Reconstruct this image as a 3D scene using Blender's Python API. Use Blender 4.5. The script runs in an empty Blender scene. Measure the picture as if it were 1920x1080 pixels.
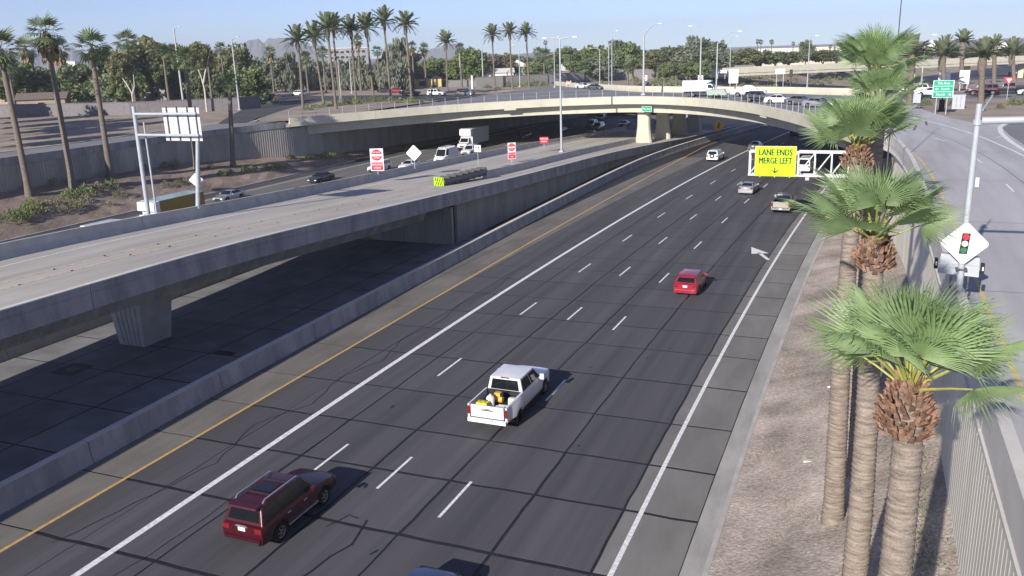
import bpy, math, random
from math import sin, cos, pi, radians, sqrt, atan2, hypot
from mathutils import Vector, Matrix

random.seed(11)
S = bpy.context.scene
COL = S.collection
RN = random.Random

# ------------------------------------------------------------------ camera
CAM_H, CAM_PITCH, CAM_ROLL, CAM_YAW = 17.4757, radians(15.4961), radians(-1.8689), radians(22.811)
cam = bpy.data.cameras.new("Camera")
cam.sensor_width = 36.0
cam.lens = 36.0 * 1586.53 / 1920.0
cam.clip_start, cam.clip_end = 0.5, 30000.0
camo = bpy.data.objects.new("Camera", cam)
COL.objects.link(camo)
_F = Vector((-sin(CAM_YAW) * cos(CAM_PITCH), cos(CAM_YAW) * cos(CAM_PITCH), -sin(CAM_PITCH)))
_R = Vector((cos(CAM_YAW), sin(CAM_YAW), 0))
_U = _R.cross(_F)
_R2 = _R * cos(CAM_ROLL) + _U * sin(CAM_ROLL)
_U2 = _U * cos(CAM_ROLL) - _R * sin(CAM_ROLL)
camo.matrix_world = Matrix(((_R2.x, _U2.x, -_F.x, 0), (_R2.y, _U2.y, -_F.y, 0), (_R2.z, _U2.z, -_F.z, CAM_H), (0, 0, 0, 1)))
S.camera = camo

# ------------------------------------------------------------------ sky, sun, exposure
SUN_EL = radians(23.2)
SUN_DIR = Vector((-0.150, -0.989, 0)).normalized()          # horizontal direction towards the sun
world = bpy.data.worlds.new("World")
S.world = world
world.use_nodes = True
wn = world.node_tree
wn.nodes.clear()
sky = wn.nodes.new("ShaderNodeTexSky")
sky.sky_type = 'NISHITA'
sky.sun_disc = False
sky.sun_elevation = SUN_EL
sky.sun_rotation = atan2(SUN_DIR.x, SUN_DIR.y)
sky.altitude = 340
sky.air_density = 0.75
sky.dust_density = 0.0
sky.ozone_density = 8.0
bg = wn.nodes.new("ShaderNodeBackground")
bg.inputs[1].default_value = 0.092
wo = wn.nodes.new("ShaderNodeOutputWorld")
hs = wn.nodes.new("ShaderNodeHueSaturation")
hs.inputs["Saturation"].default_value = 0.78
hs.inputs["Hue"].default_value = 0.513
wn.links.new(sky.outputs[0], hs.inputs["Color"])
wn.links.new(hs.outputs[0], bg.inputs[0])
wn.links.new(bg.outputs[0], wo.inputs[0])
sl = bpy.data.lights.new("Sun", 'SUN')
sl.energy = 4.6
sl.angle = radians(0.55)
sl.color = (1.0, 0.93, 0.83)
suno = bpy.data.objects.new("Sun", sl)
COL.objects.link(suno)
to_sun = Vector((SUN_DIR.x * cos(SUN_EL), SUN_DIR.y * cos(SUN_EL), sin(SUN_EL)))
suno.rotation_euler = to_sun.to_track_quat('Z', 'Y').to_euler()
suno.location = (0, -60, 80)
S.view_settings.view_transform = 'Standard'
S.view_settings.look = 'None'
S.view_settings.exposure = 0.6
S.view_settings.gamma = 1.0
S.view_settings.use_curve_mapping = False
S.cycles.volume_bounces = 0
S.cycles.max_bounces = 6
S.cycles.diffuse_bounces = 3
S.cycles.transparent_max_bounces = 6

# ------------------------------------------------------------------ materials
MATS = {}
def mat(name, col, rough=0.8, var=0.12, scale=1.2, metal=0.0, coat=0.0, bump=0.0, bscale=30.0, spec=0.4,
        stretch=(1, 1, 1), col2=None, trans=0.0, emit=0.0, obj_rand=0.0, fine=0.0, fscale=60.0):
    if name in MATS:
        return MATS[name]
    m = bpy.data.materials.new(name)
    m.use_nodes = True
    nt = m.node_tree
    b = nt.nodes["Principled BSDF"]
    b.inputs["Roughness"].default_value = rough
    b.inputs["Metallic"].default_value = metal
    b.inputs["Specular IOR Level"].default_value = spec
    if coat:
        b.inputs["Coat Weight"].default_value = coat
        b.inputs["Coat Roughness"].default_value = 0.06
    c = (*col, 1)
    if var or col2:
        geo = nt.nodes.new("ShaderNodeNewGeometry")
        mp = nt.nodes.new("ShaderNodeMapping")
        mp.inputs["Scale"].default_value = stretch
        nt.links.new(geo.outputs["Position"], mp.inputs[0])
        no = nt.nodes.new("ShaderNodeTexNoise")
        no.inputs["Scale"].default_value = scale
        no.inputs["Detail"].default_value = 6
        no.inputs["Roughness"].default_value = 0.62
        nt.links.new(mp.outputs[0], no.inputs["Vector"])
        rp = nt.nodes.new("ShaderNodeValToRGB")
        rp.color_ramp.elements[0].position = 0.34
        rp.color_ramp.elements[1].position = 0.66
        lo = tuple(max(0, x * (1 - var)) for x in col)
        hi = col2 if col2 else tuple(min(1, x * (1 + var)) for x in col)
        rp.color_ramp.elements[0].color = (*lo, 1)
        rp.color_ramp.elements[1].color = (*hi, 1)
        nt.links.new(no.outputs[0], rp.inputs[0])
        out = rp.outputs[0]
        def mul(out, src, lo_, hi_):
            mr = nt.nodes.new("ShaderNodeMapRange")
            mr.inputs[3].default_value = lo_
            mr.inputs[4].default_value = hi_
            nt.links.new(src, mr.inputs[0])
            mx = nt.nodes.new("ShaderNodeMix")
            mx.data_type = 'RGBA'
            mx.blend_type = 'MULTIPLY'
            mx.inputs[0].default_value = 1
            nt.links.new(out, mx.inputs[6])
            nt.links.new(mr.outputs[0], mx.inputs[7])
            return mx.outputs[2]
        if obj_rand:
            oi = nt.nodes.new("ShaderNodeObjectInfo")
            out = mul(out, oi.outputs["Random"], 1 - obj_rand, 1 + obj_rand)
        if fine:
            nf = nt.nodes.new("ShaderNodeTexNoise")
            nf.inputs["Scale"].default_value = fscale
            nf.inputs["Detail"].default_value = 3
            nt.links.new(geo.outputs["Position"], nf.inputs["Vector"])
            out = mul(out, nf.outputs[0], 1 - 2 * fine, 1 + 2 * fine)
        nt.links.new(out, b.inputs["Base Color"])
    else:
        b.inputs["Base Color"].default_value = c
    if bump:
        geo2 = nt.nodes.new("ShaderNodeNewGeometry")
        nb = nt.nodes.new("ShaderNodeTexNoise")
        nb.inputs["Scale"].default_value = bscale
        nb.inputs["Detail"].default_value = 4
        nt.links.new(geo2.outputs["Position"], nb.inputs["Vector"])
        bp = nt.nodes.new("ShaderNodeBump")
        bp.inputs["Strength"].default_value = bump
        bp.inputs["Distance"].default_value = 0.05
        nt.links.new(nb.outputs[0], bp.inputs["Height"])
        nt.links.new(bp.outputs[0], b.inputs["Normal"])
    if trans:
        b.inputs["Subsurface Weight"].default_value = 0
        tr = nt.nodes.new("ShaderNodeBsdfTranslucent")
        tr.inputs[0].default_value = (min(1, col[0] * 2.0), min(1, col[1] * 2.0), col[2] * 0.9, 1)
        ms = nt.nodes.new("ShaderNodeMixShader")
        ms.inputs[0].default_value = trans
        nt.links.new(b.outputs[0], ms.inputs[1])
        nt.links.new(tr.outputs[0], ms.inputs[2])
        nt.links.new(ms.outputs[0], nt.nodes["Material Output"].inputs[0])
    MATS[name] = m
    return m

PAVE = mat("pavement", (0.087, 0.0865, 0.096), 0.85, 0.20, 0.35, stretch=(2.6, 0.06, 1), obj_rand=0.07, fine=0.10, fscale=22, spec=0.25)
PAVE_SH = mat("shoulder_concrete", (0.165, 0.155, 0.143), 0.88, 0.18, 0.5, stretch=(1.3, 0.4, 1), obj_rand=0.06, fine=0.09, fscale=20, spec=0.25)
PAVE_R = mat("right_shoulder_concrete", (0.20, 0.193, 0.187), 0.88, 0.14, 0.5, stretch=(1.3, 0.4, 1), obj_rand=0.06, fine=0.08, fscale=20, spec=0.25)
PAVE_MED = mat("median_concrete", (0.21, 0.21, 0.218), 0.88, 0.22, 0.4, obj_rand=0.08, fine=0.08, fscale=20, spec=0.25)
SEAL = mat("joint_sealant", (0.020, 0.020, 0.025), 0.6, 0.2, 3, spec=0.3)
ASPH = mat("asphalt", (0.075, 0.074, 0.078), 0.88, 0.2, 0.4, stretch=(1, 0.35, 1), fine=0.08, fscale=18, spec=0.25)
ASPH_L = mat("worn_asphalt", (0.22, 0.22, 0.235), 0.88, 0.13, 0.35, fine=0.08, fscale=18, spec=0.25)
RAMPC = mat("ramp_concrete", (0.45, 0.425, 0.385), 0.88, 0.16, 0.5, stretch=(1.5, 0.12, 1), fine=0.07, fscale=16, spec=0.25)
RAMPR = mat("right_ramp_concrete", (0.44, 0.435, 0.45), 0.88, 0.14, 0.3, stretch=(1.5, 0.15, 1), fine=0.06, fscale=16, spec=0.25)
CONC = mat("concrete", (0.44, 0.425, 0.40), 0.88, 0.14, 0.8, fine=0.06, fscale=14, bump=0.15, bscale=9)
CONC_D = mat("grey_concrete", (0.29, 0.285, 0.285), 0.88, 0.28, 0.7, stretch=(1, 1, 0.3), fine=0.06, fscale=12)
CONC_M = mat("weathered_barrier_concrete", (0.33, 0.325, 0.32), 0.88, 0.24, 0.8, stretch=(1, 1, 0.3), fine=0.07, fscale=12)
CONC_G = mat("gutter_concrete", (0.36, 0.35, 0.335), 0.88, 0.2, 0.7, stretch=(1, .3, 1), fine=0.07, fscale=12)
CONC_P = mat("pale_concrete", (0.62, 0.595, 0.55), 0.85, 0.08, 0.6, fine=0.05, fscale=14)
CONC_B = mat("cream_bridge_concrete", (0.53, 0.505, 0.415), 0.85, 0.08, 0.4, fine=0.04, fscale=8)
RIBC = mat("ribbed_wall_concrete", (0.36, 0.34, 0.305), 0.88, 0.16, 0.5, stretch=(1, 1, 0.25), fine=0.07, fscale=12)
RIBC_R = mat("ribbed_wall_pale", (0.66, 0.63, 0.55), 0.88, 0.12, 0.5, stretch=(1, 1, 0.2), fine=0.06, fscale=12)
WHITE_P = mat("white_road_paint", (0.76, 0.76, 0.76), 0.7, 0.22, 6, fine=0.10, fscale=40)
YEL_P = mat("yellow_road_paint", (0.56, 0.36, 0.13), 0.7, 0.18, 5, fine=0.10, fscale=40)
TAN_P = mat("faded_yellow_paint", (0.56, 0.455, 0.34), 0.75, 0.25, 4, fine=0.1, fscale=30)
GRAVEL = mat("desert_gravel", (0.40, 0.342, 0.295), 0.95, 0.36, 0.32, bump=0.9, bscale=9, fine=0.3, fscale=7.0, spec=0.15)
DIRT = mat("desert_dirt", (0.33, 0.275, 0.23), 0.95, 0.22, 0.12, fine=0.16, fscale=2.2, spec=0.15)
DIRT_L = mat("brown_bank_dirt", (0.26, 0.205, 0.17), 0.95, 0.3, 0.25, fine=0.25, fscale=4, bump=0.5, bscale=5, spec=0.15)
FAR_G = mat("far_ground", (0.17, 0.155, 0.12), 0.95, 0.3, 0.02, fine=0.2, fscale=0.2)
STEEL = mat("galvanised_steel", (0.52, 0.54, 0.56), 0.45, 0.08, 3, metal=0.35)
STEEL_P = mat("pale_painted_steel", (0.40, 0.43, 0.47), 0.5, 0.08, 2, metal=0.1)
STEEL_D = mat("dark_steel", (0.10, 0.10, 0.11), 0.5, 0.1, 2, metal=0.3)
WHITEM = mat("white_painted_metal", (0.58, 0.59, 0.60), 0.45, 0.05, 3)
ALU = mat("sign_back_aluminium", (0.60, 0.61, 0.63), 0.45, 0.06, 2, metal=0.25)
SIGN_W = mat("sign_white", (0.80, 0.80, 0.80), 0.5, 0.03, 3)
SIGN_R = mat("sign_red", (0.62, 0.03, 0.06), 0.5, 0.04, 3)
SIGN_G = mat("sign_green", (0.0, 0.34, 0.20), 0.5, 0.03, 3)
SIGN_FY = mat("sign_fluorescent_yellow", (0.46, 0.78, 0.0), 0.5, 0.02, 3)
SIGN_O = mat("sign_amber", (0.72, 0.42, 0.05), 0.5, 0.04, 3)
SIGN_K = mat("sign_black", (0.012, 0.012, 0.012), 0.5, 0.0)
SIG_RED = mat("signal_red_print", (0.72, 0.03, 0.05), 0.5, 0)
SIG_GRN = mat("signal_green_print", (0.04, 0.16, 0.07), 0.5, 0)
GLASS = mat("vehicle_glass", (0.010, 0.012, 0.016), 0.06, 0, spec=0.6)
RUBBER = mat("tyre_rubber", (0.016, 0.016, 0.017), 0.85, 0)
RIMM = mat("alloy_rim", (0.42, 0.42, 0.44), 0.35, 0, metal=0.6)
BLACKP = mat("black_plastic", (0.02, 0.02, 0.022), 0.6, 0)
CHROME = mat("bright_trim", (0.66, 0.67, 0.70), 0.2, 0, metal=0.8)
LAMP_R = mat("tail_lamp_red", (0.20, 0.01, 0.014), 0.2, 0, coat=0.6)
LAMP_W = mat("head_lamp_clear", (0.65, 0.67, 0.7), 0.15, 0, coat=0.6)
PLATE = mat("licence_plate", (0.72, 0.72, 0.74), 0.5, 0.05, 20)
HOUSE_T = mat("tan_stucco", (0.34, 0.275, 0.215), 0.9, 0.08, 1)
HOUSE_W = mat("white_stucco", (0.66, 0.65, 0.62), 0.9, 0.06, 1)
HOUSE_Y = mat("yellow_stucco", (0.60, 0.48, 0.22), 0.9, 0.06, 1)
HOUSE_G = mat("grey_stucco", (0.27, 0.26, 0.26), 0.9, 0.08, 1)
ROOF_B = mat("brown_shingle", (0.17, 0.14, 0.12), 0.9, 0.2, 3)
ROOF_D = mat("dark_shingle", (0.075, 0.075, 0.085), 0.9, 0.2, 3)
ROOF_W = mat("white_roof", (0.62, 0.61, 0.60), 0.8, 0.06, 1)
WALL_D = mat("slate_block_wall", (0.175, 0.165, 0.175), 0.9, 0.1, 1.5)
WALL_G = mat("grey_block_wall", (0.26, 0.25, 0.25), 0.9, 0.1, 1.5)
WIN = mat("window_glass", (0.03, 0.035, 0.045), 0.1, 0)
MOUNT = mat("mountain_rock", (0.15, 0.13, 0.12), 0.95, 0.25, 0.004)
BARK = mat("palm_bark", (0.165, 0.138, 0.115), 0.95, 0.3, 3.0, stretch=(1, 1, 5), fine=0.15, fscale=20)
BARK_N = mat("near_palm_bark", (0.235, 0.195, 0.162), 0.95, 0.38, 2.6, stretch=(1, 1, 7), fine=0.18, fscale=25, bump=0.5, bscale=25)
BARK_T = mat("tree_bark", (0.18, 0.15, 0.12), 0.95, 0.3, 3)
BARK_W = mat("pale_bark", (0.50, 0.46, 0.41), 0.9, 0.15, 3)
BOOT = mat("palm_boot", (0.18, 0.098, 0.066), 0.85, 0.5, 7, col2=(0.37, 0.215, 0.145), obj_rand=0.25)
STALK = mat("frond_stalk", (0.33, 0.34, 0.085), 0.6, 0.2, 3)
LEAF_FAN = mat("fan_frond", (0.235, 0.325, 0.165), 0.5, 0.2, 1.6, trans=0.3, obj_rand=0.22, spec=0.45)
LEAF_FAR = mat("far_fan_frond", (0.12, 0.155, 0.075), 0.6, 0.35, 0.8, trans=0.15)
LEAF_DEAD = mat("dead_frond", (0.26, 0.19, 0.11), 0.9, 0.3, 2)
LEAF_DATE = mat("date_frond", (0.16, 0.19, 0.115), 0.6, 0.25, 1.0, trans=0.18, obj_rand=0.15)
def leafm(name, c):
    return mat(name, c, 0.7, 0.5, 0.55, trans=0.25, obj_rand=0.1, spec=0.2)
L_DARK = leafm("leaf_dark_green", (0.155, 0.185, 0.112))
L_MID = leafm("leaf_mid_green", (0.175, 0.215, 0.11))
L_BRIGHT = leafm("leaf_bright_green", (0.175, 0.225, 0.085))
L_GREY = leafm("leaf_grey_green", (0.21, 0.23, 0.185))
L_OLIVE = leafm("leaf_olive", (0.19, 0.195, 0.11))
L_BROWN = leafm("leaf_brownish", (0.21, 0.185, 0.145))
L_SAGE = leafm("leaf_sage", (0.22, 0.215, 0.165))

# ------------------------------------------------------------------ mesh helpers
class MB:
    """collects geometry; build() links it as one mesh object"""
    def __init__(s):
        s.v, s.f, s.m = [], [], []
    def add(s, vs, fs, mi=0):
        o = len(s.v)
        s.v += [tuple(p) for p in vs]
        s.f += [tuple(i + o for i in f) for f in fs]
        s.m += [mi] * len(fs)
        return s
    def box(s, x0, x1, y0, y1, z0, z1, mi=0):
        vs = [(x0, y0, z0), (x1, y0, z0), (x1, y1, z0), (x0, y1, z0), (x0, y0, z1), (x1, y0, z1), (x1, y1, z1), (x0, y1, z1)]
        return s.add(vs, [(0, 3, 2, 1), (4, 5, 6, 7), (0, 1, 5, 4), (1, 2, 6, 5), (2, 3, 7, 6), (3, 0, 4, 7)], mi)
    def hexa(s, b, t, mi=0):
        return s.add(list(b) + list(t), [(0, 3, 2, 1), (4, 5, 6, 7), (0, 1, 5, 4), (1, 2, 6, 5), (2, 3, 7, 6), (3, 0, 4, 7)], mi)
    def prism(s, poly, z0, z1, mi=0):
        n = len(poly)
        vs = [(x, y, z0) for x, y in poly] + [(x, y, z1) for x, y in poly]
        return s.add(vs, [tuple(range(n - 1, -1, -1)), tuple(range(n, 2 * n))] + [(i, (i + 1) % n, n + (i + 1) % n, n + i) for i in range(n)], mi)
    def tube(s, pts, r, n=8, mi=0, cap=True):
        pts = [Vector(p) for p in pts]
        rs = r if isinstance(r, (list, tuple)) else [r] * len(pts)
        o = len(s.v)
        up0 = None
        for i, p in enumerate(pts):
            d = (pts[min(i + 1, len(pts) - 1)] - pts[max(i - 1, 0)]).normalized()
            a = Vector((0, 0, 1)) if abs(d.z) < 0.9 else Vector((1, 0, 0))
            u = d.cross(a).normalized()
            if up0 is not None and u.dot(up0) < 0:
                u = -u
            up0 = u
            w = d.cross(u)
            for k in range(n):
                t = 2 * pi * k / n
                s.v.append(tuple(p + (u * cos(t) + w * sin(t)) * rs[i]))
        for i in range(len(pts) - 1):
            for k in range(n):
                a, b = o + i * n + k, o + i * n + (k + 1) % n
                s.f.append((a, b, b + n, a + n)); s.m.append(mi)
        if cap:
            s.f.append(tuple(range(o + n - 1, o - 1, -1))); s.m.append(mi)
            e = o + (len(pts) - 1) * n
            s.f.append(tuple(range(e, e + n))); s.m.append(mi)
        return s
    def sweep(s, path, prof, mi=0, closed=True):
        """path of (x,y,z); prof of (right,up) offsets"""
        o = len(s.v); n = len(prof); k = len(path)
        for i, p in enumerate(path):
            a, b = path[max(i - 1, 0)], path[min(i + 1, k - 1)]
            dx, dy = b[0] - a[0], b[1] - a[1]
            L = hypot(dx, dy) or 1
            rx, ry = dy / L, -dx / L
            for u, w in prof:
                s.v.append((p[0] + rx * u, p[1] + ry * u, p[2] + w))
        m = n if closed else n - 1
        for i in range(k - 1):
            for j in range(m):
                a, b = o + i * n + j, o + i * n + (j + 1) % n
                s.f.append((a, a + n, b + n, b)); s.m.append(mi)
        if closed:
            s.f.append(tuple(range(o, o + n))); s.m.append(mi)
            e = o + (k - 1) * n
            s.f.append(tuple(range(e + n - 1, e - 1, -1))); s.m.append(mi)
        return s
    def strip(s, path, w0, w1, mi=0):
        """flat ribbon along path between lateral offsets w0..w1"""
        return s.sweep(path, [(w0, 0), (w1, 0)], mi, closed=False)
    def mesh(s, name, mats, smooth=0.0):
        me = bpy.data.meshes.new(name)
        me.from_pydata(s.v, [], s.f)
        for m in mats:
            me.materials.append(m)
        if len(mats) > 1:
            me.polygons.foreach_set("material_index", s.m)
        if smooth:
            me.polygons.foreach_set("use_smooth", [True] * len(me.polygons))
            if smooth < 3:
                me.set_sharp_from_angle(angle=smooth)
        me.update()
        return me
    def build(s, name, mats, parent=None, smooth=0.0, loc=None, rz=None):
        if not isinstance(mats, (list, tuple)):
            mats = [mats]
        return link(name, s.mesh(name, mats, smooth), parent, loc, rz)

def link(name, data, parent=None, loc=None, rz=None, rot=None, scale=None):
    o = bpy.data.objects.new(name, data)
    COL.objects.link(o)
    if parent is not None:
        o.parent = parent
    if loc is not None:
        o.location = loc
    if rz is not None:
        o.rotation_euler = (0, 0, rz)
    if rot is not None:
        o.rotation_euler = rot
    if scale is not None:
        o.scale = scale if isinstance(scale, (tuple, list)) else (scale,) * 3
    return o

def tag(o, label, cat, group=None):
    o['label'] = label
    o['category'] = cat
    if group:
        o['group'] = group
    return o

def thing(name, label, cat, loc=(0, 0, 0), rz=0.0, group=None):
    o = link(name, None, None, loc, rz)
    o.empty_display_size = 0.3
    return tag(o, label, cat, group)

def struct(o):
    o['kind'] = 'structure'
    return o

def stuff(o):
    o['kind'] = 'stuff'
    return o

def interp(x, xs, ys):
    if x <= xs[0]:
        return ys[0]
    for i in range(len(xs) - 1):
        if x <= xs[i + 1]:
            t = (x - xs[i]) / (xs[i + 1] - xs[i])
            return ys[i] + t * (ys[i + 1] - ys[i])
    return ys[-1]

def smooth_path(pts, step=4.0):
    """Catmull-Rom resample of a list of points"""
    out = []
    n = len(pts)
    P = [Vector(p) for p in pts]
    for i in range(n - 1):
        p0, p1, p2, p3 = P[max(i - 1, 0)], P[i], P[i + 1], P[min(i + 2, n - 1)]
        k = max(1, int((p2 - p1).length / step))
        for j in range(k):
            t = j / k
            out.append(0.5 * ((2 * p1) + (p2 - p0) * t + (2 * p0 - 5 * p1 + 4 * p2 - p3) * t * t + (3 * p1 - p0 - 3 * p2 + p3) * t ** 3))
    out.append(P[-1])
    return [tuple(p) for p in out]

def path_len(path):
    return sum((Vector(path[i + 1]) - Vector(path[i])).length for i in range(len(path) - 1))

def path_cut(path, s0, s1):
    """the piece of a polyline between arc lengths s0 and s1"""
    out, s = [], 0.0
    for i in range(len(path) - 1):
        a, b = Vector(path[i]), Vector(path[i + 1])
        L = (b - a).length
        if L < 1e-9:
            continue
        if s + L >= s0 and s <= s1:
            t0, t1 = max(0, (s0 - s) / L), min(1, (s1 - s) / L)
            if not out:
                out.append(tuple(a.lerp(b, t0)))
            if t1 > t0 + 1e-6:
                out.append(tuple(a.lerp(b, t1)))
        s += L
    return out

def segmented(parent, name, path, prof, seg, m, gap=0.02, smooth=0.0):
    L = path_len(path)
    n = max(1, round(L / seg))
    for i in range(n):
        pc = path_cut(path, L * i / n + gap / 2, L * (i + 1) / n - gap / 2)
        if len(pc) > 1:
            MB().sweep(pc, prof).build(name, m, parent, smooth)

def cy(Y):
    """lateral curve of the freeway"""
    if Y < 30:
        return 0.0
    if Y < 470:
        return 0.00042 * (Y - 30) ** 2
    return 0.00042 * 440 ** 2 + 0.37 * (Y - 470)

# simple extruded lettering from the built-in font (turned into mesh)
def text_mesh(txt, size, m, parent, matrix, name="lettering", ext=0.004, sx=1.0):
    cu = bpy.data.curves.new("lettering", 'FONT')
    cu.body = txt
    cu.size = size
    cu.align_x = 'CENTER'
    cu.align_y = 'CENTER'
    cu.extrude = ext
    cu.resolution_u = 2
    tmp = bpy.data.objects.new("lettering_tmp", cu)
    me = bpy.data.meshes.new_from_object(tmp)
    bpy.data.objects.remove(tmp)
    me.materials.clear()
    me.materials.append(m)
    o = link(name, me, parent)
    o.matrix_local = matrix @ Matrix.Diagonal((sx, 1, 1, 1))
    return o
# ================================================================== SETTING
def zl(Y):
    return interp(Y, [85, 135], [7.0, 7.2])
def zdeck(X):
    return interp(X, [-95, -89, -84, -79, -70, -57, -45, -20, 5], [7.22, 7.36, 7.5, 7.66, 7.95, 8.28, 8.42, 8.46, 8.5])
WALL_W = [(-93, 20), (-93, 70), (-93.2, 94), (-92.4, 101), (-91.2, 110), (-88.8, 118.5), (-88.4, 128), (-87.8, 150), (-84, 175), (-79.5, 200), (-72, 229)]
def wall_w_x(Y):
    return interp(Y, [p[1] for p in WALL_W], [p[0] for p in WALL_W])
def base_w(Y):
    return interp(Y, [20, 80, 98, 110, 118, 128, 141, 160], [3.7, 3.6, 3.2, 2.4, 1.9, 1.2, 0.4, 0.1])
def grid_sheet(rows, zf=None):
    """rows: list of lists of (x,y,z) with equal length"""
    mb = MB()
    n = len(rows[0])
    vs = [p for r in rows for p in r]
    fs = [(i * n + j, i * n + j + 1, (i + 1) * n + j + 1, (i + 1) * n + j) for i in range(len(rows) - 1) for j in range(n - 1)]
    return mb.add(vs, fs)

# ---- plateau, left of the freeway trench, out to the horizon
YS = [-200, -60, 20, 50, 70, 85, 94, 101, 110, 118.5, 128, 141, 150, 165, 175, 188, 200, 215, 229]
rows = [[(-9000, Y, 7.2), (-600, Y, 7.2), (-300, Y, 7.2), (-180, Y, zl(Y)), (-130, Y, zl(Y)), (wall_w_x(Y), Y, zl(Y) - (0.4 if Y > 118 else 0))] for Y in YS]
for Y in (231, 260, 300, 350, 400, 450, 500, 600, 700, 900):
    x = -100 + cy(Y)
    rows.append([(-9000, Y, 7.2), (-600, Y, 7.2), (-300, Y, 7.2), (min(-180, x - 40), Y, 7.2), (x - 20, Y, 7.2), (x, Y, 7.2)])
struct(grid_sheet(rows).build("ground", DIRT))
# ---- plateau on the right of the trench
WALL_E = [(3.3, -30), (3.3, 20), (3.3, 60), (2.95, 74), (2.6, 86), (3.4, 110), (6, 150), (10, 190), (15, 215)]
def wall_e_x(Y):
    return interp(Y, [p[1] for p in WALL_E], [p[0] for p in WALL_E])
rows = []
for Y in [-200, -30, 20, 60, 74, 86, 110, 150, 190, 215]:
    x = wall_e_x(Y) + 0.05
    rows.append([(x, Y, 8.52), (x + 60, Y, 8.52), (300, Y, 8.5), (9000, Y, 8.5)])
for Y in (230, 260, 300, 350, 400, 450, 500, 600, 700, 900):
    x = 24 + cy(Y)
    rows.append([(x, Y, 8.5), (x + 60, Y, 8.5), (x + 300, Y, 8.5), (9000, Y, 8.5)])
struct(grid_sheet(rows).build("ground", DIRT))
# ---- land beyond, to the horizon
struct(grid_sheet([[(-9000, Y, 7.2), (0, Y, 7.2), (9000, Y, 7.2)] for Y in (899, 2500, 9000)]).build("ground", FAR_G))
# ---- trench banks beyond the overpass
rows = []
for Y in (228, 245, 260, 300, 350, 400, 450, 500, 600, 700, 900):
    c = cy(Y)
    rows.append([(-100 + c, Y, 7.2), (-88 + c, Y, 5.8), (-72 + c, Y, 2.0), (-60 + c, Y, 0.0)])
bank_w = struct(grid_sheet(rows).build("terrain_bank", DIRT))
rows = []
for Y in (205, 230, 260, 300, 350, 400, 450, 500, 600, 700, 900):
    c = cy(Y)
    rows.append([(6 + c, Y, 0), (12 + c, Y, 2.0), (24 + c, Y, 8.52)])
struct(grid_sheet(rows).build("terrain_bank", DIRT))
# ---- planted bank beside the eastbound lanes
rows = []
rr = RN(5)
for k in range(0, 93):
    Y = 15 + k * 2.0
    xw = wall_w_x(Y)
    x0 = interp(Y, [20, 130, 160, 200], [-83.2, -83.2, -81.5, -77.5])
    row = []
    for j in range(9):
        t = j / 8
        z = base_w(Y) * (t ** 0.85) + (rr.uniform(-0.10, 0.10) if 0 < j < 8 else 0)
        row.append((xw + (x0 - xw) * (1 - t), Y, z + 0.06))
    rows.append(row)
struct(grid_sheet(rows).build("terrain_bank", DIRT_L))

# ---- freeway bed
rows = []
for Y in list(range(-60, 140, 20)) + list(range(140, 480, 12)) + [500, 560, 640, 760, 900]:
    c = cy(Y)
    xr = -3.9 + c
    rows.append([(-95.5 + 0.5 * min(c, 12) + max(0, c - 12) * 1.0, Y, -0.009), (-33 + c, Y, -0.009), (xr + (9.5 if Y > 140 else 0), Y, -0.009)])
freeway = struct(grid_sheet(rows).build("freeway", SEAL))
# plain pavement where slabs are too far to tell apart
def road_sheet(name, x0, x1, y0, y1, z, m, parent=None, step=8):
    n = max(1, int((y1 - y0) / step))
    rows = [[(x0 + cy(y0 + (y1 - y0) * i / n), y0 + (y1 - y0) * i / n, z), (x1 + cy(y0 + (y1 - y0) * i / n), y0 + (y1 - y0) * i / n, z)] for i in range(n + 1)]
    return grid_sheet(rows).build(name, m, parent)
road_sheet("distant_pavement", -32.0, 6.0, 141, 900, -0.003, PAVE, freeway)
road_sheet("near_pavement", -33.0, -4.0, -60, 10.8, -0.003, PAVE, freeway)

# ---- pavement slabs: each one its own piece with a wandering sealed joint around it
COLS = [-33.2, -31.8, -29.05, -26.7, -22.9, -19.1, -15.3, -11.5, -7.7, -4.85]
STEPS = [4.5, 4.1, 4.4, 5.2, 4.9, 4.1, 4.7]
YROW = [10.8, 15.4, 20.0, 24.5, 28.9, 33.0, 37.4, 42.6, 47.5, 51.5, 56.2]
k = 0
while YROW[-1] < 137:
    YROW.append(YROW[-1] + STEPS[k % 7]); k += 1
YROW.append(141.2)
_jr = {}
def jit(key, amp):
    if key not in _jr:
        _jr[key] = RN(key[0] * 1000003 + key[1] * 10007 + key[2]).uniform(-amp, amp)
    return _jr[key]
def edge_long(ci, ri, t):      # x of a longitudinal joint
    amp = 0.03 if 3 <= ci <= 8 else 0.012
    Y = YROW[ri] + (YROW[ri + 1] - YROW[ri]) * t
    q = ri * 4 + round(t * 4)
    return COLS[ci] + cy(Y) + jit((1, ci, q), amp)
def edge_trans(ri, ci, t):     # y of a transverse joint
    q = ci * 3 + round(t * 3)
    X = COLS[ci] + (COLS[ci + 1] - COLS[ci]) * t
    return YROW[ri] + 0.012 * (X + 19) * (0.5 if ri % 2 else 1) + jit((2, ri, q), 0.035)
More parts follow.
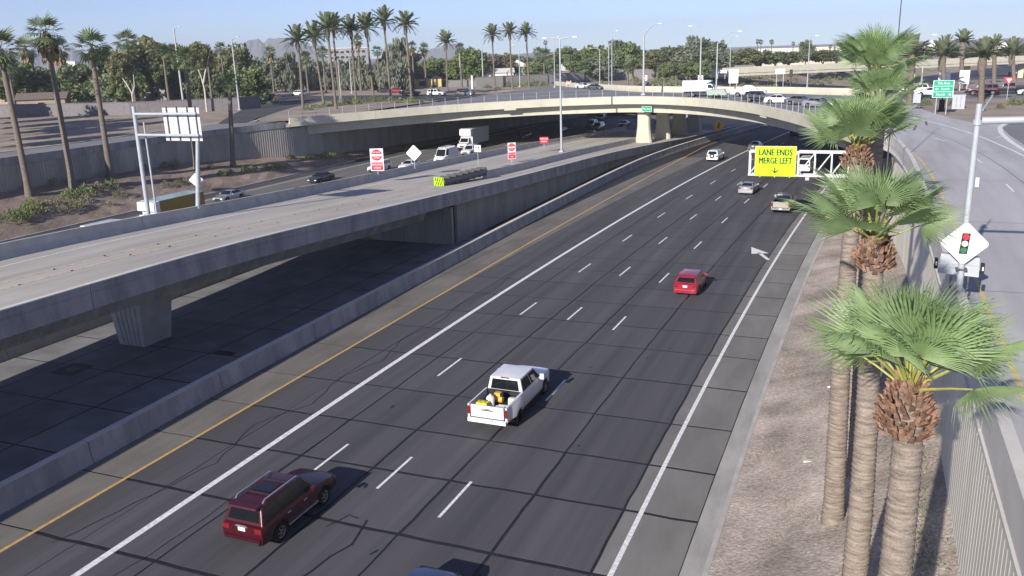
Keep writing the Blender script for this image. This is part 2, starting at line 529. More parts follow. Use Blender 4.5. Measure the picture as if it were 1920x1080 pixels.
for ri in range(len(YROW) - 1):
    for ci in range(len(COLS) - 1):
        gL = 0.068 if ci in (4, 5, 6, 7) else 0.025
        gR = 0.09 if ci + 1 == 8 else (0.068 if ci + 1 in (5, 6, 7) else 0.025)
        gT = RN(ri * 7 + 1).uniform(0.075, 0.105) * (0.5 if ci < 2 else 1)
        gT2 = RN((ri + 1) * 7 + 1).uniform(0.075, 0.105) * (0.5 if ci < 2 else 1)
        if RN(ri * 31 + ci * 17).random() < 0.22:
            gL *= 0.4
        ring = []
        for i in range(4):
            t = i / 3
            ring.append((max(edge_long(ci, ri, 0) + gL, min(edge_long(ci + 1, ri, 0) - gR, COLS[ci] + cy(YROW[ri]) + (COLS[ci + 1] - COLS[ci]) * t)), edge_trans(ri, ci, t) + gT))
        ring[0] = (edge_long(ci, ri, 0) + gL, edge_trans(ri, ci, 0) + gT)
        ring[3] = (edge_long(ci + 1, ri, 0) - gR, edge_trans(ri, ci, 1) + gT)
        for i in range(1, 4):
            t = i / 4
            ring.append((edge_long(ci + 1, ri, t) - gR, YROW[ri] + (YROW[ri + 1] - YROW[ri]) * t))
        for i in range(3, -1, -1):
            t = i / 3
            x = COLS[ci] + cy(YROW[ri + 1]) + (COLS[ci + 1] - COLS[ci]) * t
            if i == 3:
                x = edge_long(ci + 1, ri, 1) - gR
            if i == 0:
                x = edge_long(ci, ri, 1) + gL
            ring.append((x, edge_trans(ri + 1, ci, t) - gT2))
        for i in range(3, 0, -1):
            t = i / 4
            ring.append((edge_long(ci, ri, t) + gL, YROW[ri] + (YROW[ri + 1] - YROW[ri]) * t))
        dz = RN(ri * 13 + ci).uniform(-0.002, 0.002)
        m = PAVE_SH if ci < 2 else (PAVE_R if ci == 8 else PAVE)
        n = len(ring)
        mb = MB().add([(x, y, -0.02) for x, y in ring] + [(x, y, dz) for x, y in ring],
                      [tuple(range(n, 2 * n))] + [(i, (i + 1) % n, n + (i + 1) % n, n + i) for i in range(n)])
        mb.build("pavement_slab", m, freeway)

# median slabs under the elevated ramp
median = struct(road_sheet("median_pavement", -52.0, -33.0, -60, 10.0, -0.004, PAVE_MED))
MC = [-52.5, -48.6, -44.6, -40.8, -37.0, -33.2]
my = 10.0
ri = 0
while my < 74:
    L = STEPS[(ri * 3) % 7] + 0.3
    for ci in range(5):
        MB().box(MC[ci] + 0.06, MC[ci + 1] - 0.06, my + 0.06, my + L - 0.06, -0.03, -0.004).build("pavement_slab", PAVE_MED, median)
    my += L; ri += 1
# things on the median floor: drain grate and a stain-like patch with a cover
# eastbound lanes
rows = []
for Y in list(range(-60, 140, 10)) + list(range(140, 480, 12)):
    c = cy(Y)
    a = -83.4 + 0.35 * min(c, 14) + max(0, c - 14)
    rows.append([(a, Y, -0.004), (-52.0 + min(c, 14) * 0.3 + max(0, c - 14), Y, -0.004)])
EBM = mat("eastbound_concrete", (0.155, 0.15, 0.145), 0.88, 0.18, 0.4, stretch=(1.5, 0.2, 1), fine=0.08, fscale=16, spec=0.25)
eastb = struct(grid_sheet(rows).build("eastbound_roadway", EBM))
for x in (-56.5, -60.2, -63.9, -67.6, -71.3, -75.0):
    for i in range(28):
        Y = 40 + i * 12.19 + (x * 3.3) % 12
        c = cy(Y) * 0.3
        MB().box(x + c - 0.06, x + c + 0.06, Y, Y + 3.05, -0.006, 0.002).build("lane_dash", WHITE_P, eastb)
MB().strip([(-80.6 + 0.35 * cy(Y), Y, -0.002) for Y in range(20, 210, 8)], -0.08, 0.08).build("edge_line", WHITE_P, eastb)
MB().strip([(-84.0 + 0.35 * min(14, cy(Y)), Y, 0.0) for Y in range(20, 205, 6)], -0.1, 2.6).build("shoulder", ASPH, eastb)
MB().sweep([(-83.3, Y, 0) for Y in range(20, 132, 4)], [(-0.15, -0.03), (0.15, -0.03), (0.13, 0.16), (-0.15, 0.16)]).build("kerb", CONC, eastb)

# ---- lane markings on the westbound side
def line(x, y0, y1, w, m, name, xf=None, z=0.006, step=4):
    n = max(1, int((y1 - y0) / step))
    pth = []
    for i in range(n + 1):
        Y = y0 + (y1 - y0) * i / n
        pth.append(((xf(Y) if xf else x + cy(Y)), Y, z))
    MB().strip(pth, -w / 2, w / 2).build(name, m, freeway)
def yel_x(Y):
    return interp(Y, [20, 75, 113, 157, 200, 260], [-29.02, -28.95, -28.3, -27.1, -22.5, -10.6])
line(0, -20, 220, 0.17, YEL_P, "yellow_edge_line", yel_x)
line(-24.95, -20, 260, 0.30, WHITE_P, "solid_lane_line")
line(-7.05, -20, 260, 0.19, WHITE_P, "white_edge_line")
DASH = [(-21.47, 27.5), (-17.95, 27.3), (-14.42, 26.1)]
dash_me = None
for x, y0 in DASH:
    for n in range(-3, 19):
        Y = y0 + n * 12.192
        yy = [Y, Y + 3.05]
        MB().add([(x - 0.065 + cy(yy[0]), yy[0], 0.006), (x + 0.065 + cy(yy[0]), yy[0], 0.006), (x + 0.065 + cy(yy[1]), yy[1], 0.006), (x - 0.065 + cy(yy[1]), yy[1], 0.006)], [(0, 1, 2, 3)]).build("lane_dash", WHITE_P, freeway)
for n in range(9):                       # lane beside the merge, only beyond the overpass
    Y = 205 + n * 12.192
    MB().add([(-10.8 - 0.06 + cy(Y), Y, 0.006), (-10.68 + cy(Y), Y, 0.006), (-10.68 + cy(Y + 3), Y + 3.05, 0.006), (-10.86 + cy(Y + 3), Y + 3.05, 0.006)], [(0, 1, 2, 3)]).build("lane_dash", WHITE_P, freeway)
# merge arrow painted on the right lane
ar = MB()
ax, ay, dx, dy = -6.85, 72.3, -0.40, 0.92
def apt(u, v):
    return (ax + dx * u + dy * v, ay + dy * u - dx * v, 0.007)
ar.add([apt(0, -.16), apt(0, .16), apt(2.6, .16), apt(2.6, -.16)], [(0, 1, 2, 3)])
ar.add([apt(2.3, -.75), apt(2.3, .75), apt(4.9, 0)], [(0, 1, 2)])
ar.build("painted_arrow", WHITE_P, freeway)
# wandering sealed cracks
def crack(pts, w, seed):
    r = RN(seed)
    out = []
    for i in range(len(pts) - 1):
        a, b = pts[i], pts[i + 1]
        n = max(2, int(hypot(b[0] - a[0], b[1] - a[1]) / 0.8))
        for j in range(n):
            t = j / n
            out.append((a[0] + (b[0] - a[0]) * t + r.uniform(-.09, .09), a[1] + (b[1] - a[1]) * t + r.uniform(-.05, .05), 0.0045))
    out.append((*pts[-1], 0.0045))
    MB().strip(out, -w / 2, w / 2).build("sealed_crack", SEAL, freeway)
crack([(-27.6, 19.5), (-26.9, 23), (-26.2, 27), (-27.2, 31), (-26.0, 34), (-26.7, 38), (-25.8, 41), (-26.6, 45), (-25.9, 49), (-26.5, 53), (-25.6, 57), (-26.1, 63)], 0.06, 1)
crack([(-24.1, 16), (-23.4, 20.2), (-23.3, 24), (-22.9, 28), (-23.0, 33)], 0.05, 2)
crack([(-25.9, 63), (-25.5, 70), (-25.9, 76)], 0.05, 3)
crack([(-17.2, 20.5), (-16.7, 23.3), (-17.0, 25)], 0.10, 4)
crack([(-18.3, 24.0), (-17.9, 25.1), (-17.4, 25.0)], 0.07, 5)
# tar spots on the slabs
sp = MB()
r = RN(77)
for i in range(30):
    x, y = r.uniform(-23, -8), r.uniform(20, 100)
    a, b, th = r.uniform(.04, .10), r.uniform(.08, .24), r.uniform(-.4, .4)
    n = 7
    sp.add([(x + cy(y) + a * cos(t) * cos(th) - b * sin(t) * sin(th), y + a * cos(t) * sin(th) + b * sin(t) * cos(th), 0.0046) for t in [2 * pi * q / n + r.uniform(-.2, .2) for q in range(n)]], [tuple(range(n))])
stuff(sp.build("tar_spots", SEAL, freeway))

# ---- gutter, kerb and gravel bank on the right
MB().strip([(-4.45 + cy(Y), Y, 0.002) for Y in range(-20, 142, 6)], -0.38, 0.36).build("gutter", CONC_G, freeway)
MB().sweep([(-4.0 + cy(Y), Y, 0) for Y in range(-20, 142, 4)], [(-0.09, -0.03), (0.12, -0.03), (0.12, 0.14), (-0.07, 0.14)]).build("kerb", CONC, freeway)
def zb(Y):
    return interp(Y, [-20, 40, 60, 75, 95, 140], [3.3, 3.2, 2.1, 1.1, 0.6, 0.4])
def gravel_z(X, Y):
    x0, x1 = -3.9 + cy(Y), wall_e_x(Y)
    t = max(0, min(1, (X - x0) / max(0.3, x1 - x0)))
    return 0.12 + (zb(Y) - 0.12) * (t ** 1.25)
rows = []
r = RN(8)
for i in range(0, 100):
    Y = -16 + i * 1.6
    x0, x1 = -3.9 + cy(Y), wall_e_x(Y) + 0.02
    rows.append([(x0 + (x1 - x0) * j / 12, Y, gravel_z(x0 + (x1 - x0) * j / 12, Y) + (r.uniform(-.05, .05) if 0 < j < 12 else 0)) for j in range(13)])
gbank = struct(grid_sheet(rows).build("gravel_bank", GRAVEL))
gbank.data.polygons.foreach_set("use_smooth", [True] * len(gbank.data.polygons))
st = MB()
r = RN(9)
for i in range(9000):
    Y = 20 + 45 * r.random() ** 1.5
    x0, x1 = -3.9 + cy(Y), wall_e_x(Y)
    X = r.uniform(x0 + .05, x1 - .05)
    z = gravel_z(X, Y)
    a = r.uniform(0.018, 0.05)
    t = r.uniform(0, 6.28)
    c_, s_ = cos(t) * a, sin(t) * a
    st.add([(X + c_, Y + s_, z - a), (X - s_, Y + c_, z - a), (X - c_, Y - s_, z - a), (X + s_, Y - c_, z - a), (X, Y, z + a * r.uniform(.5, .9))],
           [(0, 1, 4), (1, 2, 4), (2, 3, 4), (3, 0, 4)], r.choice((0, 0, 1, 2)))
stuff(st.build("gravel", [mat("stone_tan", (0.36, 0.28, 0.21), 0.95, 0.2, 9), mat("stone_grey", (0.24, 0.21, 0.19), 0.95, 0.2, 9), mat("stone_brown", (0.22, 0.15, 0.11), 0.95, 0.2, 9)]))

# ================================================================== walls and barriers
JB = [(-0.36, 0), (0.36, 0), (0.30, 0.10), (0.20, 0.34), (0.13, 0.95), (-0.13, 0.95), (-0.20, 0.34), (-0.30, 0.10)]
JBW = [(-0.40, 0), (0.40, 0), (0.36, 0.10), (0.27, 0.40), (0.22, 1.02), (-0.22, 1.02), (-0.27, 0.40), (-0.36, 0.10)]
mbp = smooth_path([(-31.75, -20, 0), (-31.9, 20, 0), (-32.35, 40, 0), (-32.75, 85, 0), (-32.6, 118, 0), (-31.8, 136, 0), (-29.9, 153, 0), (-27.0, 171, 0), (-22.5, 195, 0), (-12, 240, 0), (4, 290, 0), (27, 350, 0)], 4)
t = thing("median_barrier", "long grey concrete median barrier left of the yellow line", "barrier", (0, 0, 0))
segmented(t, "barrier_segment", mbp, JBW, 9.0, CONC_M, 0.05, 0.6)
segmented(t, "coping", [(p[0], p[1], 1.02) for p in mbp], [(-.2, 0), (-.2, .02), (.2, .02), (.2, 0)], 9.0, CONC_P, .05)  # thin added strip; its pale colour stands for the barrier's sunlit top
t = thing("median_barrier", "low concrete barrier under the elevated ramp at the eastbound lanes", "barrier", (0, 0, 0))
segmented(t, "barrier_segment", smooth_path([(-49.2, -20, 0), (-49.0, 20, 0), (-49.0, 50, 0), (-49.6, 70, 0)], 4), JB, 9.0, CONC, 0.05, 0.6)

def ribbed(parent, path, z0, z1, side, panel, pitch, depth, m, name="wall_panel", back=0.3, duty=0.48):
    """panels with vertical ribs along a plan path; z0(x,y), z1(x,y); side=+1 ribs to the right of travel"""
    P = [(p[0], p[1], 0) for p in path]
    L = path_len(P)
    n = max(1, round(L / panel))
    for i in range(n):
        a, b = L * i / n + 0.012, L * (i + 1) / n - 0.012
        k = max(1, round((b - a) / pitch))
        st = []
        for j in range(k):
            s0 = a + (b - a) * j / k
            s1 = a + (b - a) * (j + 1) / k
            w = s1 - s0
            st += [(s0, 0), (s0 + w * duty, 0), (s0 + w * (duty + .06), depth), (s0 + w * 0.94, depth)]
        st.append((b, 0))
        pc = path_cut(P, a, b)
        pts = []
        acc = [0]
        for q in range(len(pc) - 1):
            acc.append(acc[-1] + hypot(pc[q + 1][0] - pc[q][0], pc[q + 1][1] - pc[q][1]))
        mb = MB()
        for s_, d in st:
            u = s_ - a
            q = 0
            while q < len(acc) - 2 and acc[q + 1] < u:
                q += 1
            tt = (u - acc[q]) / max(1e-6, acc[q + 1] - acc[q])
            x = pc[q][0] + (pc[q + 1][0] - pc[q][0]) * tt
            y = pc[q][1] + (pc[q + 1][1] - pc[q][1]) * tt
            dx, dy = pc[q + 1][0] - pc[q][0], pc[q + 1][1] - pc[q][1]
            l = hypot(dx, dy)
            nx, ny = dy / l * side, -dx / l * side
            pts.append((x + nx * d, y + ny * d, x - nx * back, y - ny * back, x, y))
        vs, fs = [], []
        for p in pts:
            vs += [(p[0], p[1], z0(p[4], p[5])), (p[0], p[1], z1(p[4], p[5])), (p[2], p[3], z1(p[4], p[5])), (p[2], p[3], z0(p[4], p[5]))]
        for q in range(len(pts) - 1):
            for e in range(3):
                A = q * 4 + e
                f = (A, A + 4, A + 5, A + 1)
                fs.append(f if side > 0 else f[::-1])
        mb.add(vs, fs)
        e = (len(pts) - 1) * 4
        mb.add(vs[:4] + vs[e:e + 4], [(0, 1, 2, 3), (7, 6, 5, 4)])
        mb.build(name, m, parent)

# retaining wall beside the frontage street on the far left
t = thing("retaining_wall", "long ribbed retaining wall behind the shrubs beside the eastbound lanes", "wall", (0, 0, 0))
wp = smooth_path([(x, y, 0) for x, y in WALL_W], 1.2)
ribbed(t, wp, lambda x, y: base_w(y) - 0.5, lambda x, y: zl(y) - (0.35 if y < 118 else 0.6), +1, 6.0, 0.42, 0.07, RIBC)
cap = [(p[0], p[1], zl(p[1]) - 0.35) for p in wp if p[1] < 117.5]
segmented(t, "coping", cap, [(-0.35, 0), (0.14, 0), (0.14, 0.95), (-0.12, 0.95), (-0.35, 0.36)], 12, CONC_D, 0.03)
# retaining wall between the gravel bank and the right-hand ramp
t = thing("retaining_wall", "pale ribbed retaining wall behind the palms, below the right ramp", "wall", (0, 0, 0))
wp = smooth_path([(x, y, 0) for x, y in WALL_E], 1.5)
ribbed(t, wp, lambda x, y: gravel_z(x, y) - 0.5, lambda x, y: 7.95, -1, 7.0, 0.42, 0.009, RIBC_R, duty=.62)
PAR_E = smooth_path([(3.28, -30, 7.95), (3.28, 20, 7.95), (3.28, 58, 7.95), (3.0, 72, 7.95), (2.2, 82.5, 7.95), (0.6, 87.2, 7.95), (-1.2, 91.0, 7.9), (-4.8, 102.4, 7.9), (-9.3, 115.4, 7.9), (-16.9, 132.5, 7.9),
                     (-27.4, 147.3, 7.85), (-38.5, 154.2, 7.85), (-48.0, 153.2, 7.80), (-57.6, 150.0, 7.65), (-70.5, 142.7, 7.35), (-79.2, 132.7, 7.12), (-84.0, 126.2, 6.98), (-88.9, 118.2, 6.82)], 2.0)
k_e = min(range(len(PAR_E)), key=lambda i: (PAR_E[i][0] + 0.9) ** 2 + (PAR_E[i][1] - 90.4) ** 2)
par_ramp, par_bridge = PAR_E[:k_e + 1], PAR_E[k_e:]
PPROF = [(0.42, 0), (-0.16, 0), (-0.16, 0.14), (-0.10, 0.16), (-0.10, 0.62), (-0.16, 0.66), (-0.16, 1.46), (0.12, 1.46), (0.20, 1.05), (0.42, 0.72)]
t = thing("ramp_parapet", "grooved concrete parapet along the left edge of the right ramp", "parapet", (0, 0, 0))
segmented(t, "parapet_segment", par_ramp, PPROF, 9.0, CONC_P, 0.03)

# ================================================================== overpass
bridge = thing("overpass", "wide cream concrete overpass crossing the freeway on round-topped columns", "bridge", (-38, 160, 0))
def B(mb, name, m, sm=0.0):
    o = mb.build(name, m, bridge, sm)
    o.location = (38, -160, 0)
    return o
FARP = [(2, 160), (-6.2, 165.5), (-14, 172), (-22.4, 176), (-33.8, 180.8), (-47, 188.6), (-61, 207), (-75, 229), (-93, 262)]
def at_frac(path, t):
    L = path_len(path)
    return path_cut(path, min(L * t, L - .001), min(L * t + .01, L))[0]
def inset(pts, d):
    out = []
    for i, p in enumerate(pts):
        a, b = pts[max(i - 1, 0)], pts[min(i + 1, len(pts) - 1)]
        dx, dy = b[0] - a[0], b[1] - a[1]
        l = hypot(dx, dy)
        out.append((p[0] + dy / l * d, p[1] - dx / l * d, 0))
    return out
near = [(p[0], p[1], 0) for p in par_bridge]
farf = [(p[0], p[1], 0) for p in FARP]
ND = 36
def deck_rows(nr, fr, dz):
    rows = []
    for i in range(ND + 1):
        a, b = at_frac(nr, i / ND), at_frac(fr, i / ND)
        rows.append([(a[0] + (b[0] - a[0]) * q, a[1] + (b[1] - a[1]) * q, zdeck(a[0] + (b[0] - a[0]) * q) + dz) for q in (0, .33, .66, 1)])
    return rows
B(grid_sheet(deck_rows(near, farf, 0.0)), "deck", ASPH_L)
B(grid_sheet(deck_rows(inset(near, .2), farf, -0.5)), "soffit", CONC_B)
gn = inset(near, 1.9)
gp = [(p[0], p[1], zdeck(p[0]) - 2.2) for p in gn]
B(MB().sweep(gp, [(0, 0), (0.9, 0), (0.9, 1.72), (0, 1.72)]), "girder", CONC_B)
B(grid_sheet(deck_rows(inset(near, 2.8), [(p[0], p[1] - 2.5, 0) for p in farf], -2.18)), "soffit", CONC_B)
Lb = path_len(par_bridge)
nb = 9
for i in range(nb):
    pc = path_cut(par_bridge, Lb * i / nb + .015, Lb * (i + 1) / nb - .015)
    B(MB().sweep(pc, [(0.45, 0), (-0.14, 0), (-0.14, 1.36), (-0.05, 1.40), (0.20, 1.40), (0.26, 0.9), (0.45, 0.7)]), "parapet_segment", CONC_B)
for q in (0.255, 0.70):          # drain blocks under the parapet
    pc = path_cut(par_bridge, Lb * q, Lb * q + 2.2)
    B(MB().sweep(pc, [(0.3, -0.28), (-0.12, -0.28), (-0.12, 0.0), (0.3, 0.0)]), "drain_block", CONC_B)
fp = smooth_path([(x, y, zdeck(x) - .02) for x, y in FARP[::-1]], 3)
Lf = path_len(fp)
for i in range(8):
    pc = path_cut(fp, Lf * i / 8 + .02, Lf * (i + 1) / 8 - .02)
    B(MB().sweep(pc, [(-0.15, 0), (0.3, 0), (0.3, 0.5), (0.15, 1.25), (-0.15, 1.25)]), "parapet_segment", CONC_B)
for i, (x, y) in enumerate([(-38.6, 158.2), (-37.0, 167), (-35.6, 176), (-34.2, 184.5)]):
    col = MB()
    prof = [(1.55, 0.85), (1.35, 2.0), (1.2, 3.6), (1.18, 5.2), (1.25, 6.30)]
    rings = []
    for hx, z in prof:
        w, d = hx, 0.75
        rings.append([(x - w, y - d * .6, z), (x - w * .8, y - d, z), (x + w * .8, y - d, z), (x + w, y - d * .6, z), (x + w, y + d * .6, z), (x + w * .8, y + d, z), (x - w * .8, y + d, z), (x - w, y + d * .6, z)])
    rings.insert(0, [(p[0], p[1], -0.05) for p in rings[0]])
    vs = [p for rg in rings for p in rg]
    fs = [(a * 8 + b, a * 8 + (b + 1) % 8, (a + 1) * 8 + (b + 1) % 8, (a + 1) * 8 + b) for a in range(len(rings) - 1) for b in range(8)]
    B(col.add(vs, fs), "column", CONC_B, 0.7)
# railing with posts and mesh on the near parapet
rail = thing("railing", "thin grey post and wire railing on the overpass parapet", "railing", (0, 0, 0))
pr_ = [(p[0] + 0.0, p[1], p[2] + 1.38) for p in par_bridge]
Lr = path_len(pr_)
npst = 58
for i in range(npst + 1):
    p = path_cut(pr_, Lr * i / npst - 0.01 if i == npst else Lr * i / npst, min(Lr, Lr * i / npst + 0.02))[0]
    MB().box(-.028, .028, -.028, .028, 0, 1.3).build("rail_post", STEEL_P, rail, loc=(p[0], p[1], p[2]))
for h in (0.05, 0.62, 1.3):
    MB().tube([(p[0], p[1], p[2] + .02 + h) for p in pr_[::2]], 0.012, 4).build("rail", STEEL_P, rail)

# ================================================================== elevated ramp in the median
RY = [-60, -20, 0, 10, 20, 24, 38, 54, 70, 85, 100, 115, 128, 145, 160, 175, 188]
RXR = [-28, -32.4, -33.8, -34.0, -34.2, -34.3, -34.5, -34.6, -34.8, -35.0, -35.2, -35.3, -35.0, -33.0, -30.6, -28.4, -26.3]
RXL = [-42.5, -45.8, -47.0, -47.4, -47.8, -48.0, -48.6, -49.6, -51.1, -52.8, -54.0, -54.7, -55.2, -55.3, -53.8, -51.8, -50.0]
RZ_Y, RZ_Z = [-60, -20, 20, 38, 70, 85, 100, 128, 160, 188], [7.3, 7.05, 6.62, 6.30, 4.48, 3.62, 2.88, 1.6, 0.42, 0.05]
def rxr(Y): return interp(Y, RY, RXR)
def rxl(Y): return interp(Y, RY, RXL)
def rz(Y): return interp(Y, RZ_Y, RZ_Z)
def ramp_path(xf, y0, y1, dz=0.0, n=40):
    pts = [(xf(y0 + (y1 - y0) * i / n), y0 + (y1 - y0) * i / n, 0) for i in range(n + 1)]
    # round the corners of the interpolation
    for _ in range(2):
        pts = [pts[0]] + [((pts[i - 1][0] + 2 * pts[i][0] + pts[i + 1][0]) / 4, pts[i][1], 0) for i in range(1, n)] + [pts[-1]]
    zz = [rz(p[1]) for p in pts]
    for _ in range(3):
        zz = [zz[0]] + [(zz[i - 1] + 2 * zz[i] + zz[i + 1]) / 4 for i in range(1, n)] + [zz[-1]]
    return [(p[0], p[1], z + dz) for p, z in zip(pts, zz)]
ramp = thing("elevated_ramp", "elevated concrete carpool ramp descending in the freeway median", "ramp", (-43, 40, 0))
def E_(mb, name, m, sm=0.0):
    o = mb.build(name, m, ramp, sm)
    o.location = (43, -40, 0)
    return o
NR = 62
pr_r, pr_l = ramp_path(rxr, -60, 188, 0, NR), ramp_path(rxl, -60, 188, 0, NR)
rows = [[pr_l[i], tuple((Vector(pr_l[i]) + Vector(pr_r[i])) / 2), pr_r[i]] for i in range(NR + 1)]
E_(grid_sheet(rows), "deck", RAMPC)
ib = [i for i in range(NR + 1) if pr_r[i][1] < 71.5]
vs, fs = [], []
for i in ib:                                   # box girder: overhangs, webs, soffit
    l, r_ = Vector(pr_l[i]), Vector(pr_r[i])
    z = l.z
    xs = [l.x - .1, r_.x + .1]
    w = r_.x - l.x
    # sloping webs
    prof = [(l.x - .1, z - 0.02), (l.x - .1, z - 0.32), (l.x + 1.9, z - 0.55), (l.x + 2.5, z - 1.75), (r_.x - 2.5, z - 1.75), (r_.x - 1.9, z - 0.55), (r_.x + .1, z - 0.32), (r_.x + .1, z - 0.02)]
    vs += [(x, l.y, zz) for x, zz in prof]
for i in range(len(ib) - 1):
    for j in range(7):
        fs.append((i * 8 + j, i * 8 + j + 1, (i + 1) * 8 + j + 1, (i + 1) * 8 + j))
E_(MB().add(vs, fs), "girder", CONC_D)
PR_PROF = [(-0.40, 0.0), (-0.12, 0.86), (0.16, 0.86), (0.16, 0.52), (0.13, 0.50), (0.13, 0.44), (0.16, 0.42), (0.16, -0.36), (0.0, -0.36)]
Lp = path_len(pr_r)
np_ = 14
for i in range(np_):
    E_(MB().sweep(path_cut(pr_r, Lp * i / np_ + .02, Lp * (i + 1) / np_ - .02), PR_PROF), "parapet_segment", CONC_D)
    E_(MB().sweep([(p[0], p[1], p[2] + .863) for p in path_cut(pr_r, Lp * i / np_ + .02, Lp * (i + 1) / np_ - .02)], [(-.14, 0), (-.14, .05), (.18, .05), (.18, 0)]), "coping", CONC_P)  # cleaner concrete strip, added; its paleness also paints in the parapet's sunlit top
PL_PROF = [(-0.16, -0.36), (-0.16, 0.92), (0.10, 0.92), (0.16, 0.4), (0.40, 0.0), (0.0, -0.36)]
Lp = path_len(pr_l)
for i in range(np_):
    E_(MB().sweep(path_cut(pr_l, Lp * i / np_ + .02, Lp * (i + 1) / np_ - .02), PL_PROF), "parapet_segment", CONC)
# retaining walls where the ramp is on fill
wr = [(min(p[0] - 0.25, -35.75) if p[1] < 129 else p[0] - 0.25 - 0.5 * max(0, 1 - (p[1] - 129) / 10), p[1], 0) for p in pr_r if 70 < p[1] < 172]
rzf = lambda x, y: interp(y, [p[1] for p in pr_r], [p[2] for p in pr_r]) - 0.34
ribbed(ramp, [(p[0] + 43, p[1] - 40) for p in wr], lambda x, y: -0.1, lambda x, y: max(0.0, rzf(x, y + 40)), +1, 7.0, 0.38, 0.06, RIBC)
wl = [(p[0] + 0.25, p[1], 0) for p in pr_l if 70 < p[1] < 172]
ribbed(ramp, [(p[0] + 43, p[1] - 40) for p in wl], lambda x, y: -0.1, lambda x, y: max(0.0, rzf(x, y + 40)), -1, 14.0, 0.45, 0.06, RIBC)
ribbed(ramp, [(-51.2 + 43, 71.2 - 40), (wr[0][0] + 43, 70.9 - 40)], lambda x, y: -0.1, lambda x, y: 3.6, +1, 8.0, 0.38, 0.06, RIBC)
# piers, tapering down, with fluted faces
def pier(x, y, ztop):
    p_ = MB()
    w0, w1, d0, d1 = 1.05, 1.55, 1.15, 1.5
    p_.hexa([(x - w0, y - d0, -.1), (x + w0, y - d0, -.1), (x + w0, y + d0, -.1), (x - w0, y + d0, -.1)],
            [(x - w1, y - d1, ztop), (x + w1, y - d1, ztop), (x + w1, y + d1, ztop), (x - w1, y + d1, ztop)])
    o = E_(p_, "pier", CONC)
    for k in range(5):
        u = -0.62 + 0.31 * k
        MB().hexa([(x + u * w0 - .05, y - d0 - .05, 0), (x + u * w0 + .05, y - d0 - .05, 0), (x + u * w0 + .05, y - d0 + .1, 0), (x + u * w0 - .05, y - d0 + .1, 0)],
                  [(x + u * w1 - .08, y - d1 - .05, ztop - .02), (x + u * w1 + .08, y - d1 - .05, ztop - .02), (x + u * w1 + .08, y - d1 + .1, ztop - .02), (x + u * w1 - .08, y - d1 + .1, ztop - .02)]).build("rib", CONC, o)
    return o
pier(-43.0, 39.6, 4.45)
pier(-42.4, 8.0, 4.9)
# ramp markings
def deck_line(xf, y0, y1, w, m, name="ramp_line", z=0.008):
    pth = []
    for i in range(NR + 1):
        l, q = pr_l[i], pr_r[i]
        if y0 <= l[1] <= y1:
            x = xf(l, q)
            mid_z = l[2]
            pth.append((x, l[1], mid_z + z))
    E_(MB().strip(pth, -w / 2, w / 2), name, m)
deck_line(lambda l, q: l[0] + 2.1, 0, 180, .17, WHITE_P)
deck_line(lambda l, q: q[0] - .72, 0, 178, .17, WHITE_P)
deck_line(lambda l, q: interp(l[1], [20, 54, 84], [-42.1, -43.2, -43.7]), 0, 81.5, .30, TAN_P, "faded_centre_line")
deck_line(lambda l, q: interp(l[1], [20, 54, 84], [-40.9, -41.4, -41.8]), 0, 81.5, .30, TAN_P, "faded_centre_line")
wear = MB()
r = RN(4)
for i in range(15):
    Y = 26 + i * 3.8
    for xx in (-42.1 - (Y - 20) * .026, -40.9 - (Y - 20) * .0145):
        x = xx + r.uniform(-.05, .05)
        yy = Y + r.uniform(-.4, .4)
        wear.box(x - .04, x + .04, yy - .05, yy + .05, rz(yy) - .02, rz(yy) + .03)
stuff(E_(wear, "pavement_markers", SEAL))
# barrier that splits the two carpool directions
mid = [(-41.4, 91.2), (-41.4, 100), (-41.75, 116), (-41.8, 132), (-40.8, 150), (-39.6, 164), (-37.6, 176)]
t = thing("ramp_divider", "concrete divider barrier down the middle of the carpool ramp behind the crash cushion", "barrier", (0, 0, 0))
segmented(t, "barrier_segment", smooth_path([(x, y, rz(y) - .02) for x, y in mid], 4), [(u, v * 0.95) for u, v in JB], 9, CONC, .04, .6)
# ================================================================== right-hand ramp, streets on the plateau
def sheet(name, pts, z, m, kind=True):
    o = MB().add([(x, y, z) for x, y in pts], [tuple(range(len(pts)))]).build(name, m)
    return struct(o) if kind else o
LP = [(p[0] + 0.35, p[1]) for p in PAR_E[:k_e + 1]]
exit_ramp = sheet("exit_ramp", [(LP[0][0], -30)] + LP + [(2.0, 89.0), (2.8, 100), (4.4, 140), (5.0, 152), (6.0, 140), (6.8, 126), (9.2, 112), (11.4, 104), (15.0, 107), (40, 116), (40, -30)], 8.56, RAMPR)
def mark(pts, w, z, m, name, parent):
    return MB().strip(smooth_path([(x, y, z) for x, y in pts], 3), -w / 2, w / 2).build(name, m, parent)
mark([(4.25, -20), (4.25, 20), (4.35, 44), (4.4, 60), (4.0, 73), (3.1, 83)], 0.16, 8.566, mat("ramp_yellow_paint", (0.60, 0.50, 0.24), .75, .2, 4, fine=.1), "yellow_edge_line", exit_ramp)
mark([(12.4, 40), (12.0, 60), (11.5, 75), (10.8, 83), (9.7, 92.5), (7.7, 103), (5.4, 112), (3.6, 124)], 0.2, 8.567, WHITE_P, "white_edge_line", exit_ramp)
mark([(14.2, 107), (12.7, 101), (12.15, 95.5), (11.9, 88), (12.1, 78), (13, 60), (14, 40)], 0.42, 8.568, WHITE_P, "gore_line", exit_ramp)
mark([(8.2, 100.7), (10.0, 100.0), (12.5, 101.0)], 0.15, 8.5665, WHITE_P, "gore_chevron", exit_ramp)
mark([(10.2, 90.2), (11.2, 90.2), (11.9, 91.6)], 0.15, 8.5665, WHITE_P, "gore_chevron", exit_ramp)
